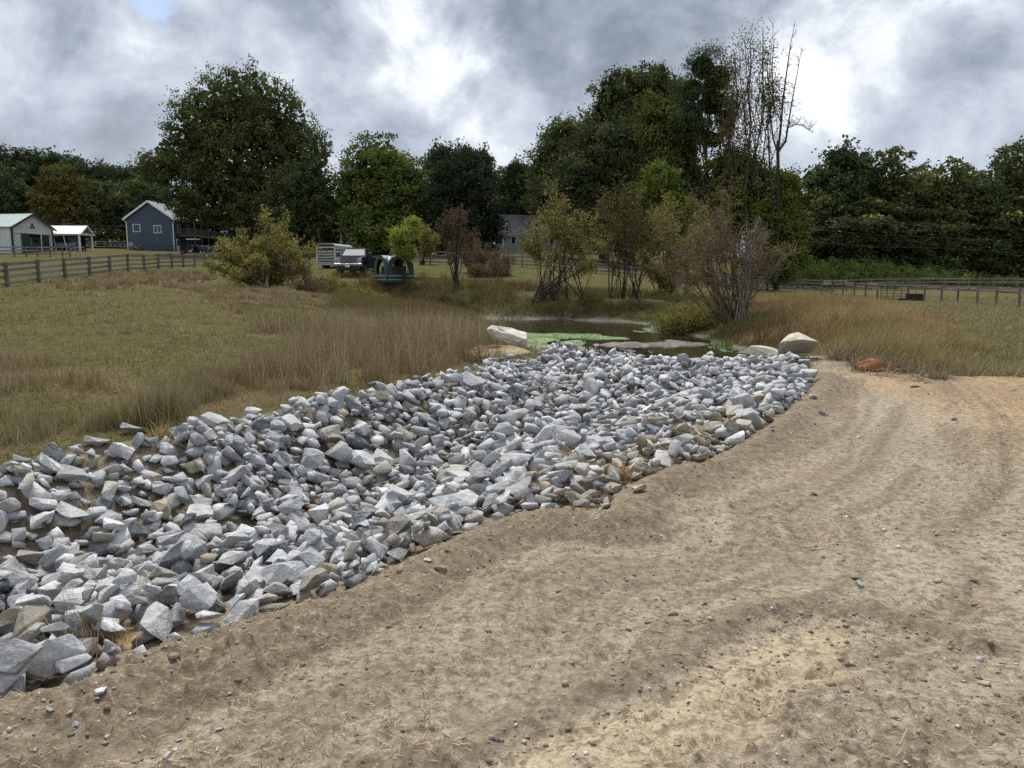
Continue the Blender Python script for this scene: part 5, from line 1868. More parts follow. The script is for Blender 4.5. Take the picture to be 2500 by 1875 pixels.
def build_shrubs():
    shrub_px('willow_shrub', 'round yellow green willow bush with white limbs left of the trailer', 'shrub', [(625, 702), (650, 704), (610, 700)],
             [(640, 555, 88, 62), (570, 620, 72, 48), (710, 600, 78, 62), (640, 650, 125, 45)], stems=34, twigs=13, leaves=8500, mat='willow', bark='pale', seed=101, leaf=.20, stem_r=.045, twig_mat='olive')
    shrub_px('brown_bush', 'brown thicket leaning right from the yellow willow bush', 'bush', [(690, 705), (720, 708), (760, 712)],
             [(715, 655, 55, 38), (760, 690, 55, 30)], y=44, stems=30, twigs=10, leaves=2600, mat='rust', bark='brown', seed=102, leaf=.10, stem_r=.02, twig_mat='rust')
    shrub_px('olive_bush', 'low olive bush in front of the pickup', 'bush', [(800, 735), (850, 738), (760, 730)], [(790, 705, 60, 25), (860, 715, 55, 22)], y=50, stems=26, twigs=8, leaves=3600, mat='willow', bark='olive', seed=103, leaf=.14, stem_r=.018)
    shrub_px('willow_tree', 'bright lime willow standing in front of the green hay feeder', 'small tree', [(988, 742)],
             [(975, 568, 46, 36), (938, 592, 24, 30), (965, 590, 46, 26), (1000, 588, 28, 34)], y=52.5, stems=9, twigs=12, low=.80, leaves=4200, mat='willow_bright', bark='dark', seed=104, leaf=.20, stem_r=.032)
    shrub_px('yellow_bush', 'small yellow leaved tree behind the lime willow', 'small tree', [(1030, 640)], [(1030, 555, 34, 22), (1050, 570, 26, 20)], y=80, stems=10, twigs=10, leaves=2600, mat='willow', bark='dark', seed=105, leaf=.22, stem_r=.05)
    shrub_px('rust_tree', 'small rust topped tree with dark stem on the far bank', 'small tree', [(1112, 742)],
             [(1100, 530, 38, 25), (1120, 560, 45, 40), (1085, 580, 30, 40), (1125, 620, 40, 40)], y=52, stems=11, twigs=14, low=.6, leaves=1100, mat='rust', bark='dark', seed=106, leaf=.17, stem_r=.06)
    for i, (u, v, ru, rv, y, lab) in enumerate([(1165, 610, 62, 32, 66, 'rust brown thicket behind the rust topped tree'), (1190, 655, 52, 28, 62, 'dark brown bush below the rust brown thicket'),
                                               (1225, 640, 30, 40, 64, 'brown bush at the left corner of the grey house')]):
        shrub_px('brown_bush', lab, 'bush', [(u - 20, v + 30), (u + 20, v + 30)], [(u, v, ru, rv), (u - 15, v + 15, ru * .7, rv * .7)], y=y, stems=34, twigs=10, leaves=3800, mat='rust', bark='brown', seed=110 + i, leaf=.13, stem_r=.02, twig_mat='rust')
    shrub_px('willow_clump', 'tall willow clump of many straight stems on the far bank', 'shrub', [(1320, 765), (1350, 768), (1385, 768), (1420, 766), (1300, 760)],
             [(1365, 505, 62, 55), (1330, 560, 52, 50), (1420, 560, 52, 45), (1278, 570, 24, 28), (1450, 620, 56, 60), (1370, 610, 95, 55)], y=47.5, stems=34, twigs=9, low=.74, leaves=4600, mat='willow', bark='dark', seed=120, leaf=.18, stem_r=.042, straight=.05)
    shrub_px('willow_clump', 'brown leaved willow clump right of the many stemmed one', 'shrub', [(1492, 764), (1520, 766), (1545, 764), (1560, 762)],
             [(1525, 520, 60, 65), (1570, 570, 68, 66), (1490, 600, 48, 55), (1610, 550, 50, 65)], y=47.5, stems=28, twigs=11, low=.62, leaves=3200, mat='bronze', bark='dark', seed=121, leaf=.17, stem_r=.036, twig_mat='brown')
    shrub_px('olive_bush', 'olive yellow willow filling the middle behind the bare brown one', 'shrub', [(1640, 745), (1670, 748), (1610, 745)],
             [(1655, 530, 70, 66), (1620, 610, 66, 75), (1710, 600, 66, 75)], y=50, stems=30, twigs=11, leaves=6500, mat='willow', bark='olive', seed=122, leaf=.17, stem_r=.03)
    shrub_px('bare_willow', 'wide bare reddish brown willow with dark leaning trunks by the pond', 'shrub', [(1795, 808), (1775, 805), (1805, 800), (1760, 800)],
             [(1770, 520, 115, 66), (1655, 580, 85, 70), (1860, 590, 80, 70), (1750, 620, 160, 66), (1660, 650, 85, 50)], y=31.5, stems=52, twigs=18, low=.5, twig_r=.010, leaves=2600, mat='tan', bark='brown', seed=123, leaf=.10, stem_r=.032, twig_mat='rust', clumpy=.25)
    shrub_px('willow_snag', 'pale leaning bare stems on the right of the bare willow', 'shrub', [(1812, 806), (1800, 808)], [(1850, 560, 22, 60), (1830, 640, 16, 60)], y=31, stems=12, twigs=8, leaves=0, mat='rust', bark='pale', seed=124, stem_r=.035)
    shrub_px('olive_bush', 'low olive bush overhanging the water below the bare willow', 'bush', [(1690, 815), (1740, 822), (1640, 808), (1770, 825)],
             [(1680, 775, 60, 32), (1740, 770, 55, 40), (1620, 790, 45, 22), (1770, 800, 30, 25)], y=33, stems=46, twigs=9, leaves=7500, mat='willow', bark='olive', seed=125, leaf=.095, stem_r=.014)
    # weeds along the far shore, three patches that read as separate clumps
    for i, (u, v, ru, rv, y, m, lab) in enumerate([(1060, 745, 60, 22, 50, 'rust', 'rusty weed clump at the left end of the far shore'), (1175, 745, 45, 22, 50, 'lime', 'fresh green weed clump on the far shore under the rust topped tree'),
                                                  (1450, 752, 40, 14, 47, 'green', 'dark green weed clump between the willow clumps'), (1560, 765, 45, 12, 45, 'rust', 'reddish weed patch right of the willow clumps'), (930, 735, 60, 18, 50, 'willow', 'olive weed clump in front of the hay feeder')]):
        shrub_px('weed_clump', lab, 'weeds', [(u - 20, v + rv), (u + 20, v + rv), (u, v + rv)], [(u, v, ru, rv)], y=y, stems=34, twigs=7, leaves=3200, mat=m, bark='olive', seed=130 + i, leaf=.13, stem_r=.01)


build_big_trees()
forest()
build_weed_bank()
build_shrubs()


# ------------------------------------------------------------------ buildings
PAINT = dict(
    navy=paint('blue_siding', (.060, .086, .138), .6, .08, 2.0), white=paint('white_trim', (.78, .78, .77), .5, .04, 2.0), metal_roof=paint('pale_metal_roof', (.32, .345, .36), .4, .08, .8, spec=.5),
    white_roof=paint('white_metal_roof', (.80, .80, .79), .45, .05, 1.2), green_roof=paint('pale_green_roof', (.44, .53, .49), .45, .06, .8), barn_white=paint('barn_siding', (.60, .62, .63), .55, .06, 1.5),
    barn_green=paint('green_door', (.014, .060, .036), .5, .1, 2.0), barn_trim=paint('dark_green_trim', (.010, .030, .022), .5, .1, 2.0), inside=paint('dark_interior', (.022, .020, .018), .9, .2, 1.0), board=paint('weathered_board', (.20, .185, .165), .85, .25, 2.0, bump=.004),
    glass=paint('window_glass', (.02, .025, .03), .08, .1, 1.0, spec=.6), grey_wall=paint('grey_siding', (.27, .29, .29), .6, .10, 1.2), shingle=paint('asphalt_shingle', (.055, .057, .068), .85, .2, 6.0), concrete=paint('concrete', (.33, .33, .31), .85, .12, 2.0),
    deck=paint('deck_timber', (.115, .098, .085), .8, .2, 2.0), shed=paint('slate_board', (.105, .12, .14), .7, .12, 2.0), black=paint('black_metal', (.012, .012, .013), .4, .1, 2.0), brownroof=paint('brown_shingle', (.085, .062, .052), .85, .2, 5.0))


def gable_roof(root, x0, x1, y0, y1, ez, rz, mat, over=.3, axis='y', th=.12, ribs=None, rib_mat=None):
    """two roof slopes, each a part, with standing seams along the slope"""
    for s in (-1, 1):
        b = MB()
        if axis == 'y':
            cx = (x0 + x1) / 2
            ex = (x0 - over) if s < 0 else (x1 + over)
            sl = (rz - ez) / (cx - x0)
            e = ez - over * sl
            poly = [(cx, rz), (ex, e), (ex, e + th), (cx, rz + th)]
            b.prism(poly, 'y', y0 - over, y1 + over)
            if ribs:
                n = int((y1 - y0 + 2 * over) / ribs)
                for i in range(n + 1):
                    y = y0 - over + .05 + i * ribs
                    b.beam((cx, y, rz + th + .012), (ex, y, e + th + .012), .05, .05)
        else:
            cy = (y0 + y1) / 2
            ey = (y0 - over) if s < 0 else (y1 + over)
            sl = (rz - ez) / (cy - y0)
            e = ez - over * sl
            poly = [(cy, rz), (ey, e), (ey, e + th), (cy, rz + th)]
            b.prism(poly, 'x', x0 - over, x1 + over)
            if ribs:
                n = int((x1 - x0 + 2 * over) / ribs)
                for i in range(n + 1):
                    x = x0 - over + .05 + i * ribs
                    b.beam((x, cy, rz + th + .012), (x, ey, e + th + .012), .05, .05)
        b.build('roof_slope', mat, root)


def window(root, c, w, h, face, frame, mull=0, sill=False, t=.10):
    """window in a wall: frame part with pane and sill below it; face is '-y', '+x' ..."""
    ax = face[1]
    sg = -1 if face[0] == '-' else 1
    fr = MB()

    def put(mb, da, dz, sa, sz, out, th):
        if ax == 'y':
            mb.box((c[0] + da, c[1] + sg * out, c[2] + dz), (sa, th, sz))
        else:
            mb.box((c[0] + sg * out, c[1] + da, c[2] + dz), (th, sa, sz))
    for s in (-1, 1):
        put(fr, s * (w / 2), 0, t, h + t, .03, .12)
        put(fr, 0, s * (h / 2), w - t, t, .03, .12)
    for k in range(mull):
        put(fr, (k + 1) * w / (mull + 1) - w / 2, 0, t * .7, h - t, .025, .09)
    f = fr.build('window', frame, root)
    p = MB()
    put(p, 0, 0, w - t * .5, h - t * .5, .012, .02)
    p.build('pane', PAINT['glass'], f)
    return f


def planks_wall(b, x0, x1, z0, z1, y, th, step, sg=-1):
    """horizontal boards standing proud of a wall plane"""
    n = int((z1 - z0) / step)
    for i in range(n):
        b.box(((x0 + x1) / 2, y + sg * th * .5, z0 + (i + .5) * step), (x1 - x0, th, step * .92), (sg * -.04, 0, 0))


def build_blue_house():
    y = 141.0
    p = at(370, 611, y)
    base = gpt(p.x, y)
    base.z = min(base.z, p.z + .1)
    h = thing('blue_house', base, 'two storey dark blue house with white trim behind the big oak', 'house')
    wdt, L, ez, rz = 8.2, 15.5, 5.75, 8.6
    x0, x1 = -wdt / 2, wdt / 2
    b = MB()
    b.prism([(x0, -.6), (x1, -.6), (x1, ez), (0, rz), (x0, ez)], 'y', 0.0, L)
    n = 26
    for i in range(n):                     # board siding of the gable end
        z = i * .32
        hw = wdt / 2 if z < ez else wdt / 2 * (rz - z) / (rz - ez)
        if hw > .3:
            b.box((0, -.015, z + .15), (2 * hw - .15, .03, .29), (.05, 0, 0))
    for i in range(18):
        b.box((x1 + .015, L / 2, i * .32 + .15), (.03, L - .3, .29), (0, .05, 0))
    b.build('wall', PAINT['navy'], h)
    gable_roof(h, x0, x1, 0, L, ez + .02, rz + .02, PAINT['metal_roof'], .45, 'y', .14, .6)
    for s in (-1, 1):
        b = MB()
        sl = (rz - ez) / (wdt / 2)
        b.beam((s * (wdt / 2 + .45), -.52, ez - .45 * sl + .04), (0, -.52, rz + .05), .08, .32)
        b.build('fascia', PAINT['white'], h)
        b = MB()
        b.box((s * (wdt / 2 + .52), L / 2 - .3, ez - .28), (.16, L + .6, .18))
        b.build('gutter', PAINT['white'], h)
        b = MB()
        b.tube([(s * (wdt / 2 + .48), -.35, ez - .35), (s * (wdt / 2 + .08), -.12, ez - .8), (s * (wdt / 2 + .06), -.10, 0)], .09, 6)
        b.build('downpipe', PAINT['white'], h)
    window(h, (x0 + 1.7, -.02, 3.95), 1.25, 1.3, '-y', PAINT['white'])
    window(h, (x0 + 5.45, -.02, 3.75), 1.3, 1.3, '-y', PAINT['white'], 1)
    window(h, (x1 + .02, 2.4, 4.0), 1.2, 1.5, '+x', PAINT['white'], 1)
    window(h, (x1 + .02, 6.5, 4.0), 1.8, 1.9, '+x', PAINT['white'], 2)
    d = MB().box((x1 + .05, 1.6, 1.03), (.08, 1.25, 2.1)).build('door', PAINT['white'], h)
    MB().box((x1 + .10, 1.6, 1.35), (.03, .8, .9)).build('pane', PAINT['glass'], d)
    # deck along the right side
    dz, dw = 2.85, 3.2
    b = MB()
    n = 22
    for i in range(n):
        b.box((x1 + .1 + dw * (i + .5) / n, L / 2 + 1, dz), (dw / n * .92, L - 1, .06))
    o = b.build('deck_floor', PAINT['deck'], h)
    o['kind'] = 'stuff'
    MB().box((x1 + dw + .13, L / 2 + 1, dz - .16), (.08, L - 1, .34)).build('deck_beam', PAINT['deck'], h)
    MB().box((x1 + dw / 2 + .1, 1.46, dz - .16), (dw, .08, .34)).build('deck_beam', PAINT['deck'], h)
    rails = MB()
    for z in (dz + .22, dz + 1.05):
        rails.box((x1 + dw + .05, L / 2 + 1, z), (.08, L - 1, .10))
        rails.box((x1 + dw / 2 + .1, 1.5, z), (dw, .08, .10))
    for i in range(70):
        rails.box((x1 + dw + .05, 1.5 + (L - 1) * i / 69, dz + .62), (.035, .035, .8))
    for i in range(16):
        rails.box((x1 + .15 + dw * i / 16, 1.5, dz + .62), (.035, .035, .8))
    rails.build('deck_railing', PAINT['deck'], h)
    for yy in (1.5, 4.6, 7.8, 11, 14.2):
        MB().box((x1 + dw + .05, yy, 2.9), (.16, .16, 6.3)).build('deck_post', PAINT['deck'], h)
    MB().box((x1 + dw / 2 + .2, L / 2 + 1, 5.55), (dw + .4, L - .8, .12), (0, .10, 0)).build('porch_roof', PAINT['shingle'], h)


def build_grey_house():
    y = 131.0
    p = at(1226, 613, y)
    base = gpt(p.x, y)
    base.z = p.z
    h = thing('grey_house', base, 'long low grey house with dark shingle roof behind the willow clump', 'house', rz=.14)
    L, D, ez, rz = 19.0, 8.5, 2.75, 6.2
    b = MB().prism([(0, .35), (0, ez), (D / 2, rz - .15), (D, ez), (D, .35)], 'x', 0, L)
    planks_wall(b, .05, L - .05, .4, ez - .05, 0, .035, .2)
    b.build('wall', PAINT['grey_wall'], h)
    MB().box((L / 2, D / 2, -.2), (L - .1, D - .1, 1.1)).build('foundation', PAINT['concrete'], h)
    gable_roof(h, 0, L, 0, D, ez, rz, PAINT['shingle'], .35, 'x', .12)
    b = MB()
    for i in range(14):                      # shingle courses on the near slope
        f = (i + .5) / 14
        b.box((L / 2, -.35 + f * (D / 2 + .35), (ez - .28) + f * (rz - ez + .28) + .135), (L + .66, .34, .02), (math.atan2(rz - ez, D / 2) - .03, 0, 0))
    b.build('shingle_courses', PAINT['shingle'], h)['kind'] = 'stuff'
    MB().box((L / 2, -.36, ez - .3), (L + .7, .1, .16)).build('gutter', PAINT['grey_wall'], h)
    MB().box((.12, -.06, 1.45), (.10, .10, 2.6)).build('corner_board', PAINT['white'], h)
    for x, w in ((1.9, .8), (5.2, .75), (8.4, .9)):
        window(h, (x, -.05, 1.75), w, 1.15, '-y', PAINT['white'], 0, t=.08)
    d = MB().box((11.2, -.07, 1.3), (.95, .07, 2.05)).build('door', PAINT['shed'], h)
    MB().box((11.2, -.115, 1.7), (.6, .03, .7)).build('pane', PAINT['glass'], d)
    window(h, (14.5, -.05, 1.75), 1.1, 1.0, '-y', PAINT['white'], 1, t=.08)
    MB().box((.62, .55, 4.35), (.42, .10, .45), (.7, 0, 0)).build('roof_vent', PAINT['white'], h)
    MB().box((4.3, -.07, .18), (.9, .05, .35)).build('crawl_vent', PAINT['black'], h)
    # porch roof at the left end
    b = MB().prism([(1.6, 2.55), (4.2, 4.0), (6.6, 2.55), (6.6, 2.67), (4.2, 4.13), (1.6, 2.67)], 'x', -2.3, -.36)
    b.build('porch_roof', PAINT['shingle'], h)
    for yy in (1.8, 6.4):
        MB().box((-2.15, yy, 1.25), (.12, .12, 2.6)).build('porch_post', PAINT['board'], h)
    MB().box((-1.25, 1.8, 2.48), (1.9, .1, .14)).build('porch_beam', PAINT['white'], h)


def build_barn():
    y = 110.0
    p = at(33, 620, y)
    base = gpt(p.x, y)
    base.z = p.z
    # local: gable end on +x side, ridge along -x, near long wall on the -y side
    h = thing('barn', base, 'white metal barn with green roof and sliding green doors at the left edge', 'barn', rz=math.atan2(-.17, .98))
    Wd, L, ez, rz = 7.6, 18.0, 3.85, 5.75
    b = MB()
    # walls leaving the gable doorway open
    b.box((-L / 2, .06, ez / 2 - .2), (L, .12, ez + .4))
    b.box((-L / 2, Wd - .06, ez / 2 - .2), (L, .12, ez + .4))
    b.box((-L + .06, Wd / 2, ez / 2), (.12, Wd - .24, ez))
    b.box((-.06, .97, 1.3), (.12, 1.7, 3.4))
    b.box((-.06, Wd - .80, 1.3), (.12, 1.36, 3.4))
    b.prism([(0.0, 3.0), (Wd, 3.0), (Wd, ez), (Wd / 2, rz), (0.0, ez)], 'x', -.125, -.005)
    for i in range(24):
        b.box((-.4 - i * .72, -.02, ez / 2), (.07, .04, ez))
    for yy in (.35, .65, .95, 1.25, 1.55, Wd - .35, Wd - .75, Wd - 1.1):
        b.box((.015, yy, 1.4), (.03, .05, 3.1))
    for i in range(24):
        yy = .3 + i * .3
        top = ez + (rz - ez) * (1 - abs(yy - Wd / 2) / (Wd / 2))
        b.box((.015, yy, (3.05 + top) / 2), (.03, .04, max(.05, top - 3.15)))
    b.build('wall', PAINT['barn_white'], h)
    gable_roof(h, -L, 0, 0, Wd, ez + .03, rz + .03, PAINT['green_roof'], .35, 'x', .10, .42)
    for s in (0, 1):
        b = MB()
        sl = (rz - ez) / (Wd / 2)
        b.beam((.42, (-.38 if s == 0 else Wd + .38), ez - .38 * sl + .02), (.42, Wd / 2, rz + .05), .10, .24)
        b.build('rake_trim', PAINT['barn_trim'], h)
    MB().box((.02, .0, 1.7), (.22, .22, 4.2)).build('corner_trim', PAINT['barn_trim'], h)
    MB().box((.02, Wd, 1.7), (.18, .18, 4.2)).build('corner_trim', PAINT['barn_trim'], h)
    MB().box((.08, Wd / 2, 3.08), (.16, Wd - .8, .18)).build('door_rail', PAINT['barn_white'], h)
    for y0, y1 in ((1.55, 3.05), (5.25, 6.75)):
        d = MB().box((.10, (y0 + y1) / 2, 1.45), (.07, y1 - y0, 3.1)).build('sliding_door', PAINT['barn_green'], h)
        f = MB()
        for k in range(6):
            f.box((.145, y0 + .12 + k * (y1 - y0 - .24) / 5, 1.45), (.02, .04, 3.0))
        f.build('batten', PAINT['barn_green'], d)
    MB().box((.11, 5.2, 1.45), (.10, .10, 3.1)).build('door_post', PAINT['white'], h)
    # inside: dark aisle with stall boards
    MB().box((-3.2, Wd / 2, 1.6), (.1, 4.6, 3.2)).build('aisle_wall', PAINT['inside'], h)
    b = MB()
    for k in range(6):
        b.box((-1.0, 4.2, .15 + k * .24), (.06, 2.2, .20))
    b.build('stall_board', PAINT['board'], h)
    MB().box((-1.3, 4.6, 2.0), (.08, .9, 1.2)).build('stall_panel', PAINT['concrete'], h)
    window(h, (-5.2, -.02, 1.9), 1.0, 1.6, '-y', PAINT['barn_trim'])
    # emblem plate over the door: small dark figure on a bar
    b = MB()
    b.box((.06, Wd / 2, 3.85), (.05, 1.1, .08))
    b.box((.06, Wd / 2, 4.3), (.05, .30, .34))
    b.tube([(.06, Wd / 2 - .35, 3.92), (.06, Wd / 2 - .1, 4.14), (.06, Wd / 2 + .2, 4.02), (.06, Wd / 2 + .4, 3.92)], .05, 6)
    b.build('barn_emblem', PAINT['black'], h)


def build_shelter():
    y = 118.0
    p = at(197, 612, y)
    base = gpt(p.x, y)
    base.z = p.z
    h = thing('open_shelter', base, 'small open shelter with white ribbed roof on white posts by the barn', 'shelter', rz=.07)
    Wd, L, ez, rz = 4.2, 6.8, 2.55, 3.75
    gable_roof(h, -L, 0, 0, Wd, ez, rz, PAINT['white_roof'], .25, 'x', .08, .35)
    for x, yy in ((-.1, .1), (-.1, Wd - .1), (-L + .1, .1), (-L + .1, Wd - .1)):
        MB().box((x, yy, ez / 2 - .15), (.22, .22, ez + .3)).build('post', PAINT['white'], h)
    MB().prism([(.1, ez + .15), (Wd - .1, ez + .15), (Wd / 2, rz - .02)], 'x', -.12, -.02).build('gable_panel', PAINT['shed'], h)
    MB().box((-.05, Wd / 2, ez), (.14, Wd, .26)).build('gable_beam', PAINT['white'], h)
    for s in (-1, 1):
        MB().beam((.30, Wd / 2 + s * (Wd / 2 + .25), ez - .10), (.30, Wd / 2, rz + .04), .06, .18).build('fascia', PAINT['white'], h)
    # board stall at the back left with a half door
    b = MB()
    for k in range(10):
        b.box((-5.4, .35, .12 + k * .22), (3.0, .05, .20))
        b.box((-1.6, .9 + .4, .12 + k * .22), (1.6, .05, .20))
    b.build('stall_board', PAINT['shed'], h)
    d = MB()
    for dx in (-.42, .42):
        d.box((-5.9 + dx, .28, 1.05), (.13, .06, 2.1))
    for z in (.1, 1.05, 2.05):
        d.box((-5.9, .27, z), (.72, .05, .13))
    d.beam((-6.25, .26, .16), (-5.55, .26, 1.0), .05, .12)
    dd = d.build('stall_door', PAINT['white'], h)
    MB().box((-5.9, .30, .55), (.75, .03, .9)).build('panel', PAINT['shed'], dd)
    MB().box((-3.0, 3.4, 1.2), (4.5, .06, 2.4)).build('rear_wall', PAINT['inside'], h)
    for x in (-4.0, -2.5):
        MB().beam((x, .3, 2.3), (x + .35, .35, 0), .10, .10).build('brace', PAINT['white'], h)
    # boat standing under it
    bp = h.matrix_basis @ Vector((-2.9, 1.5, 0))
    bt = thing('boat', gpt(bp.x, bp.y), 'small pale boat with dark blue cover parked under the shelter', 'boat', rz=h.rotation_euler.z)
    b = MB()
    st = [(-1.9, .62, .55), (-.8, .78, .50), (.4, .78, .52), (1.2, .55, .6), (1.9, .06, .8)]
    vs, fs = [], []
    for x, w, z in st:
        vs += [(x, -w, 1.15 + (z - .5) * .4), (x, -w * .6, z), (x, w * .6, z), (x, w, 1.15 + (z - .5) * .4)]
    for i in range(4):
        for k in range(3):
            fs.append((i * 4 + k, i * 4 + k + 1, i * 4 + k + 5, i * 4 + k + 4))
    fs += [(0, 1, 2, 3), (16, 19, 18, 17)] + [(i * 4, i * 4 + 4, i * 4 + 7, i * 4 + 3) for i in range(4)]
    b.add(vs, fs).build('hull', paint('boat_hull', (.36, .37, .33), .4, .1, 2.0), bt)
    b = MB()
    b.prism([(-.8, 1.18), (.8, 1.18), (.5, 1.42), (-.5, 1.42)], 'x', -1.8, .8)
    b.build('cover', paint('boat_cover', (.012, .016, .075), .7, .15, 3.0), bt)
    b = MB()
    for x in (-1.1, .7):
        b.box((x, 0, .28), (.1, 1.3, .52))
    b.box((-.2, 0, .08), (1.8, .12, .08))
    b.build('cradle', PAINT['black'], bt)['kind'] = 'stuff'


def build_far_roof():
    y = 103
    p = at(2262, 668, y)
    h = thing('small_cottage', gpt(p.x, y), 'little cottage roof peeping over the green weeds on the right', 'house', rz=.35)
    k = p.z - h.location.z - .1
    MB().prism([(-1.3, -.5), (1.3, -.5), (1.3, k - .1), (0, k + .75), (-1.3, k - .1)], 'y', 0, 5).build('wall', PAINT['grey_wall'], h)
    gable_roof(h, -1.3, 1.3, 0, 5, k - .1, k + .78, PAINT['brownroof'], .25, 'y', .08)
    for s in (-1, 1):
        MB().beam((s * 1.55, -.28, k - .22), (0, -.28, k + .84), .05, .14).build('fascia', PAINT['white'], h)


build_blue_house()
build_grey_house()
build_barn()
build_shelter()
build_far_roof()


# ------------------------------------------------------------------ fences
WOOD = paint('fence_board', (.31, .288, .258), .9, .28, 3.0, bump=.004, coord='pos', stretch=(1, 1, 5))
WOOD2 = paint('fence_board_dark', (.21, .19, .168), .9, .25, 3.0, coord='pos', stretch=(1, 1, 5))
POSTM = paint('fence_post_wood', (.17, .152, .132), .9, .25, 3.0, coord='pos')
STEEL = paint('gate_steel', (.045, .036, .032), .7, .25, 6.0)
GALV = paint('galvanised_tube', (.30, .31, .31), .5, .1, 4.0, metal=.5)


def fence(label, pts, heights, bh=.15, ph=1.4, pw=.16, mat=None, group=None, seed=0):
    rg = random.Random(seed)
    P = [gpt(at(u, 640, y).x, y) for u, y in pts]
    root = thing('board_fence', P[0], label, 'fence', group=group)
    for p in P:
        b = MB()
        t = rg.uniform(-.03, .03)
        b.beam(p + Vector((0, 0, -.3)), p + Vector((t, t, ph + rg.uniform(-.03, .03))), pw, pw, (1, 0, 0))
        b.build('post', POSTM, root, world=True)
    for i in range(len(P) - 1):
        for h in heights:
            a, c = P[i], P[i + 1]
            d = (c - a).normalized()
            off = Vector((d.y, -d.x, 0)) * (pw / 2 + .02)
            if off.y > 0:
                off = -off
            b = MB()
            b.beam(a + off + Vector((0, 0, h + rg.uniform(-.03, .03))) - d * .02, c + off + Vector((0, 0, h + rg.uniform(-.03, .03))) + d * .02 + off * .15 * (i % 2), .035, bh * rg.uniform(.92, 1.05))
            b.build('rail_board', mat or rg.choice([WOOD, WOOD, WOOD2]), root, world=True)
    return root


def build_fences():
    fence('weathered four board fence crossing the left pasture', [(-160, 36.5), (-70, 39.5), (13, 43), (91, 47), (157, 51.5), (217, 56), (267, 60), (312, 64), (352, 67), (386, 70), (420, 73), (447, 75.5), (475, 78), (499, 80), (521, 82)],
          [1.25, .90, .55, .20], .175, 1.38, .16, seed=1)
    fence('low grey pen fence in front of the barn', [(-60, 92), (0, 93), (37, 93.5), (66, 94), (93, 94.5), (124, 95), (154, 95.5), (172, 96)], [1.15, .75, .35], .16, 1.25, .13, seed=2)
    fence('distant board fence between the shelter and the blue house', [(200, 152), (222, 152), (240, 152), (258, 152), (276, 152), (298, 152), (316, 152)], [1.2, .75, .3], .17, 1.35, .15, mat=WOOD, seed=3)
    fence('dark board fence behind the stock trailer', [(560, 112), (620, 112), (680, 112), (740, 112), (800, 112), (850, 112), (876, 112), (902, 112), (930, 112)], [1.2, .8, .4], .15, 1.35, .15, mat=WOOD2, seed=4)
    row = [(960, 640), (1005, 643), (1050, 645), (1095, 647), (1140, 648), (1185, 649), (1230, 650), (1275, 652), (1320, 655), (1365, 659), (1410, 663), (1455, 667), (1500, 671), (1545, 676), (1590, 681), (1635, 686), (1680, 691), (1722, 695), (1765, 699), (1808, 703),
           (1850, 706), (1898, 709), (1945, 711), (2010, 713)]
    fence('long board fence running from the grey house down behind the willows', [(u, on_ground(u, v, 56, 130).y) for u, v in row], [1.25, .92, .59, .26], .16, 1.4, .14, mat=paint('pale_fence_board', (.24, .22, .195), .9, .25, 3.0), seed=5)
    fence('post fence with paired top rails along the right meadow', [(2010, 84), (2035, 80), (2062, 77), (2090, 74), (2118, 71), (2147, 68), (2222, 65.5), (2263, 64.5), (2305, 63.2), (2345, 61.8), (2393, 60), (2440, 58.3), (2497, 56.5), (2560, 54.8), (2630, 53)],
          [1.26, 1.02], .17, 1.38, .12, seed=6)
    fence('rear paddock fence of two boards under the green weeds', [(2010, 86.5), (2070, 87), (2130, 87.5), (2190, 88), (2250, 88), (2310, 88), (2370, 88), (2430, 88), (2490, 88), (2550, 88), (2620, 88)], [1.2, .8], .16, 1.35, .14, seed=7)
    # leaning metal gate by the pen
    a, c = gpt(at(174, 630, 80).x, 80), gpt(at(208, 630, 84).x, 84)
    g = thing('pen_gate', a, 'tubular metal gate standing open beyond the left board fence', 'gate')
    for z in (.25, .55, .85, 1.15, 1.45):
        MB().tube([a + Vector((0, 0, z)), c + Vector((0, 0, z + .1))], .025, 6).build('bar', GALV, g, world=True)
    for f in (0, .33, .66, 1):
        q = a.lerp(c, f)
        MB().tube([q + Vector((0, 0, .15)), q + Vector((0, 0, 1.55))], .03, 6).build('upright', GALV, g, world=True)
    # dark bar gate in the right fence
    a, c = gpt(at(2151, 715, 67.2).x, 67.2), gpt(at(2217, 715, 65.6).x, 65.6)
    g = thing('bar_gate', a, 'rusty dark bar gate hung in the right meadow fence', 'gate')
    for z in (.12, .32, .54, .78, 1.02, 1.2):
        MB().tube([a + Vector((0, 0, z)), c + Vector((0, 0, z))], .025, 6).build('bar', STEEL, g, world=True)
    for f in (0, .23, .48, .75, 1):
        q = a.lerp(c, f)
        MB().tube([q + Vector((0, 0, .08)), q + Vector((0, 0, 1.25))], .03, 6).build('upright', STEEL, g, world=True)
    # kennel panels against the house
    y = 136.5
    kp = [gpt(at(u, 610, yy).x, yy) for u, yy in ((372, y), (390, y), (408, y), (425, y), (425, 140))]
    k = thing('kennel_fence', kp[0], 'black wire kennel panels against the blue house wall', 'fence')
    for i in range(4):
        a, c = kp[i], kp[i + 1]
        b = MB()
        for z in (.06, .5, 1.0):
            b.beam(a + Vector((0, 0, z)), c + Vector((0, 0, z)), .04, .05)
        for s in range(9):
            q = a.lerp(c, s / 8)
            b.beam(q + Vector((0, 0, .05)), q + Vector((0, 0, 1.02)), .025, .025, (1, 0, 0))
        b.build('panel', PAINT['black'], k, world=True)


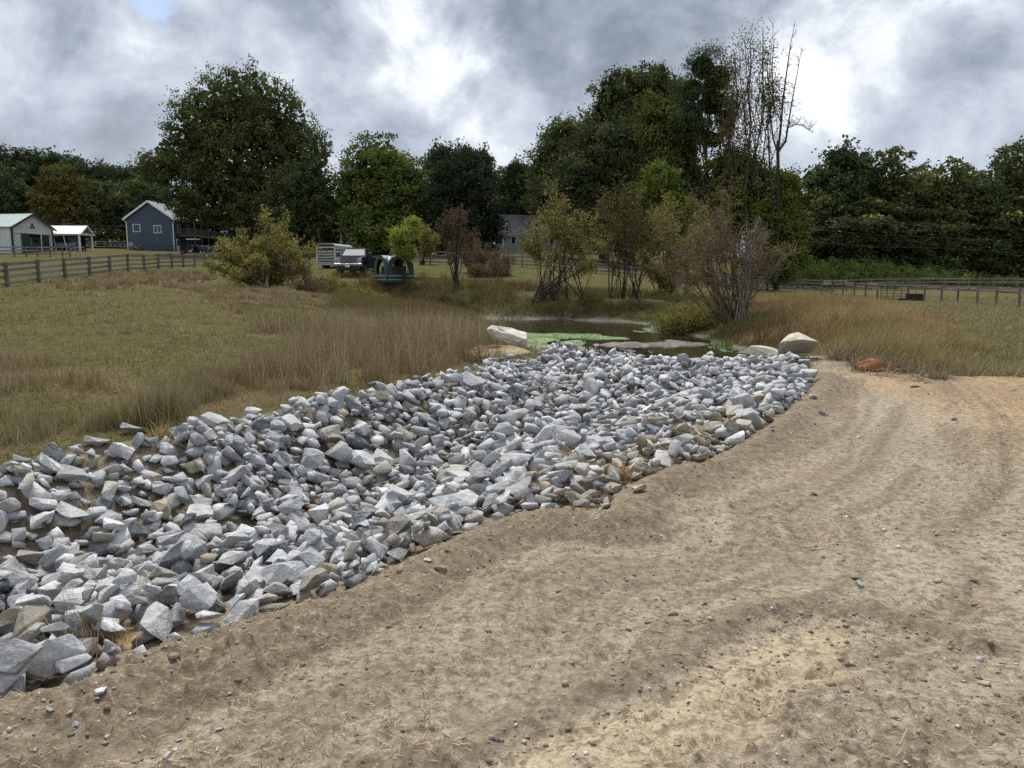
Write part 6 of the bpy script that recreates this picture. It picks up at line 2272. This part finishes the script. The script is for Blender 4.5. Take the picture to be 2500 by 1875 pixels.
# ------------------------------------------------------------------ vehicles
CARB = paint('dark_truck_paint', (.014, .019, .021), .6, .1, 1.0, spec=.04)
CHROME = paint('chrome', (.42, .43, .45), .28, .08, 6.0, metal=.95)
RUBBER = paint('tyre_rubber', (.018, .018, .018), .85, .15, 8.0)
LAMP = paint('lamp_glass', (.36, .38, .40), .25, .15, 9.0, spec=.6)
AMBER = paint('amber_lens', (.35, .12, .01), .3, .1, 9.0)
SCREEN = paint('windscreen', (.21, .24, .26), .45, .15, 1.2, spec=.12)


def wheel(parent, c, r, w, axis=(1, 0, 0), rim=None, tyre_r=None):
    c = Vector(c)
    ax = Vector(axis)
    t = MB()
    prof = [(-w / 2, r * .62), (-w / 2, r * .93), (-w * .32, r), (w * .32, r), (w / 2, r * .93), (w / 2, r * .62)]
    pts = [c + ax * a for a, _ in prof]
    t.tube(pts, [q for _, q in prof], 18, True)
    o = t.build('wheel', RUBBER, parent)
    m = MB()
    m.cyl(c, ax, r * .60, w * 1.03, 14)
    m.cyl(c, ax, r * .2, w * 1.12, 10)
    m.build('rim', rim or CHROME, o)
    return o


def build_truck():
    y = 58.5
    x = at(869, 670, y).x
    t = thing('pickup_truck', gpt(x, y), 'dark crew cab pickup with chrome grille parked facing the pond', 'truck', rz=-.03)
    # local: front at -y
    F0 = -2.0
    b = MB()
    b.prism([(F0 - .15, .62), (F0 - .15, 1.20), (F0 - .05, 1.30), (F0 + 1.35, 1.40), (F0 + 3.75, 1.40), (F0 + 3.78, .55), (F0 + 2.2, .5), (F0 + 1.55, .55), (F0 + 1.35, .95), (F0 + .55, .95), (F0 + .3, .6)], 'x', -.98, .98)
    b.build('body', CARB, t, bevel=.06)
    # raised hood bulge
    MB().prism([(F0 - .08, 1.30), (F0 + 1.35, 1.39), (F0 + 1.35, 1.46), (F0 - .02, 1.37)], 'x', -.62, .62).build('hood', CARB, t, bevel=.03)
    # cab with tapering pillars
    def ring(yf, z, hw, yr):
        return [(-hw, yf, z), (hw, yf, z), (hw, yr, z), (-hw, yr, z)]
    vs = ring(F0 + 1.28, 1.40, .96, F0 + 3.75) + ring(F0 + 2.05, 1.97, .76, F0 + 3.55) + ring(F0 + 2.15, 2.03, .70, F0 + 3.45)
    fs = [(0, 1, 5, 4), (1, 2, 6, 5), (2, 3, 7, 6), (3, 0, 4, 7), (4, 5, 9, 8), (5, 6, 10, 9), (6, 7, 11, 10), (7, 4, 8, 11), (8, 9, 10, 11), (3, 2, 1, 0)]
    MB().add(vs, fs).build('cab', CARB, t)

    def quad(name, pts, mat, off):
        p = [Vector(q) for q in pts]
        n = (p[1] - p[0]).cross(p[2] - p[0]).normalized() * off
        m = MB().add([q + n for q in p] + [q - n * .3 for q in p], [(0, 1, 2, 3), (7, 6, 5, 4), (0, 4, 5, 1), (1, 5, 6, 2), (2, 6, 7, 3), (3, 7, 4, 0)])
        return m.build(name, mat, t)
    quad('windshield', [(-.84, F0 + 1.36, 1.46), (.84, F0 + 1.36, 1.46), (.70, F0 + 1.97, 1.92), (-.70, F0 + 1.97, 1.92)], SCREEN, .008)
    for s in (-1, 1):
        a = [(s * .945, F0 + 1.75, 1.46), (s * .945, F0 + 2.62, 1.46), (s * .79, F0 + 2.62, 1.90), (s * .79, F0 + 2.15, 1.90)]
        c = [(s * .945, F0 + 2.72, 1.46), (s * .945, F0 + 3.55, 1.46), (s * .79, F0 + 3.42, 1.90), (s * .79, F0 + 2.72, 1.90)]
        for q in (a, c):
            quad('side_window', q if s > 0 else q[::-1], PAINT['glass'], .008)
        d = MB().box((s * .985, F0 + 2.1, 1.0), (.03, 1.05, .75)).build('door', CARB, t, bevel=.01)
        MB().box((s * 1.01, F0 + 2.5, 1.2), (.03, .16, .05)).build('handle', CHROME, d)
        m = MB().box((s * 1.20, F0 + 1.55, 1.52), (.24, .10, .34)).build('mirror', PAINT['black'], t, bevel=.02)
        MB().beam((s * .97, F0 + 1.6, 1.45), (s * 1.12, F0 + 1.56, 1.5), .05, .05).build('arm', PAINT['black'], m)
        MB().box((s * .78, F0 - .19, 1.08), (.36, .10, .26)).build('headlight', LAMP, t, bevel=.02)
        MB().box((s * .80, F0 - .20, .90), (.30, .08, .09)).build('turn_signal', LAMP, t)
        MB().box((s * .72, F0 - .34, .62), (.16, .05, .10)).build('fog_lamp', LAMP, t)
        MB().prism([(F0 + .42, .92), (F0 + .55, 1.12), (F0 + 1.4, 1.12), (F0 + 1.55, .9), (F0 + 1.45, .9), (F0 + 1.34, 1.04), (F0 + .60, 1.04), (F0 + .52, .9)], 'x', s * 1.0 - .05, s * 1.0 + .05).build('wheel_arch', CARB, t)
        MB().box((s * .98, F0 + 2.5, .48), (.12, 2.0, .08)).build('side_step', CHROME, t)
    g = MB().box((0, F0 - .17, 1.08), (1.18, .12, .34)).build('grille', PAINT['black'], t)
    f = MB()
    for z in (.93, 1.075, 1.225):
        f.box((0, F0 - .22, z), (1.22, .08, .055))
    for s in (-1, 1):
        f.box((s * .60, F0 - .22, 1.08), (.05, .08, .34))
    f.build('grille_bar', CHROME, g)
    MB().prism([(F0 - .44, .62), (F0 - .48, .80), (F0 - .40, .86), (F0 - .15, .86), (F0 - .15, .60)], 'x', -1.0, 1.0).build('bumper', CHROME, t, bevel=.03)
    MB().box((0, F0 - .28, .50), (1.7, .22, .18)).build('air_dam', PAINT['black'], t)
    MB().box((-.02, F0 - .50, .66), (.32, .025, .17)).build('license_plate', PAINT['white'], t)
    for i in range(5):
        MB().box((-.5 + .25 * i, F0 + 2.18, 2.05), (.10, .14, .05)).build('roof_marker', AMBER, t)
    # bed
    b = MB()
    for s in (-1, 1):
        b.box((s * .94, F0 + 4.85, 1.02), (.10, 2.1, .72))
    b.box((0, F0 + 5.88, 1.02), (1.80, .06, .72))
    b.box((0, F0 + 4.85, .70), (1.80, 2.0, .08))
    b.build('bed', CARB, t)
    for yy in (F0 + .95, F0 + 4.85):
        for s in (-1, 1):
            wheel(t, (s * .84, yy, .40), .40, .27)
    MB().box((0, F0 + 1.9, .45), (1.3, 4.6, .22)).build('chassis', PAINT['black'], t)


def build_trailer():
    y = 75.0
    al = paint('trailer_aluminium', (.46, .48, .49), .4, .1, 2.0, metal=.4)
    al2 = paint('trailer_white', (.44, .455, .46), .45, .06, 2.0)
    p = at(797, 656, y)
    # local: rear end at y = 0, body runs to +y
    t = thing('stock_trailer', gpt(p.x, y), 'white slatted livestock trailer with rounded roof behind the pickup', 'trailer', rz=-.16)
    L, hw, z0, z1 = 4.6, .95, .45, 2.0
    b = MB()
    b.box((0, L / 2, z0 - .05), (2 * hw, L, .12))
    for s in (-1, 1):
        b.box((s * hw, L / 2, z0 + .35), (.05, L, .8))
        for k in range(3):
            b.box((s * hw, L / 2, z0 + .92 + k * .28), (.05, L, .11))
        b.box((s * hw, L / 2, z1 - .03), (.07, L, .16))
        for k in range(8):
            b.box((s * (hw + .03), .05 + k * (L - .1) / 7, (z0 + z1) / 2), (.04, .09, z1 - z0))
    b.build('slatted_body', al2, t)
    # rounded roof
    n = 10
    vs, fs = [], []
    for yy in (-.05, L + .05):
        for dr in (0, .05):
            for i in range(n + 1):
                a = math.pi * i / n
                cx, cz = math.cos(a), math.sin(a)
                px_ = math.copysign(abs(cx) ** .55, cx) * (hw + dr)
                pz_ = z1 + abs(cz) ** .6 * (.36 + dr)
                vs.append((px_, yy, pz_))
    m = n + 1
    for i in range(n):
        fs += [(m + i, m + i + 1, 3 * m + i + 1, 3 * m + i), (i + 1, i, 2 * m + i, 2 * m + i + 1), (i, i + 1, m + i + 1, m + i), (2 * m + i + 1, 2 * m + i, 3 * m + i, 3 * m + i + 1)]
    MB().add(vs, fs).build('roof', al, t)
    # rear gate frame, half gate
    b = MB()
    for s in (-1, 1):
        b.box((s * (hw - .04), -.04, (z0 + z1) / 2), (.14, .07, z1 - z0))
    b.box((0, -.04, z1 + .02), (2 * hw, .07, .12))
    b.build('rear_frame', al2, t)
    g = MB()
    for k in range(5):
        g.box((0, -.02, z0 + .1 + k * .26), (2 * hw - .2, .04, .10))
    g.build('rear_gate', al2, t)
    # nose with pink sign
    MB().prism([(-hw, L), (hw, L), (hw * .55, L + .75), (-hw * .55, L + .75)], 'z', z0, z1 + .25).build('nose', al2, t, bevel=.06)
    MB().box((hw + .045, L - .45, 1.75), (.02, .8, .5)).build('pink_sign', paint('pink_sign_face', (.62, .20, .27), .6, .12, 8.0), t)
    for yy in (2.2, 3.05):
        for s in (-1, 1):
            wheel(t, (s * (hw + .14), yy, .36), .36, .2, rim=al2)
            MB().prism([(yy - .45, .62), (yy - .3, .82), (yy + .3, .82), (yy + .45, .62)], 'x', s * (hw + .14) - .12, s * (hw + .14) + .12).build('fender', al, t)
    MB().beam((0, L + .7, .5), (0, L + 1.9, .48), .12, .12).build('tongue', PAINT['black'], t)


def build_feeder():
    """green poly feeder with crossing barrel roof and an arch on each side"""
    p = on_ground(962, 690, 50, 70)
    green = paint('green_poly', (.006, .052, .044), .45, .12, 1.5)
    pale = paint('pale_green_poly', (.30, .44, .40), .4, .12, 3.0)
    t = thing('hay_feeder', p, 'dark green moulded hay feeder with arched openings beside the pickup', 'feeder', rz=.62)
    hw, ht, ar, spring = 1.0, 1.84, .64, .62
    # roof: union of two barrel vaults sampled as a sheet
    n = 28
    vs, fs = [], []
    for dz in (0.0, -.05):
        for i in range(n + 1):
            for j in range(n + 1):
                x, yy = -hw + 2 * hw * i / n, -hw + 2 * hw * j / n
                fx = math.sqrt(max(0, 1 - (x / hw) ** 2))
                fy = math.sqrt(max(0, 1 - (yy / hw) ** 2))
                z = spring + (ht - spring) * max(fx, fy) ** .8
                vs.append((x, yy, z + dz))
    m = n + 1
    for i in range(n):
        for j in range(n):
            a = i * m + j
            fs += [(a, a + m, a + m + 1, a + 1), (m * m + a, m * m + a + 1, m * m + a + m + 1, m * m + a + m)]
    MB().add(vs, fs).build('roof', green, t, smooth=True)
    for k in range(4):
        r = Matrix.Rotation(k * math.pi / 2, 3, 'Z')
        # arch shaped end wall with an arched hole
        b = MB()
        q = 20
        out, inn = [], []
        for i in range(q + 1):
            a = math.pi * i / q
            out.append((math.cos(a) * hw, spring + (ht - spring) * (math.sin(a)) ** .8))
            inn.append((math.cos(a) * ar, .62 + (ht - .62 - .22) * math.sin(a) ** .85))
        vs = [r @ Vector((x, -hw - .02, z)) for x, z in out + inn] + [r @ Vector((x, -hw + .07, z)) for x, z in out + inn]
        fs = []
        o2 = 2 * (q + 1)
        for i in range(q):
            fs += [(i, i + 1, q + 2 + i, q + 1 + i), (o2 + i + 1, o2 + i, o2 + q + 1 + i, o2 + q + 2 + i), (i + 1, i, o2 + i, o2 + i + 1), (q + 1 + i, q + 2 + i, o2 + q + 2 + i, o2 + q + 1 + i)]
        b.add(vs, fs).build('arch_wall', green, t)
        b = MB()
        c = r @ Vector((0, -hw + .02, .31))
        b.box(c, (2 * hw + .02, .10, .62), r)
        w = b.build('base_wall', green, t)
        e = MB()
        for z in (.20, .46):
            e.box(r @ Vector((0, -hw - .045, z)), (2 * hw - .1, .05, .06), r)
        e.build('ridge', pale, w)
    MB().box((0, 0, ht - .02), (.9, .9, .05), (0, 0, .78)).build('sun_cap', pale, t)
    MB().box((0, 0, .62), (1.25, 1.25, 1.0)).build('hay', paint('hay', (.085, .075, .035), .9, .25, 8.0), t)


def build_tractor():
    y = 126.0
    p = at(480, 621, y)
    blue = paint('tractor_blue', (.010, .030, .135), .4, .1, 2.0)
    t = thing('tractor', gpt(p.x, y), 'blue farm tractor with white sunshade parked below the deck', 'tractor', rz=-.12)
    # local: nose towards +x
    MB().prism([(.45, .75), (.45, 1.40), (2.05, 1.32), (2.2, 1.15), (2.2, .75)], 'y', -.38, .38).build('hood', blue, t, bevel=.06)
    MB().box((.2, 0, .72), (2.6, .5, .4)).build('chassis', PAINT['black'], t)
    for s in (-1, 1):
        wheel(t, (-.55, s * .78, .72), .72, .42, (0, 1, 0), PAINT['white'])
        wheel(t, (1.7, s * .68, .44), .44, .28, (0, 1, 0), PAINT['white'])
        MB().prism([(-1.15, 1.35), (-.95, 1.5), (-.2, 1.5), (.05, 1.2), (-.1, 1.2), (-.3, 1.4), (-.9, 1.4), (-1.05, 1.25)], 'y', s * .78 - .22, s * .78 + .22).build('fender', blue, t)
        MB().beam((-1.0, s * .55, 1.2), (-1.0, s * .55, 2.35), .07, .07, (1, 0, 0)).build('canopy_post', PAINT['black'], t)
        MB().beam((.3, s * .45, 1.3), (.1, s * .5, 2.35), .06, .06, (0, 1, 0)).build('canopy_post', PAINT['black'], t)
        MB().beam((.2, s * .5, 1.25), (2.9, s * .5, .65), .12, .14).build('loader_arm', blue, t)
    MB().box((-.45, 0, 2.40), (1.75, 1.35, .13)).build('sunshade', PAINT['white_roof'], t, bevel=.03)
    s = MB().box((-.55, 0, 1.2), (.5, .5, .14)).build('seat', PAINT['black'], t)
    MB().box((-.82, 0, 1.5), (.12, .48, .5)).build('backrest', PAINT['black'], s)
    MB().tube([(.42, 0, 1.35), (.15, 0, 1.62)], .03, 6).build('steering_column', PAINT['black'], t)
    MB().prism([(2.85, .25), (3.4, .25), (3.5, .35), (3.1, .42), (2.95, .95), (2.8, .95)], 'y', -.85, .85).build('bucket', blue, t)
    MB().beam((-1.0, 0, .7), (-1.9, 0, .30), .25, .12).build('hitch', PAINT['black'], t)
    MB().prism([(-2.6, .05), (-1.9, .25), (-1.9, .65), (-2.1, .6)], 'y', -.7, .7).build('rear_blade', paint('orange_implement', (.28, .06, .02), .6, .2, 4.0), t)
    tr = thing('covered_spreader', gpt(p.x + 3.6, y + .5), 'blue covered machine standing right behind the tractor nose', 'machine')
    MB().prism([(-.9, .5), (-1.1, 1.35), (-.3, 1.5), (.4, 1.35), (1.1, 1.6), (1.4, 1.2), (1.2, .5)], 'y', -.7, .7).build('cover', blue, tr, bevel=.1)
    for s_ in (-1, 1):
        wheel(tr, (.1, s_ * .8, .38), .38, .2, (0, 1, 0))


# ------------------------------------------------------------------ smaller things
def build_yard_bits():
    y = 139.5
    p = gpt(at(336, 611, y).x, y)
    pink, violet = paint('pink_plastic', (.62, .20, .36), .4, .1, 4.0), paint('violet_plastic', (.22, .12, .42), .4, .1, 4.0)
    t = thing('tricycle', p, 'small pink and violet tricycle at the foot of the blue wall', 'tricycle', rz=.3)
    wheel(t, (.45, 0, .32), .32, .1, (0, 1, 0), pink)
    for s in (-1, 1):
        wheel(t, (-.4, s * .3, .2), .2, .1, (0, 1, 0), violet)
    MB().tube([(.42, 0, .35), (.30, 0, .85)], .05, 6).build('fork', PAINT['white'], t)
    MB().tube([(.28, -.3, .88), (.28, .3, .88)], .04, 6).build('handlebar', violet, t)
    MB().prism([(-.55, .3), (-.5, .75), (-.38, .72), (-.3, .42), (.28, .42), (.3, .3)], 'y', -.14, .14).build('frame', pink, t)
    MB().box((-.35, 0, .56), (.36, .3, .10)).build('seat', PAINT['white'], t)
    y = 138.5
    p = gpt(at(321, 611, y).x, y)
    t = thing('disc_post', p, 'pale round board on a short timber stake by the downpipe', 'marker')
    MB().beam((0, 0, 0), (0, 0, .95), .2, .12, (1, 0, 0)).build('stake', paint('raw_timber', (.34, .24, .14), .8, .15, 4.0), t)
    MB().cyl((0, -.1, 1.05), (0, 1, 0), .42, .06, 20).build('disc', PAINT['concrete'], t)
    # trough, feed pan and hydrant at the right gate
    y = 65.2
    a = gpt(at(2234, 728, y).x, y)
    t = thing('water_trough', a, 'black oval water trough next to the bar gate', 'trough', rz=-.3)
    vs, fs, n = [], [], 24
    for r, z in ((1.0, 0), (1.08, .52), (1.12, .55), (1.0, .55), (.94, .08)):
        for k in range(n):
            q = 2 * math.pi * k / n
            vs.append((.68 * r * math.cos(q), .40 * r * math.sin(q), z))
    for i in range(4):
        for k in range(n):
            fs.append((i * n + k, i * n + (k + 1) % n, (i + 1) * n + (k + 1) % n, (i + 1) * n + k))
    fs.append(tuple(range(4 * n, 5 * n)))
    tub = paint('black_rubber_tub', (.016, .017, .019), .45, .15, 3.0)
    MB().add(vs, fs).build('tub', tub, t)
    MB().add([(.63 * math.cos(2 * math.pi * k / n), .37 * math.sin(2 * math.pi * k / n), .42) for k in range(n)], [tuple(range(n))]).build('water', PAINT['glass'], t)
    b = gpt(at(2205, 730, 64.5).x, 64.5)
    o = thing('feed_pan', b, 'low black feed pan left of the water trough', 'pan')
    vs, fs = [], []
    for r, z in ((.30, 0), (.42, .2), (.44, .21), (.40, .21), (.28, .04)):
        for k in range(16):
            vs.append((r * math.cos(2 * math.pi * k / 16), r * .8 * math.sin(2 * math.pi * k / 16), z))
    for i in range(4):
        for k in range(16):
            fs.append((i * 16 + k, i * 16 + (k + 1) % 16, (i + 1) * 16 + (k + 1) % 16, (i + 1) * 16 + k))
    fs.append(tuple(range(64, 80)))
    MB().add(vs, fs).build('pan', tub, o)
    c = gpt(at(2235, 730, 66.2).x, 66.2)
    t = thing('yard_hydrant', c, 'slim pale yard hydrant with dark head behind the trough', 'hydrant')
    MB().tube([(0, 0, 0), (0, 0, .85)], .035, 8).build('pipe', PAINT['concrete'], t)
    MB().tube([(0, 0, .85), (0, 0, 1.02), (.12, 0, 1.06), (.2, 0, .98)], .045, 8).build('head', PAINT['black'], t)
    # utility pole and wires
    y = 97
    pb = gpt(at(1954, 600, y).x, y)
    t = thing('utility_pole', pb, 'slim wooden utility pole against the right wood', 'pole')
    top = at(1954, 512, y).z - pb.z
    MB().tube([(0, 0, -.3), (0, 0, top)], [.16, .11], 8).build('shaft', BARK['grey'], t)
    MB().box((0, 0, top - .5), (1.8, .12, .12)).build('crossarm', BARK['grey'], t)
    wire = paint('wire_grey', (.13, .135, .14), .5, .05, 1.0)
    words = ['topmost', 'second', 'third', 'lowest']
    for k, (v0, v1) in enumerate([(523, 548), (530, 552), (556, 580), (588, 606)]):
        a, c = at(1954, v0, y), at(2300, v1, 99)
        c2 = at(2720, v1 + 14, 101)
        m = a.lerp(c, .5) - Vector((0, 0, .25))
        w = MB().tube([a, m, c, c.lerp(c2, .5) - Vector((0, 0, .2)), c2], .010, 5)
        o = w.build('power_line', wire)
        tag(o, f'{words[k]} of the thin wires crossing the right wood', 'wire', 'wires across the right wood')
    a, c = at(60, 537, 148), at(330, 553, 141)
    o = MB().tube([a, a.lerp(c, .5) - Vector((0, 0, .3)), c], .02, 5).build('power_line', wire)
    tag(o, 'single wire running over the white shelter to the blue house', 'wire')
    pb = gpt(at(833, 610, 108).x, 108)
    o = MB().tube([pb, Vector((pb.x, pb.y, at(833, 572, 108).z))], .06, 6).build('lone_post', PAINT['concrete'])
    tag(o, 'thin pale post standing behind the stock trailer roof', 'post')
    # sawn boards dumped by the feeder
    base = gpt(at(1030, 676, 57).x, 57)
    t = thing('board_pile', base, 'loose pile of fresh pale boards right of the feeder', 'boards')
    fresh = paint('fresh_board', (.62, .55, .40), .7, .12, 3.0)
    rg = random.Random(3)
    for i in range(13):
        l = rg.uniform(.8, 1.7)
        MB().box((rg.uniform(-.7, .9) - .1, rg.uniform(-.4, .4), .06 + .028 * i * (1 - i / 26)), (l, rg.uniform(.09, .16), .035), (rg.uniform(-.1, .1), rg.uniform(-.06, .12), rg.uniform(-.4, .25))).build('board', fresh, t)


def big_stone(name, label, cat, c, dims, seed, mat, rot=(0, 0, 0), npts=16, rough=.012, cuts=3):
    bm = stone_bm(seed, np.array([1.0, dims[1] / dims[0], dims[2] / dims[0]]), npts, rough, cuts)
    me = bpy.data.meshes.new(name)
    bm.to_mesh(me)
    bm.free()
    me.materials.append(mat)
    o = link(name, me)
    o.location = c
    o.rotation_euler = rot
    o.scale = (dims[0],) * 3
    return tag(o, label, cat)


def build_stones():
    cream = stone_material('cream_boulder', (.66, .61, .50), (.78, .74, .65), (.46, .40, .30), .6)
    white = stone_material('chalky_boulder', (.70, .67, .59), (.80, .78, .73), (.48, .44, .36), .5)
    redclay = stone_material('red_clay', (.37, .14, .055), (.48, .23, .11), (.22, .08, .032), .1)
    y = 17.0
    c = gpt(at(1245, 850, y).x, y)
    big_stone('boulder', 'long cream white boulder sloping down beside the tall dry grass', 'boulder', c + Vector((0, 0, .20)), (1.24, .60, .42), 900, white, (.1, .30, -.1), 18, .013, 4)
    y = 15.6
    c = gpt(at(1942, 880, y).x, y)
    big_stone('boulder', 'big pointed cream boulder at the track end of the riprap', 'boulder', c + Vector((0, 0, .27)), (1.10, .84, .58), 903, cream, (.15, -.22, .5), 10, .004, 1)
    y = 16.2
    c = gpt(at(1862, 866, y).x, y)
    big_stone('boulder', 'flat cream boulder tucked behind the big pointed one', 'boulder', c + Vector((0, 0, .26)), (.92, .5, .30), 906, cream, (0.05, .12, .1), 14, .012)
    c = on_ground(2150, 905, 8, 30)
    big_stone('clay_slab', 'raw orange red clay slab lying at the meadow edge', 'clay', c + Vector((0, 0, .03)), (1.0, .34, .15), 910, redclay, (0, .06, -.16), 18, .034, 4)
    c = on_ground(2235, 940, 8, 30)
    # loose stones on the track
    rg = np.random.RandomState(9)
    L = [(80, 1685, 56, 'dirty', 'muddy brown wedge shaped stone at the left frame edge below the riprap'), (247, 1690, 34, 'pale', 'pale stone poking from the soil below the charcoal rock'), (122, 1735, 26, 'pale', 'small pale chip low on the far left of the track'),
         (172, 1746, 32, 'tan', 'brown rounded stone on the lower left soil'), (183, 1770, 24, 'pale', 'white chip pair just right of the brown rounded stone'), (236, 1708, 26, 'mid', 'grey buried stone under the left soil bank'), (263, 1800, 18, 'pale', 'little white stone in the lower left foreground'),
         (408, 1848, 32, 'pale', 'flat white stone at the bottom edge left of centre'), (530, 1832, 20, 'white', 'white quartz chip near the bottom edge'), (535, 1784, 26, 'mid', 'flat grey stone in the lower left track'), (436, 1810, 20, 'mid', 'small grey stone above the flat white one'),
         (1732, 1628, 22, 'dark', 'dark grey stone alone on the sandy patch'), (2090, 1410, 34, 'tan', 'buff stone in the right half, upper of a touching pair'), (2098, 1428, 30, 'mid', 'grey stone in the right half, lower of a touching pair'), (1985, 972, 32, 'pale', 'pale stone lying off the right end of the riprap'),
         (2005, 1012, 26, 'dark', 'dark tilted stone on the soil lip right of the riprap'), (2095, 1070, 18, 'mid', 'small grey stone in the middle of the far track'), (2376, 1420, 26, 'mid', 'flat grey stone near the right frame edge'), (2402, 1670, 34, 'tan', 'flat tan stone in the lower right foreground'),
         (2060, 1706, 22, 'mid', 'round grey pebble stone in the dark right rut'), (1783, 1845, 14, 'white', 'bright white chip at the bottom right of centre'), (2212, 1862, 20, 'white', 'white stone close to the bottom right'), (1205, 1806, 34, 'mid', 'half buried grey stone on the scraped ridge'),
         (1045, 1370, 24, 'pale', 'pale stone on soil below the big flat slabs'), (1075, 1390, 36, 'tan', 'tan slab half buried below the big flat slabs'), (1260, 1770, 14, 'white', 'tiny white stone on the scraped ridge'), (2235, 945, 26, 'tan', 'tan stone among orange clay at the meadow edge'), (2265, 935, 30, 'tan', 'buff stone under the grass at the meadow edge'),
         (2330, 1025, 22, 'dark', 'dark clod stone beside the cleat marks'), (1535, 1540, 18, 'dark', 'small dark stone in the centre of the track')]
    T = {'dirty': 6, 'pale': 1, 'tan': 4, 'mid': 0, 'white': 2, 'dark': 3}
    for i, (u, v, w, t, lab) in enumerate(L):
        p = on_ground(u, v, 1.5, 30)
        s = w * p.y / F_PX * 1.1
        k = int(rg.randint(N_STONE))
        me = _proto(k, 1, 0, .012)
        me.materials.append(STONE_MATS[T[t]])
        o = link('loose_stone', me)
        o.location = p + Vector((0, 0, s * .10))
        o.scale = (s, s, s)
        o.rotation_euler = (rg.uniform(-.3, .3), rg.uniform(-.3, .3), rg.uniform(0, 6.28))
        tag(o, lab, 'stone', 'loose stones on the track')


def build_tufts():
    rg = np.random.RandomState(12)
    mat = blade_material('straw_tuft', [(0., (.15, .095, .045)), (.5, (.33, .235, .115)), (1., (.50, .39, .22))])
    spots = [(318, 1475, .22, 60, 'straw tuft growing through the rocks near the front left'), (1368, 1140, .20, 70, 'straw clump caught between rocks above the dark leaning stone'), (1312, 1178, .14, 40, 'small straw clump left of the blocky corner rocks'),
             (1525, 1180, .16, 60, 'flattened straw beside the tan stones'), (205, 1265, .14, 30, 'few straws in the rocks at the far left'), (190, 1615, .32, 16, 'thin tall dry stalks in front of the charcoal rock'), (860, 1248, .08, 18, 'tiny grass sprig in the middle of the rocks'),
             (290, 1575, .12, 30, 'straw bits on the yellow soil by the front rocks'), (395, 1075, .2, 40, 'dry grass wisp on the ridge behind the rocks')]
    for (u, v, h, n, lab) in spots:
        p = on_ground(u, v, 2, 20)
        n = n * 2
        P = np.c_[rg.normal(0, .04 if h < .3 else .05, n), rg.normal(0, .04, n), np.full(n, .02)]
        V, Fq, T = blades(P, h * rg.uniform(.5, 1.3, n), np.full(n, max(.003, .0008 * p.y)), rg.uniform(0, 6.28, n), np.abs(rg.normal(.35 if h < .3 else .1, .25, n)), np.abs(rg.normal(.2, .25, n)), np.clip(rg.normal(.5, .25, n), 0, 1))
        o = link('straw_tuft', np_mesh('straw_tuft', V, Fq, mat, {'tone': T}))
        o.location = p
        tag(o, lab, 'straw', 'straw tufts among the rocks')
    # dead branches at the water
    def branch(label, pts, r, mat, seed, twigs=5):
        q = random.Random(seed)
        P = [Vector(a) for a in pts]
        b = MB().tube(P, [r * (1 - .75 * i / (len(P) - 1)) for i in range(len(P))], 6)
        for k in range(twigs):
            i = q.randrange(len(P) - 1)
            s = P[i].lerp(P[i + 1], q.random())
            b.tube([s, s + Vector((q.uniform(-.3, .3), q.uniform(-.2, .2), q.uniform(.05, .3)))], [r * .35, r * .12], 4)
        o = b.build('dead_branch', mat)
        tag(o, label, 'branch')
    branch('dark crooked branch lying on the green weed mat', [atz(1338, 838, -.55), atz(1365, 832, -.50), atz(1395, 828, -.45), atz(1418, 828, -.42), atz(1428, 834, -.55)], .05, BARK['dark'], 1)
    for k, (u0, v0, u1, v1) in enumerate([(1438, 862, 1428, 826), (1445, 866, 1450, 836), (1446, 866, 1466, 838)]):
        y = 23.0
        branch(['left', 'middle', 'right'][k] + ' one of three dark twigs standing at the pond edge', [at(u0, v0, y), at((u0 + u1) / 2 + 2, (v0 + v1) / 2, y), at(u1, v1, y)], .02, BARK['dark'], 5 + k, 2)
    branch('pale stick slanting out of the mud below the willow clump', [at(1375, 788, 45), at(1380, 770, 45), at(1386, 755, 45)], .05, BARK['pale'], 9, 1)
    branch('long pale stick leaning low over the far mud', [at(1355, 788, 45), at(1385, 776, 45.2), at(1402, 765, 45.4)], .05, BARK['pale'], 10, 2)


build_fences()
build_truck()
build_trailer()
build_feeder()
build_tractor()
build_yard_bits()
build_stones()
build_tufts()
